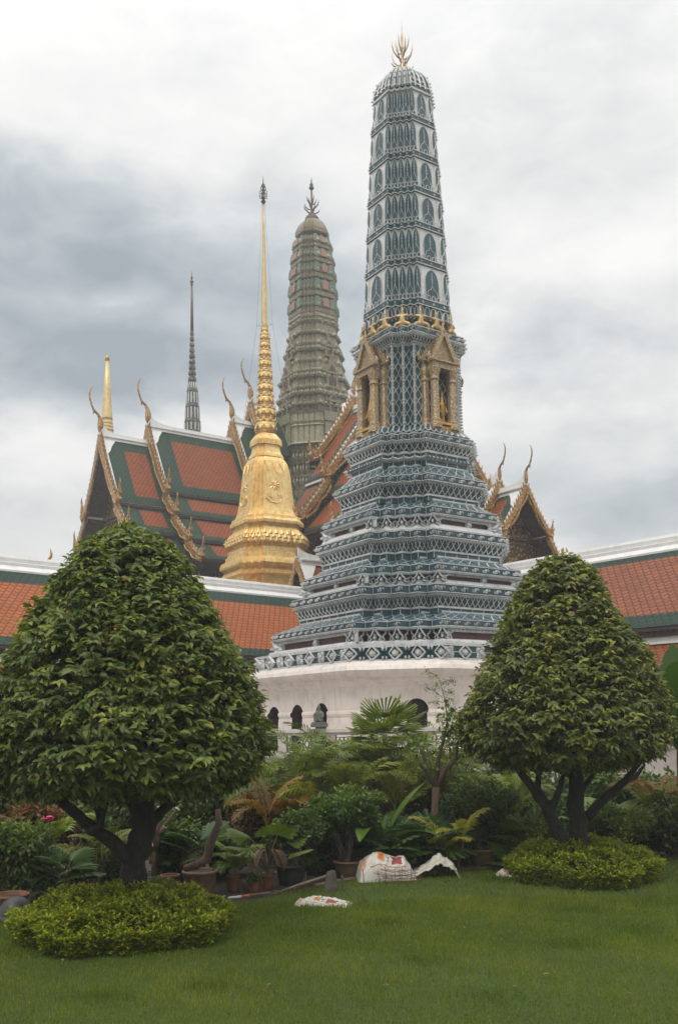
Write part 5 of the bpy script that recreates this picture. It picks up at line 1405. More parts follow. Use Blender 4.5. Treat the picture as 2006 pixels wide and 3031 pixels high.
# ------------------------------------------------------------------ terrace in front of the blue tower
def build_terrace():
    X0, Y0, TH = 1.85, 23.0, R(34)
    b_root = empty('terrace_balustrade', (X0, Y0, 0), TH); tag(b_root, 'white terrace balustrade with green glazed blocks below the blue tower', 'balustrade')
    a, c = 5.4, 2.6
    P = []
    for k in range(4):
        cc, d = ((1, 0), (0, 1), (-1, 0), (0, -1))[k]; b_ = a-c; P += [(x*cc-y*d, x*d+y*cc) for x, y in ((a, b_), (b_, a))]
    zc = at(1000, 2162, 17.0).z
    w, cp, bl = MB(), MB(), MB()
    def off(o): 
        Q = []
        for k in range(4):
            cc, d = ((1, 0), (0, 1), (-1, 0), (0, -1))[k]; b_ = a-c; Q += [(x*cc-y*d, x*d+y*cc) for x, y in ((a+o, b_+o*.41), (b_+o*.41, a+o))]
        return Q
    w.loft([[(x, y, z) for x, y in off(o)] for z, o in ((0, .1), (.15, .1), (.2, .05), (zc-.55, .04), (zc-.5, .1), (zc-.42, .1), (zc-.4, .0))])
    for z0, z1, o in ((zc-.09, zc-.04, .09), (zc-.04, zc+.03, .13)):
        for k in range(8):
            A, B = off(o), off(-.12-o*.6); p, q, r, s = A[k], A[(k+1) % 8], B[(k+1) % 8], B[k]
            cp.add([(*p, z0), (*q, z0), (*r, z0), (*s, z0), (*p, z1), (*q, z1), (*r, z1), (*s, z1)], [(3, 2, 1, 0), (4, 5, 6, 7), (0, 1, 5, 4), (1, 2, 6, 5), (2, 3, 7, 6), (3, 0, 4, 7)])
    posts = MB()
    for k in range(8):
        p, q = Vector((*off(0)[k], 0)), Vector((*off(0)[(k+1) % 8], 0)); L = (q-p).length; ex = (q-p).normalized(); m = max(1, round(L/.95)); ang = math.atan2(ex.y, ex.x)
        nn = Vector((ex.y, -ex.x, 0)); wy = nn.x*math.sin(TH)+nn.y*math.cos(TH)
        if wy > .5: continue
        for i in range(m): o_ = p+ex*L*i/m; pb_ = MB(); pb_.box((o_.x, o_.y, zc-.24), (.16, .17, .31), 0, ang); pb_.build('post', MT['base_white'], b_root)
        for i in range(m):
            bl = MB()
            for j in range(5):
                o_ = p+ex*(L*i/m+.08+(L/m-.16)*(j+.5)/5)
                fr = flat_frame((o_.x, o_.y, zc-.25), ex, (0, 0, 1), nn); r = .075
                bl.stroke(fr, [(-r, -.12), (r, -.12), (r, .12), (-r, .12)], .03, .05, 0, True)
                bl.stroke(fr, [(0, -.1), (.05, 0), (0, .1), (-.05, 0)], .03, .045, 0, True)
            bl.build('green_block_panel', MT['block_green'], b_root)
    w.build('terrace_wall', MT['base_white'], b_root); cp.build('coping', MT['base_white'], b_root); 
    def seated(px, py, Y, h, label):
        c_ = at(px, py, Y); o = empty('stone_statue', (c_.x, Y, c_.z), R(-20)); tag(o, label, 'statue'); o.scale = (h, h, h)
        b = MB(); b.box((0, 0, .08), (.62, .5, .16)); b.box((0, 0, .19), (.54, .42, .06)); b.build('pedestal', MT['stone'], o)
        J = [(0, .04, .32, .17), (0, .03, .48, .15), (0, .0, .62, .13), (0, -.02, .72, .07), (0, -.04, .82, .105), (0, -.03, .93, .06), (0, -.01, 1.0, .02), (-.17, -.04, .6, .06), (-.22, -.1, .45, .05), (-.12, -.18, .36, .045), (.17, -.04, .6, .06), (.22, -.1, .45, .05), (.12, -.18, .36, .045),
             (-.17, -.08, .29, .08), (-.05, -.2, .27, .06), (.17, -.08, .29, .08), (.05, -.22, .27, .06)]
        B = [(0, 1), (1, 2), (2, 3), (3, 4), (4, 5), (5, 6), (2, 7), (7, 8), (8, 9), (2, 10), (10, 11), (11, 12), (0, 13), (13, 14), (0, 15), (15, 16)]
        me = skin_mesh('figure', J, B); me.materials.clear(); me.materials.append(MT['stone']); s_ = bpy.data.objects.new('figure', me); COL.objects.link(s_); s_.parent = o
    seated(945, 2152, 17.4, .42, 'grey stone seated figure on the white balustrade by the third small arch')
    seated(1378, 2146, 17.6, .42, 'grey stone seated figure on the balustrade beside the right rounded tree')
build_terrace()

# ------------------------------------------------------------------ rounded topiary trees and their hedges
def rand_unit(n):
    v = rng.normal(size=(n, 3)); return norm(v)
def topiary(label, px, Y, prof, ntw, trunk, limbs, m, leaf=(.06, .092), young=.18, trim=0.0):
    base = ground(px, 2135+1.7/Y*2800); root = empty('topiary_tree', (base.x, Y, 0)); tag(root, label, 'tree')
    pz = np.array([at(px, py, Y).z for py, hw in prof])[::-1]; pr = np.array([max(.01, hw*Y/FPX-trim-(.10-trim)*(prof[-1][0]-py)/(prof[-1][0]-prof[0][0])) for py, hw in prof])[::-1]
    pz = pz + .13*(1-(pz-pz[0])/(pz[-1]-pz[0]))
    # shoots over the surface and through the outer shell
    zs = np.linspace(pz[0], pz[-1], 400); rs = np.interp(zs, pz, pr); wgt = (rs+.05)*np.sqrt(1+np.gradient(rs, zs)**2).clip(0, 3); wgt /= wgt.sum()
    n = ntw; z = rng.choice(zs, n, p=wgt) + rng.normal(0, .01, n); a = rng.uniform(0, 2*np.pi, n)
    lump = 1 + .035*np.sin(3*a+z*4) + .03*np.sin(7*a-z*9+1) + .02*np.sin(11*a+z*17)
    depth = np.where(rng.random(n) < .62, rng.uniform(.93, 1.0, n), rng.uniform(.35, .95, n)) + (rng.random(n) < .06)*rng.uniform(.01, .07, n)
    r = np.interp(z, pz, pr)*lump*depth
    # underside
    k = rng.random(n) < .10; r[k] = np.sqrt(rng.random(k.sum()))*pr[1]*.95; z[k] = pz[0] + rng.uniform(-.02, .2, k.sum())
    out = np.column_stack([np.cos(a), np.sin(a), np.zeros(n)]); pos = out*r[:, None]; pos[:, 2] = z
    slope = -np.gradient(rs, zs); up = np.interp(z, zs, slope.clip(-1, 3))
    sd = norm(out + np.column_stack([np.zeros((n, 2)), .25+.5*up[:]])*.7 + rng.normal(0, .45, (n, 3)))
    L = 8; idx = np.repeat(np.arange(n), L); j = np.tile(np.arange(L), n); N = n*L
    side = norm(np.cross(sd, rng.normal(0, .3, (n, 3)) + np.array([0, 0, 1.0])))
    sgn = np.where(j % 2 == 0, 1.0, -1.0)[:, None]
    tw = rng.uniform(.10, .2, n)[idx]
    p = pos[idx] + sd[idx]*(tw*(j/L-.6))[:, None] + np.array([0, 0, -1.0])*(.018*(j/L)**2)[:, None]
    yd = norm(sd[idx]*.75 + side[idx]*sgn*.8 + np.array([0, 0, -.42]) + rng.normal(0, .22, (N, 3)))
    zd = norm(np.array([0, 0, .75]) + out[idx]*.55 + rng.normal(0, .25, (N, 3)))
    ln = rng.uniform(*leaf, N)*np.where(j > 5, .8, 1.0); base_t = np.clip(rng.normal(.40, .16, n), .05, .75)
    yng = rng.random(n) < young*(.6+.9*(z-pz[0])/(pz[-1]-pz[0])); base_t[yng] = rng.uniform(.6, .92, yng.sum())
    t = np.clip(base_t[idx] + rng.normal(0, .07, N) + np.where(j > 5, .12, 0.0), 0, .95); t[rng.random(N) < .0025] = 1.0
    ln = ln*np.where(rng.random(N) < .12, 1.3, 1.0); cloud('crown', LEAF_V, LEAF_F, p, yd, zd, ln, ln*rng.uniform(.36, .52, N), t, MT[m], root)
    tb = MB()
    for path, rad in [trunk] + limbs:
        pts = []; rad = [q*.84 for q in rad]
        for (qx, qy, dy) in path:
            w = at(qx, qy, Y+dy); pts.append(Vector((w.x-base.x, dy, w.z)))
        sm, rr = [], []
        for i in range(len(pts)-1):
            for q in range(4):
                f = q/4; sm.append(pts[i].lerp(pts[i+1], f) + Vector((random.uniform(-1, 1), random.uniform(-1, 1), 0))*rad[i]*.12); rr.append((rad[i]+(rad[i+1]-rad[i])*f)*random.uniform(.92, 1.08))
        sm.append(pts[-1]); rr.append(rad[-1]); tb.tube(sm, rr, 10)
    tb.build('trunk', MT['bark'], root, True)
    # inner boughs and bare twigs that show between the leaves
    tw = MB()
    for k in range(230):
        i = random.randrange(n); q = Vector(pos[i]); s_ = Vector(sd[i])
        b0 = q - s_*random.uniform(.15, .35) - Vector((0, 0, .05)); tw.tube([b0, b0.lerp(q, .5)+Vector((0, 0, .02)), q, q + s_*.05], [.006, .005, .004, .002], 4)
    for k in range(26):
        a_ = random.uniform(0, 6.28); zz_ = random.uniform(pz[0]+.1, pz[-1]-.4); rr_ = float(np.interp(zz_, pz, pr))*.85
        tw.tube([(0, 0, max(pz[0]-.1, zz_-.7)), (rr_*.5*math.cos(a_), rr_*.5*math.sin(a_), zz_-.25), (rr_*math.cos(a_), rr_*math.sin(a_), zz_)], [.03, .02, .008], 5)
    tw.build('twigs', MT['bark'], root)
    return root
topiary('larger rounded cone shaped topiary tree with dark bark, at the left', 400, 7.95,
        [(1556, 4), (1566, 50), (1580, 85), (1612, 150), (1660, 195), (1720, 228), (1791, 262), (1880, 305), (1964, 345), (2050, 372), (2124, 392), (2200, 412), (2260, 420), (2320, 395), (2365, 330), (2385, 180)],
        6200, ([(398, 2752, 0), (392, 2640, 0), (400, 2540, .02), (425, 2460, .05), (415, 2360, .05), (405, 2200, 0)], [.17, .135, .12, .125, .12, .07]),
        [([(405, 2560, 0), (330, 2490, -.1), (250, 2430, -.2), (185, 2375, -.3), (120, 2300, -.35)], [.09, .07, .058, .05, .03]),
         ([(330, 2490, -.1), (290, 2465, -.2), (262, 2462, -.28), (300, 2440, -.3), (315, 2370, -.2)], [.055, .045, .03, .03, .025]),
         ([(430, 2460, 0), (480, 2400, .2), (560, 2330, .35)], [.07, .05, .03]), ([(300, 2450, -.15), (290, 2390, -.1), (270, 2320, 0)], [.04, .03, .02])], 'leaf_topiary')
topiary('smaller rounded cone shaped topiary tree with forked trunk, at the right', 1692, 10.2,
        [(1650, 4), (1656, 60), (1668, 92), (1714, 128), (1780, 160), (1855, 196), (1930, 240), (1996, 270), (2060, 300), (2111, 318), (2170, 328), (2220, 326), (2262, 290), (2290, 210), (2300, 110)],
        5200, ([(1735, 2590, 0), (1712, 2480, 0), (1705, 2400, .0), (1702, 2300, .05), (1695, 2180, 0)], [.17, .125, .105, .10, .06]),
        [([(1690, 2540, -.05), (1640, 2440, -.12), (1612, 2380, -.15), (1565, 2320, -.2), (1520, 2260, -.25)], [.12, .085, .07, .055, .035]),
         ([(1628, 2400, -.12), (1650, 2350, -.25), (1668, 2290, -.3)], [.055, .04, .03]), ([(1590, 2350, -.18), (1592, 2300, 0), (1600, 2260, .1)], [.045, .035, .025]),
         ([(1735, 2420, 0), (1790, 2360, -.15), (1850, 2310, -.3), (1890, 2260, -.35)], [.065, .055, .045, .03]), ([(1720, 2340, 0), (1750, 2300, .15), (1770, 2260, .3)], [.04, .03, .02]),
         ([(1840, 2318, -.28), (1880, 2300, -.1), (1900, 2270, 0)], [.04, .03, .02])], 'leaf_topiary_olive', (.062, .095), .18, .09)

def hedge(label, cx, cy, rx, ry, h, n, m, sprigs=()):
    root = empty('clipped_hedge', (cx, cy, 0)); tag(root, label, 'hedge', 'low golden hedges round the tree trunks')
    a = rng.uniform(0, 2*np.pi, n); u = rng.random(n); top = rng.random(n) < .55
    lump = 1 + .05*np.sin(5*a+cx) + .04*np.sin(9*a) + .03*np.sin(17*a)
    rr = np.where(top, np.sqrt(u), rng.uniform(.9, 1.02, n))
    zz = np.where(top, h*(1-.55*rr**3.2), h*.5*rng.random(n)**.8 + .03) * (1 + .10*np.sin(rr*9+3*a) + .07*np.sin(rr*17-7*a)) - rng.exponential(.02, n)
    side_in = np.where(top, 1.0, 1 - .10*(1-zz/(h*.5)).clip(0, 1))
    pos = np.column_stack([np.cos(a)*rr*rx*lump*side_in, np.sin(a)*rr*ry*lump*side_in, zz.clip(.02)])
    outw = np.column_stack([np.cos(a)*rr, np.sin(a)*rr, .55+0*a]); sd = norm(outw + rng.normal(0, .35, (n, 3)))
    L = 6; idx = np.repeat(np.arange(n), L); j = np.tile(np.arange(L), n); N = n*L
    th = rng.uniform(0, 6.28, N); rd = np.column_stack([np.cos(th), np.sin(th), rng.uniform(-.4, .4, N)])
    yd = norm(sd[idx]*.8 + rd*.8); p = pos[idx] + sd[idx]*(j*.009-.02)[:, None]
    ln = rng.uniform(.022, .038, N); bt = np.clip(rng.normal(.45, .2, n), .05, .95)
    t = np.clip(bt[idx] + rng.normal(0, .1, N) + (j-3)*.06, 0, 1)
    extra = []
    for (sx, sy, sh) in sprigs:
        q = int(240*sh); zc = rng.uniform(0, sh, q); w = .10*(1-zc/sh)+.01; ang = rng.uniform(0, 6.28, q)
        pp = np.column_stack([sx+np.cos(ang)*w*rng.random(q), sy+np.sin(ang)*w*rng.random(q), h*.8+zc]); yy = np.column_stack([np.cos(ang), np.sin(ang), .5+0*ang])
        p = np.vstack([p, pp]); yd = np.vstack([yd, yy]); ln = np.concatenate([ln, rng.uniform(.025, .04, q)]); t = np.concatenate([t, rng.uniform(.4, .8, q)])
    N = len(p); zd = norm(np.array([0, 0, 1.0]) + rng.normal(0, .4, (N, 3)))
    cloud('foliage', SIMPLE_V, SIMPLE_F, p, yd, zd, ln, ln*.55, t, MT[m], root)
    b = MB()
    for k in range(160):
        a_ = random.uniform(0, 6.28); q = math.sqrt(random.random())*.9; x, y = q*rx*math.cos(a_), q*ry*math.sin(a_)
        b.tube([(x*.85, y*.85, 0), (x*.95, y*.95, h*.3), (x, y, h*(.8-.45*q**3))], [.007, .005, .002], 4)
    b.build('stems', MT['twig'], root)
hl = at(372, 2750, 7.9)
hedge('wide low golden green hedge round the foot of the left tree', hl.x+.02, 7.75, .86, .80, .36, 9500, 'leaf_hedge')
hr = at(1722, 2600, 10.3)
hedge('low golden green hedge with stray sprigs round the right tree', hr.x-.04, 10.2, .78, .9, .37, 6500, 'leaf_hedge', ((-.36, .2, .32), (.55, .1, .36), (.48, .05, .22)))

# ------------------------------------------------------------------ plants of the bed
def curve_pts(p, a, e0, e1, L, n, roll=0.0):
    """arching line: azimuth a, elevation from e0 to e1"""
    P = [Vector(p)]
    for i in range(n):
        e = e0+(e1-e0)*((i+.5)/n)**1.2; P.append(P[-1] + Vector((math.cos(a)*math.cos(e), math.sin(a)*math.cos(e), math.sin(e)))*(L/n))
    return P
def ribbon(S, P, w, t, side):
    V = []; n = len(P)
    for i, p in enumerate(P):
        f = 1-i/(n-1)*.8; V += [p+side*w*f, p-side*w*f]
    S.add(V, [(2*i, 2*i+1, 2*i+3, 2*i+2) for i in range(n-1)], t)
def frond(S, p, a, e0, e1, L, ll=.28, lw=.016, pairs=22, t=.4, bare=.2, droop=.5):
    n = 12; P = curve_pts(p, a, e0, e1, L, n); sidev = Vector((-math.sin(a), math.cos(a), 0))
    ribbon(S, P, .008, min(1, t+.25), sidev); ribbon(S, P, .006, min(1, t+.25), Vector((0, 0, 1)))
    for k in range(pairs):
        f = bare+(1-bare)*(k+.5)/pairs; x = f*n; i = min(int(x), n-1); q = P[i].lerp(P[i+1], x-i); d = (P[i+1]-P[i]).normalized(); up = sidev.cross(d)*-1
        if up.z < 0: up = -up
        g = math.sin(math.pi*min(1, (f-bare)/(1-bare)*.86+.14))**.6; l = ll*g*random.uniform(.85, 1.1); ang = R(52-22*(f-bare))
        for s in (-1, 1):
            dd = (d*math.cos(ang)+sidev*s*math.sin(ang)+up*.22).normalized(); m = q+dd*l*.5; e = q+dd*l + Vector((0, 0, -1))*l*droop*random.uniform(.5, 1.1)
            wv = d*lw; S.add([q, m+wv*.9-Vector((0, 0, .0)), m-wv*.9, e], [(0, 1, 2), (1, 3, 2)], max(0, min(1, t+random.gauss(0, .07))))
def fan(S, hub, out, up, r, span=250, n=16, split=.35, t=.4, droop=.15, wave=.035):
    out = Vector(out).normalized(); up = (Vector(up)-out*Vector(up).dot(out)).normalized(); sd = out.cross(up); hub = Vector(hub)
    for k in range(n):
        a0, a1 = R(-span/2+span*k/n), R(-span/2+span*(k+1)/n); am = (a0+a1)/2; rr = r*(1-.18*(abs(am)/R(span/2))**2)*random.uniform(.93, 1.05)
        def pt(a, f, lift): 
            d = out*math.cos(a)+sd*math.sin(a); return hub + d*rr*f + up*(lift*r - droop*r*f*f) 
        rs = 1-split
        V = [hub, pt(a0, rs, wave*-1), pt(am, rs, wave), pt(a1, rs, -wave), pt(am-(am-a0)*.45, 1, 0), pt(am+(a1-am)*.45, 1, 0), pt(am, 1.02, wave*.6)]
        S.add(V, [(0, 1, 2), (0, 2, 3), (1, 4, 6, 2), (2, 6, 5, 3)], max(0, min(1, t+random.gauss(0, .05))))
def blade_leaf(S, p, a, e0, e1, L, W, t=.4, pet=.25, fold=.25, n=9):
    P = curve_pts(p, a, e0, e1, L, n); sidev = Vector((-math.sin(a), math.cos(a), 0)); V = []
    for i, q in enumerate(P):
        f = i/n; g = 0 if f < pet else math.sin(math.pi*((f-pet)/(1-pet))**.75)**.65; w = W*g*.5+.008; d = (P[min(i+1, n)]-P[max(i-1, 0)]).normalized(); up = d.cross(sidev)
        if up.z < 0: up = -up
        V += [q-sidev*w+up*w*fold, q, q+sidev*w+up*w*fold]
    S.add(V, [f for i in range(n) for f in ((3*i, 3*i+1, 3*i+4, 3*i+3), (3*i+1, 3*i+2, 3*i+5, 3*i+4))], t)

def spot(px, Y): return at(px, 2135, Y).x
def zat(px, py, Y): return at(px, py, Y).z
def areca(label, px, Y, top, spread, m='leaf_palm', n=12, t=.4, stems=4, ll=.3, z0=0.0, lw=.016, name='areca_palm', group='palms in the planting bed'):
    x = spot(px, Y); H = zat(px, top, Y)-z0; root = empty(name, (x, Y, z0)); tag(root, label, 'palm', group); S = Strips(); st = MB()
    tops = []
    for k in range(stems):
        a = random.uniform(0, 6.28); r = random.uniform(.03, .12); h = H*random.uniform(.28, .5); p = Vector((r*math.cos(a), r*math.sin(a), 0)); q = Vector((r*2.2*math.cos(a), r*2.2*math.sin(a), h))
        st.tube([p, p.lerp(q, .5), q], [.022, .018, .013], 6); tops.append((q, a))
    for k in range(n):
        q, a0 = tops[k % stems]; a = 6.28*k/n + random.uniform(-.3, .3); L = (H-q.z)*random.uniform(1.15, 1.4) if k % 3 == 0 else spread*random.uniform(.85, 1.15)*1.25
        e0 = R(random.uniform(72, 86)) if k % 3 == 0 else R(random.uniform(52, 76)); frond(S, q, a, e0, R(random.uniform(-25, 25) if k % 3 == 0 else random.uniform(-55, 0)), max(.4, L), ll*random.uniform(.8, 1.1), lw, int(18+L*8), min(1, max(0, t+random.gauss(0, .12))), droop=random.uniform(.25, .6))
    st.build('stem', MT['bark_pale'], root); S.build('fronds', MT[m], root); return root
def fanpalm(label, px, Y, top, r, m='leaf_fan', n=9, t=.4, split=.35, trunk=0.0, z0=0.0, dead=0, span=250, group='palms in the planting bed'):
    x = spot(px, Y); H = zat(px, top, Y)-z0; root = empty('fan_palm', (x, Y, z0)); tag(root, label, 'palm', group); S = Strips(); st = MB()
    z = H*trunk
    if trunk: st.tube([(0, 0, 0), (.02, 0, z*.5), (0, .01, z)], [.06, .05, .045], 8)
    for k in range(n):
        a = 6.28*k/n*1.0 + random.uniform(-.35, .35) + 1.0; f = (k*.618) % 1; e = R(84-48*f); L = max(.15, (H-z-r*.5)*(.95 if f < .3 else .75))*random.uniform(.85, 1.05)
        P = curve_pts((0, 0, max(.0, z-.02)), a, e, e-R(28), L, 5); st.tube(P, [.011, .010, .009, .008, .007, .006], 4)
        d = (P[-1]-P[-2]).normalized(); o = (d + Vector((math.cos(a), math.sin(a), -.2))*.28).normalized(); up = Vector((-math.cos(a), -math.sin(a), .45))
        fan(S, P[-1], o, up, r*random.uniform(.85, 1.1), span, 15, split, min(1, max(0, t+random.gauss(0, .12))), random.uniform(.12, .4))
    st.build('stem', MT['bark_pale'] if trunk else MT['banana_stem'], root); S.build('fan_leaves', MT[m], root)
    if dead:
        D = Strips()
        for k in range(dead):
            a = random.uniform(3.3, 6.1); blade_leaf(D, (.05*math.cos(a), .05*math.sin(a), H*.42), a, R(-5), R(-95), random.uniform(.16, .3), .07, random.random(), .2, .9)
        D.build('dead_leaves', MT['leaf_dead'], root)
    return root
def shrub(label, px, Y, top, w, m='leaf_dark', n=2600, leaf=.05, z0=0.0, base=.25, t=.35, name='garden_shrub', stemn=9, trail=0.0, group='shrubs in the planting bed'):
    x = spot(px, Y); H = zat(px, top, Y)-z0; W = w*Y/FPX/2; root = empty(name, (x, Y, z0)); tag(root, label, 'shrub', group)
    k = 26; lc = rand_unit(k)*np.array([1, 1, .9]); lc = lc*rng.uniform(.35, .85, (k, 1))*np.array([W, W*.8, H*(1-base)/2]) + np.array([0, 0, H*(base+(1-base)/2)]); lr = rng.uniform(.22, .42, k)*min(W, H*.5)
    sprout = rng.integers(0, k, n); d = rand_unit(n); rr = lr[sprout]*rng.uniform(.55, 1.12, n); p = lc[sprout]+d*rr[:, None]*np.array([1, 1, .85])
    p[:, 2] -= (rng.random(n) < trail)*rng.uniform(0, H*.45, n); keep = p[:, 2] > .03; p, d = p[keep], d[keep]; n = len(p)
    L = 3; idx = np.repeat(np.arange(n), L); N = n*L; yd = norm(d[idx]+rng.normal(0, .6, (N, 3))+np.array([0, 0, -.15])); zd = norm(np.array([0, 0, 1.0])+rng.normal(0, .4, (N, 3)))
    ln = rng.uniform(.7, 1.3, N)*leaf; lumpt = rng.normal(t, .12, k)
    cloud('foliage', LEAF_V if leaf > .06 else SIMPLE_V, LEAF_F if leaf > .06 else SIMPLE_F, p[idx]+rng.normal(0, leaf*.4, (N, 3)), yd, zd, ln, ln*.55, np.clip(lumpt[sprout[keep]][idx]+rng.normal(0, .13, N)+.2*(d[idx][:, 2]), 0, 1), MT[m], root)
    b = MB()
    for q in range(stemn):
        c = Vector(lc[q % k]); b.tube([(random.uniform(-.05, .05), random.uniform(-.05, .05), 0), Vector((c.x*.35, c.y*.35, c.z*.5)), c], [.018, .013, .006], 5)
    b.build('stems', MT['twig'], root); return root
def pot(label, px, ybot, ytop, w, mname, rim='pot_rim', lip=True, top_ratio=1.0, bot=.72, soil=True, depth=None):
    c = ground(px, ybot-w*.06); Y = c.y; r = w*Y/FPX/2; h = zat(px, ytop, Y)
    root = empty('plant_pot', (c.x, Y, 0)); tag(root, label, 'plant pot', 'pots along the edge of the lawn')
    b = MB(); prof = [(0, r*bot*.96), (h*.03, r*bot), (h*.45, r*(bot+.6*(1-bot))), (h*.86, r*.97), (h*.88, r*.99), (h*.9, r*.9), (h*.8, r*.84), (h*.78, 0.001)]
    b.lathe(prof, 28, caps=True); b.build('body', MT[mname], root, False).data.polygons.foreach_set('use_smooth', [True]*(28*7)+[False]*2)
    b = MB(); b.lathe([(h*.87, r*.9), (h*.865, r*1.0), (h*.89, r*1.05), (h*.95, r*1.07), (h*.99, r*1.03), (h*1.0, r*.97), (h*.97, r*.91), (h*.87, r*.9)], 28, caps=False); b.build('rim', MT[rim], root, True)
    if soil:
        b = MB(); b.lathe([(h*.84, r*.9), (h*.88, r*.6), (h*.9, r*.2), (h*.9, .001)], 16, caps=False); b.build('soil', MT['soil'], root)
    return c.x, Y, h*.88

def build_garden():
    # pots
    P = {}
    P['big'] = pot('wide brown clay pot with reddish rim, holding a bare twisted trunk', 593, 2656, 2575, 100, 'brown_pot', bot=.78)
    P['hid'] = pot('dark terracotta pot half hidden behind the hedge of the left tree', 503, 2650, 2588, 56, 'terracotta', 'terracotta')
    P['teal'] = pot('dark green plastic tub beside the left tree trunk', 452, 2656, 2600, 62, 'green_pot', 'green_pot')
    P['dk'] = pot('dark terracotta pot under drooping dead leaves', 690, 2640, 2591, 42, 'terracotta', 'terracotta')
    P['small'] = pot('smallest terracotta pot with a scrubby little plant, at the bed edge', 753, 2642, 2608, 36, 'terracotta', 'terracotta')
    P['terra'] = pot('terracotta pot with the lime green fan palm', 788, 2633, 2588, 44, 'terracotta', 'terracotta')
    P['black'] = pot('large black clay pot left of the hoe', 860, 2622, 2558, 84, 'black_pot', 'black_pot', bot=.8)
    P['mid'] = pot('large brown pot right of the hoe blade', 1032, 2603, 2546, 86, 'brown_pot')
    P['bot'] = pot('brown pot behind the printed sack with a blue bottle on its rim', 1146, 2588, 2530, 92, 'brown_pot')
    P['wide'] = pot('widest dark brown pot behind the draped sack', 1281, 2570, 2512, 108, 'brown_pot', bot=.8)
    P['right'] = pot('brown pot with a small ring lying on its rim, left of the right hedge', 1430, 2572, 2510, 88, 'brown_pot')
    P['gr'] = pot('dark green plastic pot behind the right hedge', 1917, 2520, 2468, 74, 'green_pot', 'green_pot')
    P['leftp'] = pot('terracotta pot at the far left edge behind the basin', 28, 2720, 2645, 110, 'terracotta', 'terracotta', bot=.85)
    def inpot(k): return dict(Y=P[k][1], z0=P[k][2])
    # left of the tree
    shrub('bushy green shrub at the far left edge behind the grey basin', 55, 9.4, 2420, 260, 'leaf_bright', 2600, .055, trail=.35)
    shrub('dark leafy bush left of the big tree trunk, farthest back at the frame edge', -10, 11.6, 2300, 330, 'leaf_dark', 2600, .06, base=.1)
    shrub('red and orange tinged croton bush behind the left shrub', 120, 10.8, 2360, 230, 'leaf_croton', 1600, .07)
    fanpalm('dark fan palm with folded leaves left of the big trunk', 195, 9.3, 2490, .26, 'leaf_fan', 9, .22, .2, .35, span=150)
    areca('fine leaved palm clump just left of the big trunk', 268, 10.0, 2440, .5, 'leaf_olive', 11, .22, 5, .2)
    areca('pale feather palm between the croton and the big trunk', 160, 10.6, 2380, .5, 'leaf_palm', 9, .5, 3, .26)
    # pink flowers on a tall stalk
    x = spot(150, 9.8); r = empty('flower_stalk', (x, 9.8, 0)); tag(r, 'thin stalk with two bright pink flowers above the left fan palm', 'flower'); b = MB()
    z1, z2 = zat(150, 2422, 9.8), zat(130, 2426, 9.8); b.tube([(0, 0, 0), (.01, 0, z1*.6), (0, 0, z1)], [.01, .008, .005], 5); b.tube([(.01, 0, z1*.7), (-.05, 0, z1*.85), (-.07, 0, z2)], [.006, .005, .004], 4); b.build('stem', MT['block_green'], r)
    for cx, cz, rr in ((0, z1, .035), (-.07, z2, .024)):
        b = MB()
        for k in range(9):
            d = Vector(rand_unit(1)[0]); b.lathe([(-.4*rr, .1*rr), (0, .7*rr), (.4*rr, .1*rr)], 6, (cx+d.x*rr*.6, d.y*rr*.6, cz+d.z*rr*.6))
        b.build('petals', MT['petal_pink'], r)
    # between the left tree and the middle
    shrub('creeper covered bush right of the big trunk', 515, 10.6, 2400, 150, 'leaf_dark', 1700, .06, trail=.5)
    # pruned trunks with pale cut ends
    x = spot(470, 10.2); r = empty('pruned_tree', (x, 10.2, 0)); tag(r, 'pruned bare branches with pale cut ends right of the big trunk', 'tree'); b, c = MB(), MB()
    def px3(px, py, Y, dy=0.0): w = at(px, py, Y+dy); return Vector((w.x-x, dy, w.z))
    for path in ([(455, 2660), (458, 2520), (470, 2470), (490, 2440), (525, 2395)], [(458, 2520), (468, 2450), (472, 2390)], [(470, 2470), (487, 2448)], [(462, 2500), (456, 2502)]):
        pts = [px3(*q, 10.2) for q in path]; b.tube(pts, [.035-.004*i for i in range(len(pts))], 7); d = (pts[-1]-pts[-2]).normalized(); c.tube([pts[-1]-d*.002, pts[-1]+d*.012], .028, 8)
    b.build('trunk', MT['bark_pale'], r, True); c.build('cut_end', MT['cut_wood'], r)
    k = P['big']; x = k[0]; r = empty('pruned_tree', (x, k[1], k[2])); tag(r, 'twisted bare trunk growing in the wide brown pot', 'tree'); b, c, S = MB(), MB(), Strips()
    def px4(px, py, dy=0.0): w = at(px, py, k[1]+dy); return Vector((w.x-x, dy, w.z-k[2]))
    for path, rad in (([(545, 2570), (580, 2562), (612, 2545), (625, 2490), (648, 2440), (645, 2395)], [.03, .045, .05, .045, .035, .028]), ([(598, 2552), (596, 2568)], [.02, .018]), ([(612, 2548), (614, 2562)], [.02, .018])):
        b.tube([px4(*q) for q in path], rad, 8)
    for q in ((596, 2566), (614, 2560), (650, 2446)): p = px4(*q); c.tube([p, p+Vector((.0, -.02, -.012))], .018, 7)
    b.build('trunk', MT['bark_pale'], r, True); c.build('cut_end', MT['cut_wood'], r)
    fanpalm('broad dark fan palm behind the wide brown pot with brown dead leaves', 575, 10.5, 2420, .33, 'leaf_fan', 9, .2, .12, .3, dead=9, span=170)
    areca('small feather palm on a slender pale stem beside the lime fan palm', 735, 9.8, 2490, .3, 'leaf_palm', 6, .5, 1, .17, **{'z0': 0})
    fanpalm('lime green fan palm in the terracotta pot', 790, P['terra'][1], 2405, .25, 'leaf_fan_lime', 8, .45, .14, .1, P['terra'][2], dead=4, span=180)
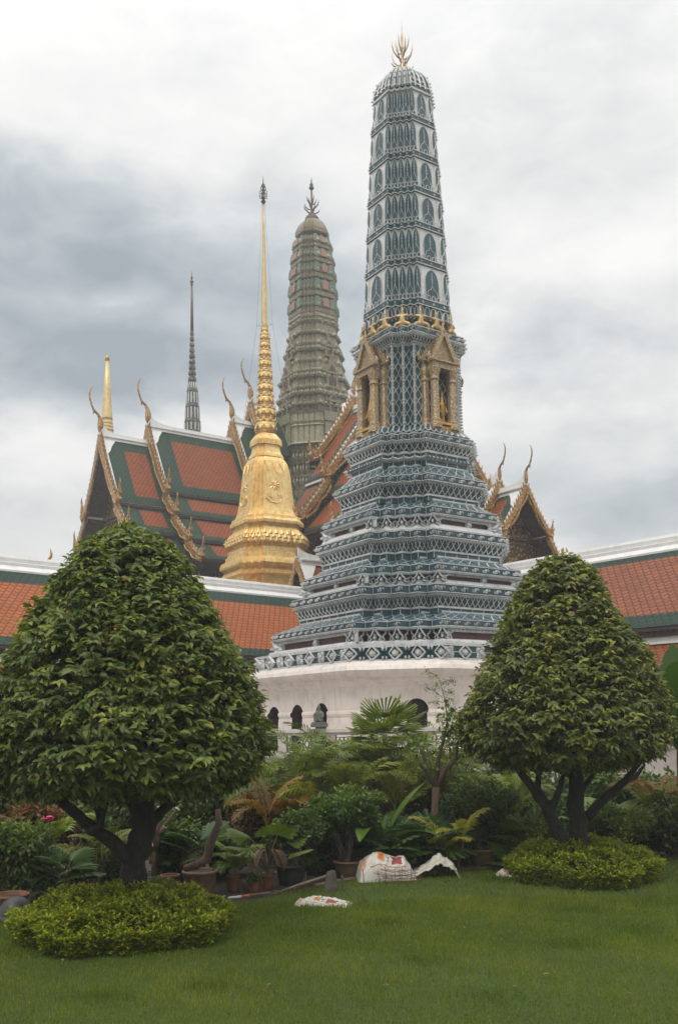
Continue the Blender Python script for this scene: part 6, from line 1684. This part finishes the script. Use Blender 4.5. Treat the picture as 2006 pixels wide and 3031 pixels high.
    shrub('scrubby little plant in the smallest terracotta pot', 750, P['small'][1], 2585, 46, 'leaf_dark', 160, .03, P['small'][2], .1, stemn=3)
    shrub('trimmed dark bush in the black pot', 865, P['black'][1]+.05, 2400, 200, 'leaf_dark', 2300, .045, P['black'][2], .3)
    shrub('spreading bush with yellow green top, in the pot right of the hoe', 1015, P['mid'][1]+.1, 2330, 270, 'leaf_bright', 2600, .05, P['mid'][2], .38)
    areca('tall feathery palm just right of the left tree crown', 880, 12.0, 2150, .95, 'leaf_palm', 13, .3, 5, .34)
    areca('feathery palm under the second arch of the tower base', 960, 13.2, 2130, .95, 'leaf_palm', 14, .25, 5, .36)
    areca('palm with dying orange fronds under the left crown edge', 850, 11.0, 2290, .55, 'leaf_orange', 9, .45, 3, .26)
    shrub('orange flowering croton bush behind the lime fan palm', 800, 11.3, 2330, 190, 'leaf_croton', 1300, .07)
    areca('olive feather palm in the middle of the bed', 1030, 11.8, 2240, .8, 'leaf_olive', 13, .35, 4, .32)
    for q_, (px, Y, top) in enumerate(((1135, 12.6, 2045),)):
        x = spot(px, Y); H = zat(px, top, Y); r = empty('fan_palm', (x, Y, 0)); tag(r, 'tallest fan palm with upright spiky leaves before the large arch', 'palm', 'palms in the planting bed'); S = Strips(); st = MB()
        st.tube([(0, 0, 0), (.03, 0, H*.35), (0, 0, H*.66)], [.07, .06, .045], 8); st.build('stem', MT['bark_pale'], r)
        for k in range(34):
            a = 2.4*k; e = R(86-2.5*k); P_ = curve_pts((0, 0, H*.64), a, e, e-R(14), H*random.uniform(.12, .22), 3); ribbon(S, P_, .007, .4, Vector((-math.sin(a), math.cos(a), 0)))
            d = (P_[-1]-P_[-2]).normalized(); fan(S, P_[-1], d, Vector((-math.cos(a), -math.sin(a), .5)), H*.15*random.uniform(.8, 1.15), 150, 13, .8, random.uniform(.3, .8), .25)
        S.build('fan_leaves', MT['leaf_palm'], r)
    areca('yellowish feather palm right of the tallest fan palm', 1200, 12.2, 2190, .85, 'leaf_olive', 13, .5, 4, .32)
    for px, Y, top, spr, m, t, lab in ((715, 12.6, 2190, .8, 'leaf_palm', .4, 'feathery palm beside the left tree crown, below the first arch'), (1010, 12.7, 2170, .85, 'leaf_palm', .5, 'bright feathery palm left of the tallest fan palm'), (1075, 13.0, 2130, .9, 'leaf_olive', .45, 'olive feather palm rising just left of the tallest fan palm'),
            (1190, 13.1, 2120, .9, 'leaf_palm', .5, 'bright feathery palm under the large arch'), (1275, 12.9, 2180, .85, 'leaf_olive', .4, 'olive feather palm behind the crooked tree'), (1380, 12.8, 2200, .85, 'leaf_palm', .45, 'feathery palm at the edge of the right tree crown'),
            (830, 12.4, 2200, .8, 'leaf_olive', .35, 'drooping olive palm under the third small arch'), (940, 11.6, 2290, .65, 'leaf_olive', .6, 'yellow green palm in the middle of the bed')):
        areca(lab, px, Y, top, spr, m, 15, t, 5, .34)
    # big paddle leaves
    x = spot(1095, 10.9); r = empty('paddle_leaf_plant', (x, 10.9, 0)); tag(r, 'plant with long upright paddle leaves in the middle of the bed', 'plant'); S = Strips(); H = zat(1095, 2300, 10.9)
    for a, e0, e1, L, W, t in ((R(15), R(70), R(40), H*1.12, .16, .55), (R(160), R(78), R(30), H*1.0, .18, .35), (R(260), R(75), R(-35), H*1.15, .17, .62), (R(320), R(65), R(-20), H*1.05, .2, .3), (R(200), R(60), R(-30), H*.9, .2, .25), (R(60), R(70), R(0), H*1.0, .18, .3)): blade_leaf(S, (0, 0, 0), a, e0, e1, L, W, t, .45)
    S.build('leaves', MT['leaf_fan'], r)
    fanpalm('dark fan palm behind the pot with the blue bottle', 1150, 10.7, 2400, .36, 'leaf_fan', 10, .25, .3, .25, dead=3)
    fanpalm('dark fan palm behind the widest pot', 1255, 10.9, 2390, .38, 'leaf_fan', 10, .22, .35, .25, dead=4)
    # branching bare tree
    Yt = 11.2; x = spot(1285, Yt); r = empty('frangipani_tree', (x, Yt, 0)); tag(r, 'small crooked tree with forked reddish branches and few leaves', 'tree'); b = MB(); tips = []
    def px5(px, py, dy=0.0): w = at(px, py, Yt+dy); return Vector((w.x-x, dy, w.z))
    for path, rad in (([(1285, 2540), (1286, 2440), (1290, 2330)], [.06, .045, .045]), ([(1290, 2330), (1262, 2285), (1250, 2230), (1235, 2190)], [.035, .022, .016, .01]), ([(1290, 2330), (1296, 2250), (1315, 2180), (1325, 2125)], [.035, .024, .017, .01]),
                      ([(1290, 2330), (1315, 2280), (1350, 2245), (1362, 2235)], [.04, .032, .028, .02]), ([(1262, 2285), (1240, 2260), (1232, 2235)], [.018, .012, .008]), ([(1315, 2180), (1345, 2150), (1352, 2128)], [.014, .01, .007]), ([(1350, 2245), (1352, 2200), (1366, 2170)], [.018, .012, .008])):
        pts = [px5(*q, random.uniform(-.08, .08) if i > 1 else 0) for i, q in enumerate(path)]; b.tube(pts, rad, 7); tips.append(pts[-1]); tips.append(pts[-2])
    b.build('trunk', MT['bark_pale'], r, True); n = 420; ti = rng.integers(2, len(tips), n); tp = np.array([list(v) for v in tips])[ti] + rng.normal(0, .10, (n, 3)); d = rand_unit(n)+np.array([0, 0, -.2])
    cloud('crown', LEAF_V, LEAF_F, tp, d, rand_unit(n)+np.array([0, 0, 1.0]), rng.uniform(.05, .09, n), rng.uniform(.03, .045, n), np.clip(rng.normal(.5, .2, n), 0, 1), MT['leaf_bright'], r)
    Yt = 12.3; x = spot(1330, Yt); r = empty('sapling', (x, Yt, 0)); tag(r, 'thin sapling with wispy feathery top against the white tower base', 'tree'); b = MB(); tips = []
    trunk_ = [px_ for px_ in ((1330, 2500), (1335, 2300), (1325, 2150), (1318, 2080), (1300, 2010))]; pts = [Vector((at(p, q, Yt).x-x, 0, at(p, q, Yt).z)) for p, q in trunk_]; b.tube(pts, [.018, .014, .009, .006, .003], 5)
    for k in range(11):
        p = pts[2].lerp(pts[4], k/10); a = random.uniform(0, 6.28); e = p+Vector((math.cos(a)*.2, math.sin(a)*.2, random.uniform(.0, .14))); b.tube([p, p.lerp(e, .5)+Vector((0, 0, .02)), e], [.004, .003, .002], 4); tips += [p.lerp(e, f) for f in (.4, .6, .8, 1)]
    b.build('trunk', MT['twig'], r); n = 520; ti = rng.integers(0, len(tips), n); tp = np.array([list(v) for v in tips])[ti]+rng.normal(0, .025, (n, 3))
    cloud('crown', SIMPLE_V, SIMPLE_F, tp, rand_unit(n)+np.array([0, 0, .2]), rand_unit(n), rng.uniform(.025, .05, n), rng.uniform(.008, .014, n), np.clip(rng.normal(.55, .2, n), 0, 1), MT['leaf_bright'], r)
    areca('yellowing young palm between the widest pot and the ringed pot', 1318, 10.6, 2400, .33, 'leaf_olive', 8, .85, 2, .2)
    shrub('rounded dark bush growing from the ringed pot', 1405, P['right'][1]+.15, 2300, 260, 'leaf_dark', 2600, .042, P['right'][2], .3)
    areca('feather palm left of the right topiary trunk', 1480, 11.9, 2250, .75, 'leaf_palm', 12, .45, 4, .3)
    fanpalm('light green fan palm left of the right topiary trunk', 1555, 11.3, 2380, .36, 'leaf_fan_lime', 10, .22, .3, .2)
    x = spot(1790, 12.0); r = empty('paddle_leaf_plant', (x, 12.0, 0)); tag(r, 'plant with broad glossy leaves right behind the right topiary trunk', 'plant'); S = Strips(); H = zat(1790, 2300, 12.0)
    for k in range(9): blade_leaf(S, (random.uniform(-.1, .1), 0, 0), k*.75+.3, R(80-4*k), R(10-4*k), H*random.uniform(.8, 1.15), .3, random.uniform(.25, .7), .45)
    S.build('leaves', MT['leaf_fan_lime'], r)
    fanpalm('low fan palm with yellow leaf behind the right hedge', 1520, 10.9, 2470, .3, 'leaf_fan_lime', 7, .15, .2, .1)
    shrub('round bush with bright tips right of the right topiary trunk', 1815, 11.5, 2370, 260, 'leaf_bright', 2600, .045)
    shrub('dark green bush at the right edge of the picture', 1985, 11.6, 2350, 240, 'leaf_dark', 2300, .05)
    areca('palm with orange fronds at the right edge', 1925, 12.6, 2280, .75, 'leaf_orange', 9, .3, 3, .3)
    areca('slim green palm below the right tree crown', 1890, 12.2, 2310, .6, 'leaf_olive', 9, .4, 3, .28)
    # banana
    x = spot(2010, 11.3); r = empty('banana_plant', (x, 11.3, 0)); tag(r, 'banana plant with one huge upright leaf cut by the right edge', 'plant'); S = Strips(); b = MB(); H = zat(2000, 2180, 11.3); b.tube([(0, 0, 0), (.02, 0, H*.4), (0, 0, H*.8), (0, 0, H*1.05)], [.085, .07, .055, .03], 10); b.build('stem', MT['banana_stem'], r)
    T = zat(1995, 1900, 11.3); blade_leaf(S, (.0, 0, H*.75), R(100), R(88), R(84), T-H*.75, .58, .2, .14, .12)
    for a, e0, e1, L_, W_ in ((R(20), 74, -20, 1.3, .42), (R(300), 66, -40, 1.2, .40), (R(200), 70, -30, 1.25, .42), (R(250), 82, 20, 1.4, .40), (R(60), 80, 10, 1.4, .42), (R(340), 60, -60, 1.0, .36), (R(150), 64, -50, 1.1, .38)): blade_leaf(S, (0, 0, H*.85), a, R(e0), R(e1), L_, W_, random.uniform(.25, .6), .16)
    S.build('leaves', MT['leaf_fan'], r)
    # dense dark growth at the back of the bed
    back = [(60, 13.2, 2300, 420, 'behind the far left shrub'), (330, 13.4, 2330, 380, 'behind the big trunk'), (560, 13.3, 2270, 330, 'behind the creeper bush'), (740, 13.5, 2240, 330, 'behind the lime fan palm'), (900, 14.2, 2215, 300, 'behind the tall feathery palm'), (1080, 14.0, 2215, 320, 'behind the paddle leaves'),
            (1240, 13.8, 2205, 300, 'behind the crooked tree'), (1420, 13.6, 2215, 320, 'behind the ringed pot'), (1600, 13.8, 2280, 330, 'behind the forked trunk'), (1790, 13.8, 2260, 330, 'behind the bright tipped bush'), (1990, 13.6, 2270, 330, 'behind the right edge bush')]
    for px, Y, top, w, s in back: shrub('dense dark bush at the back of the bed, '+s, px, Y, top, w, 'leaf_dark', 1900, .075, 0, .02, .3, group='dense bushes at the back of the bed')
    low = [(140, 10.2, 2520, 200, 'under the feather palm left of the big trunk'), (320, 10.4, 2510, 230, 'at the foot of the big trunk'), (640, 10.6, 2490, 230, 'above the dead leaves'), (940, 10.9, 2440, 260, 'between the black pot and the hoe'), (1120, 11.1, 2430, 240, 'below the paddle leaves'), (1340, 11.3, 2420, 230, 'beside the yellowing young palm'),
           (1480, 11.5, 2420, 230, 'left of the light green fan palm'), (1660, 11.7, 2430, 260, 'behind the foot of the forked trunk'), (1900, 11.9, 2420, 260, 'above the green plastic pot')]
    for px, Y, top, w, s in low: shrub('low dark leafy plant '+s, px, Y, top, w, 'leaf_dark', 1300, .06, 0, .0, .22, group='low dark plants filling the bed')
    return P
POTS = build_garden()

# ------------------------------------------------------------------ things left on the lawn
def noise3(x, y, s=0.0):
    return (math.sin(x*3.1+s)*math.cos(y*2.7-s*1.3) + .5*math.sin(x*7.3-y*5.1+s*2) + .3*math.sin(x*13.7+y*11.3+s))/1.8
def sack(label, cx, cy, L, W, h, rz, shape, seed, name='plastic_sack'):
    root = empty(name, (cx, cy, 0.012), rz); tag(root, label, 'sack', 'plastic sacks on the lawn')
    nu, nv = 44, 26; b = MB()
    def P(u, v, top):
        x, y, z, th = shape(u, v); wr = .013*noise3(u*6, v*5, seed)+.012*(1-abs(math.sin(u*9+v*4+2.2*noise3(u*3, v*3, seed)+seed)))**3 + .009*(1-abs(math.sin(v*11-u*6+2*noise3(u*4, v*2, seed+2))))**3 - .012; return (x*L+.012*noise3(u*5, v*9, seed+1), y*W+.01*noise3(u*8, v*4, seed+5), max(.003, z*h + wr*min(1, th*2)) if top else max(0.0, (z-th)*h))
    for top in (True, False):
        V = [P(i/nu, j/nv, top) for i in range(nu+1) for j in range(nv+1)]
        F = []; U = []
        for i in range(nu):
            for j in range(nv):
                q = [(i, j), (i+1, j), (i+1, j+1), (i, j+1)]
                if not top: q = q[::-1]
                F.append(tuple(a*(nv+1)+c for a, c in q)); U.append([(a/nu, c/nv) for a, c in q])
        b.add(V, F, 0, U)
    b.build('woven_sheet', MT['sack'], root, True); return root
def build_litter():
    def pillow(u, v):
        g = (math.sin(math.pi*min(1, u*1.02+.0))**.45)*(max(0, math.sin(math.pi*v))**.5) if 0 < u < 1 else 0
        return (u-.5)*(1), (v-.5)*(1-.15*math.sin(u*5)), g*(.82+.2*math.sin(u*4.0+.6)), g
    def upright(u, v):     # fullest at the left, slumping to the right
        hp = float(np.interp(u, (0, .05, .16, .35, .5, .66, .8, .92, 1), (.0, .62, .86, 1.0, .93, .8, .84, .5, 0))); g = max(0, math.sin(math.pi*v))**.38
        return (u-.5), (v-.5)*(.95-.2*u), g*hp, g*hp
    c = ground(1142, 2606); sack('crumpled printed white sack with red and orange panels, before the brown pots', c.x, c.y, .62, .40, .30, R(6), upright, 1.0)
    c = ground(957, 2682); sack('flat dirty white sack lying alone on the grass', c.x, c.y, .52, .24, .085, R(-9), pillow, 4.0)
    c = ground(1925, 2527); sack('small white sack lying right of the right hedge', c.x, c.y, .32, .24, .10, R(-14), pillow, 7.0)
    c = ground(1497, 2597); sack('scrap of white sack poking out left of the right hedge', c.x, c.y, .20, .16, .09, R(10), pillow, 9.0)
    # the draped sack: a sheet hung over a low stick, both ends on the ground
    Yd = ground(1290, 2596).y; x0 = at(1205, 2590, Yd).x; prof = [(1200, 2590), (1225, 2576), (1258, 2556), (1285, 2532), (1297, 2524), (1312, 2536), (1335, 2548), (1346, 2566), (1352, 2585), (1356, 2602)]
    pts = [(at(p, q, Yd).x-x0, max(.02, at(p, q, Yd).z)) for p, q in prof]
    root = empty('plastic_sack', (x0, Yd, .0)); tag(root, 'grey white sack draped in an arch over a low stick, before the widest pot', 'sack', 'plastic sacks on the lawn')
    b = MB(); nu, nv = 60, 14; V, F, U = [], [], []
    for i in range(nu+1):
        f = i/nu*(len(pts)-1); k = min(int(f), len(pts)-2); g = f-k; x = pts[k][0]*(1-g)+pts[k+1][0]*g; z = pts[k][1]*(1-g)+pts[k+1][1]*g
        for j in range(nv+1):
            v = j/nv; y = (v-.5)*.34; s = abs(v-.45)*2; V.append((x+.012*noise3(i*.3, v*6), y, max(.01, z*(1-.42*s**1.6) + .016*noise3(i*.25, v*5, 2))))
    for i in range(nu):
        for j in range(nv): F.append((i*(nv+1)+j, (i+1)*(nv+1)+j, (i+1)*(nv+1)+j+1, i*(nv+1)+j+1)); U.append([(.19+.13*a/nu, c/nv) for a, c in ((i, j), (i+1, j), (i+1, j+1), (i, j+1))])
    b.add(V, F, 0, U); o = b.build('woven_sheet', MT['sack'], root, True); sd = o.modifiers.new('thick', 'SOLIDIFY'); sd.thickness = .006
    b = MB(); b.tube([(.30, 0, 0), (.31, 0, pts[4][1]-.02)], .012, 6); b.build('stick', MT['wood'], root)
    # hoe
    Yh = ground(985, 2640).y; p0 = ground(806, 2654); p1 = at(983, 2588, Yh); root = empty('hoe', tuple(p0)); tag(root, 'old hoe with a long wooden handle resting on its blade', 'hoe')
    b = MB(); d = p1-p0; b.tube([(0, 0, .02), d*.5+Vector((0, 0, .015)), d*.92, d], [.014, .016, .018, .02], 8); b.build('handle', MT['wood'], root, True)
    b = MB(); fr = flat_frame(d+Vector((-.02, -.05, 0)), Vector((.93, .35, 0)), (0, 0, 1), Vector((-.35, .93, 0))); hz = -d.z
    b.prism([(-.03, .035), (.03, .05), (.065, .0), (.075, hz+.02), (-.06, hz), (-.05, -.02)][::-1], fr, -.006, .006); b.tube([d+Vector((-.05, 0, .0)), d+Vector((.03, .0, .01))], .028, 8); b.build('blade', MT['iron'], root)
    # striped rod
    q0, q1 = ground(676, 2668), ground(800, 2652); root = empty('marker_rod', tuple(q0)); tag(root, 'white and orange plastic rod on the grass beside the left hedge', 'rod'); d = q1-q0
    for n_, f0, f1, m in (('white_end', 0, .32, 'plastic_white'), ('orange_section', .32, .52, 'plastic_orange'), ('bare_section', .52, 1.0, 'wood')):
        b = MB(); b.tube([d*f0+Vector((0, 0, .03)), d*f1+Vector((0, 0, .03))], .013, 8); b.build(n_, MT[m], root, True)
    # rusty wire mesh roll in front of the sack
    c = ground(1178, 2616); root = empty('wire_mesh', (c.x, c.y, .0), R(4)); tag(root, 'crushed roll of rusty wire mesh in front of the printed sack', 'wire mesh'); b = MB()
    rw = random.Random(3)
    for k in range(15):
        z = .015+.010*k; L = rw.uniform(.14, .25); cx = rw.uniform(-.05, .06)
        b.tube([(cx-L, rw.uniform(-.1, .08), z+rw.uniform(-.01, .04)), (cx-L*.4, rw.uniform(-.1, .02), z), (cx+L*.3, rw.uniform(-.1, .04), z+rw.uniform(-.02, .02)), (cx+L, rw.uniform(-.08, .08), z*rw.uniform(.5, 1.3)+.005)], .0020, 4)
    for k in range(10):
        x = -.2+.044*k+rw.uniform(-.015, .015); h_ = rw.uniform(.08, .2); b.tube([(x, -.05, .0), (x+rw.uniform(-.03, .03), -.08, h_*.6), (x+rw.uniform(-.03, .03), -.02, h_), (x, .06, h_*.7), (x+rw.uniform(-.02, .02), .08, .0)], .0019, 4)
    b.build('wires', MT['rust'], root)
    # low wire pickets along the edge of the lawn
    k = 0
    for px, py, hgt in ((715, 2672, .14), (740, 2668, .12), (773, 2662, .2), (905, 2640, .2), (1076, 2618, .16), (1090, 2612, .2), (1390, 2582, .14), (1440, 2578, .16)):
        c = ground(px, py); b = MB(); b.tube([(0, 0, 0), (.006*math.sin(k), 0, hgt)], .004, 5); o = b.build('wire_picket', MT['rust']); o.location = c
        tag(o, 'thin rusty wire picket stuck in the lawn edge', 'picket', 'wire pickets along the lawn edge'); k += 1
    c = ground(1013, 2640); b = MB(); b.tube([(0, 0, 0), (.003, 0, .15)], .014, 6); b.tube([(0, .0, .14), (.0, .0, .155)], .017, 6); o = b.build('iron_stake', MT['iron']); o.location = c; tag(o, 'short grey iron stake in the grass right of the hoe', 'stake')
    # upturned basin
    c = ground(48, 2722); w = 98*c.y/FPX/2; root = empty('upturned_basin', (c.x, c.y, 0)); tag(root, 'upturned dark grey rubber basin at the left edge by the hedge', 'basin')
    b = MB(); b.lathe([(.0, w*1.06), (.03, w*1.06), (.035, w)] + [(.035+w*1.12*math.sin(t), w*math.cos(t)**.8) for t in [R(a) for a in (8, 18, 28, 38, 48, 58, 68, 78, 86)]], 28); b.build('shell', MT['basin'], root, True)
    b = MB(); b.lathe([(.0, w*1.07), (.012, w*1.1), (.03, w*1.1), (.04, w*1.04)], 28, caps=False); b.build('rim', MT['basin'], root, True)
    # bottle on a pot rim, ring on another
    x, Y, z = POTS['bot']; c = at(1117, 2528, Y-.08); root = empty('plastic_bottle', (c.x, Y-.1, c.z), R(20)); tag(root, 'blue plastic bottle lying on the rim of a brown pot', 'bottle'); b = MB()
    b.lathe([(-.03, .02), (-.028, .032), (.03, .033), (.045, .02), (.06, .012), (.07, .012)], 12); o = b.build('body', MT['plastic_blue'], root, True); o.rotation_euler = (R(75), 0, 0); b = MB(); b.lathe([(.066, .016), (.085, .016)], 10); o = b.build('cap', MT['plastic_white'], root); o.rotation_euler = (R(75), 0, 0)
    x, Y, z = POTS['right']; c = at(1428, 2498, Y); b = MB(); b.tube([(.06*math.cos(a), .0, .06*math.sin(a)) for a in [i*math.pi/12 for i in range(25)]], .012, 6); o = b.build('rubber_ring', MT['black_pot']); o.location = (c.x, Y-.05, c.z); o.rotation_euler = (R(-25), 0, R(12)); tag(o, 'small dark ring leaning on the rim of the ringed pot', 'ring')
    # sticks lying along the edge of the bed
    for i, (pa, pb, lab) in enumerate((((1215, 2594), (1500, 2570), 'long thin cane lying on the bed edge behind the draped sack'), ((930, 2628), (1070, 2604), 'dark plank edging the bed by the black pot'), ((1330, 2584), (1520, 2560), 'second thin cane lying right of the draped sack'))):
        p, q = ground(*pa), ground(*pb); b = MB(); d = q-p; b.tube([(0, 0, .02), d*.5+Vector((0, .02, .025)), d+Vector((0, 0, .02))], .010 if i != 1 else .022, 6); o = b.build('cane' if i != 1 else 'edging_plank', MT['wood']); o.location = p; tag(o, lab, 'stick')
build_litter()
for px, py, Y, h, sg, lab in ((1668, 1652, 37.0, 34, 1, 'tiny gold curved finial peeking over the right cloister ridge'), (143, 1652, 40.0, 30, 1, 'tiny gold curved finial peeking over the left cloister ridge')):
    c = at(px, py, Y); k = Y/FPX*h; root = empty('roof_finial', (c.x, Y, c.z)); tag(root, lab, 'finial'); b = MB()
    b.tube([Vector((f*k*sg, 0, z*k)) for f, z in ((-.3, -1.6), (-.2, -.6), (.05, -.15), (.28, .12), (.34, .4), (.26, .75), (.2, 1.0))], [k*r for r in (.12, .12, .13, .14, .12, .07, .01)], 6); b.build('horn', MT['gold_trim'], root)
    b = MB(); b.beam((-.3*k, 0, -1.6*k), (-.3*k, 1.5, -1.6*k), .2, .2); b.build('roof_edge', MT['ridge_white'], root)

# ------------------------------------------------------------------ even haze volume, added to veil and pale the distant towers
def build_haze():
    m = bpy.data.materials.new('haze_volume'); m.use_nodes = True; t = NT(m.node_tree); t.n.clear(); o = t.new('ShaderNodeOutputMaterial'); v = t.new('ShaderNodeVolumePrincipled')
    v.inputs['Color'].default_value = (.93, .95, .97, 1); v.inputs['Density'].default_value = .0026; v.inputs['Anisotropy'].default_value = .2; t.l.new(v.outputs[0], o.inputs['Volume'])
    b = MB(); b.box((0, 0, 16.5), (620, 620, 35.0)); tag(b.build('haze', m), kind='stuff')
build_haze()
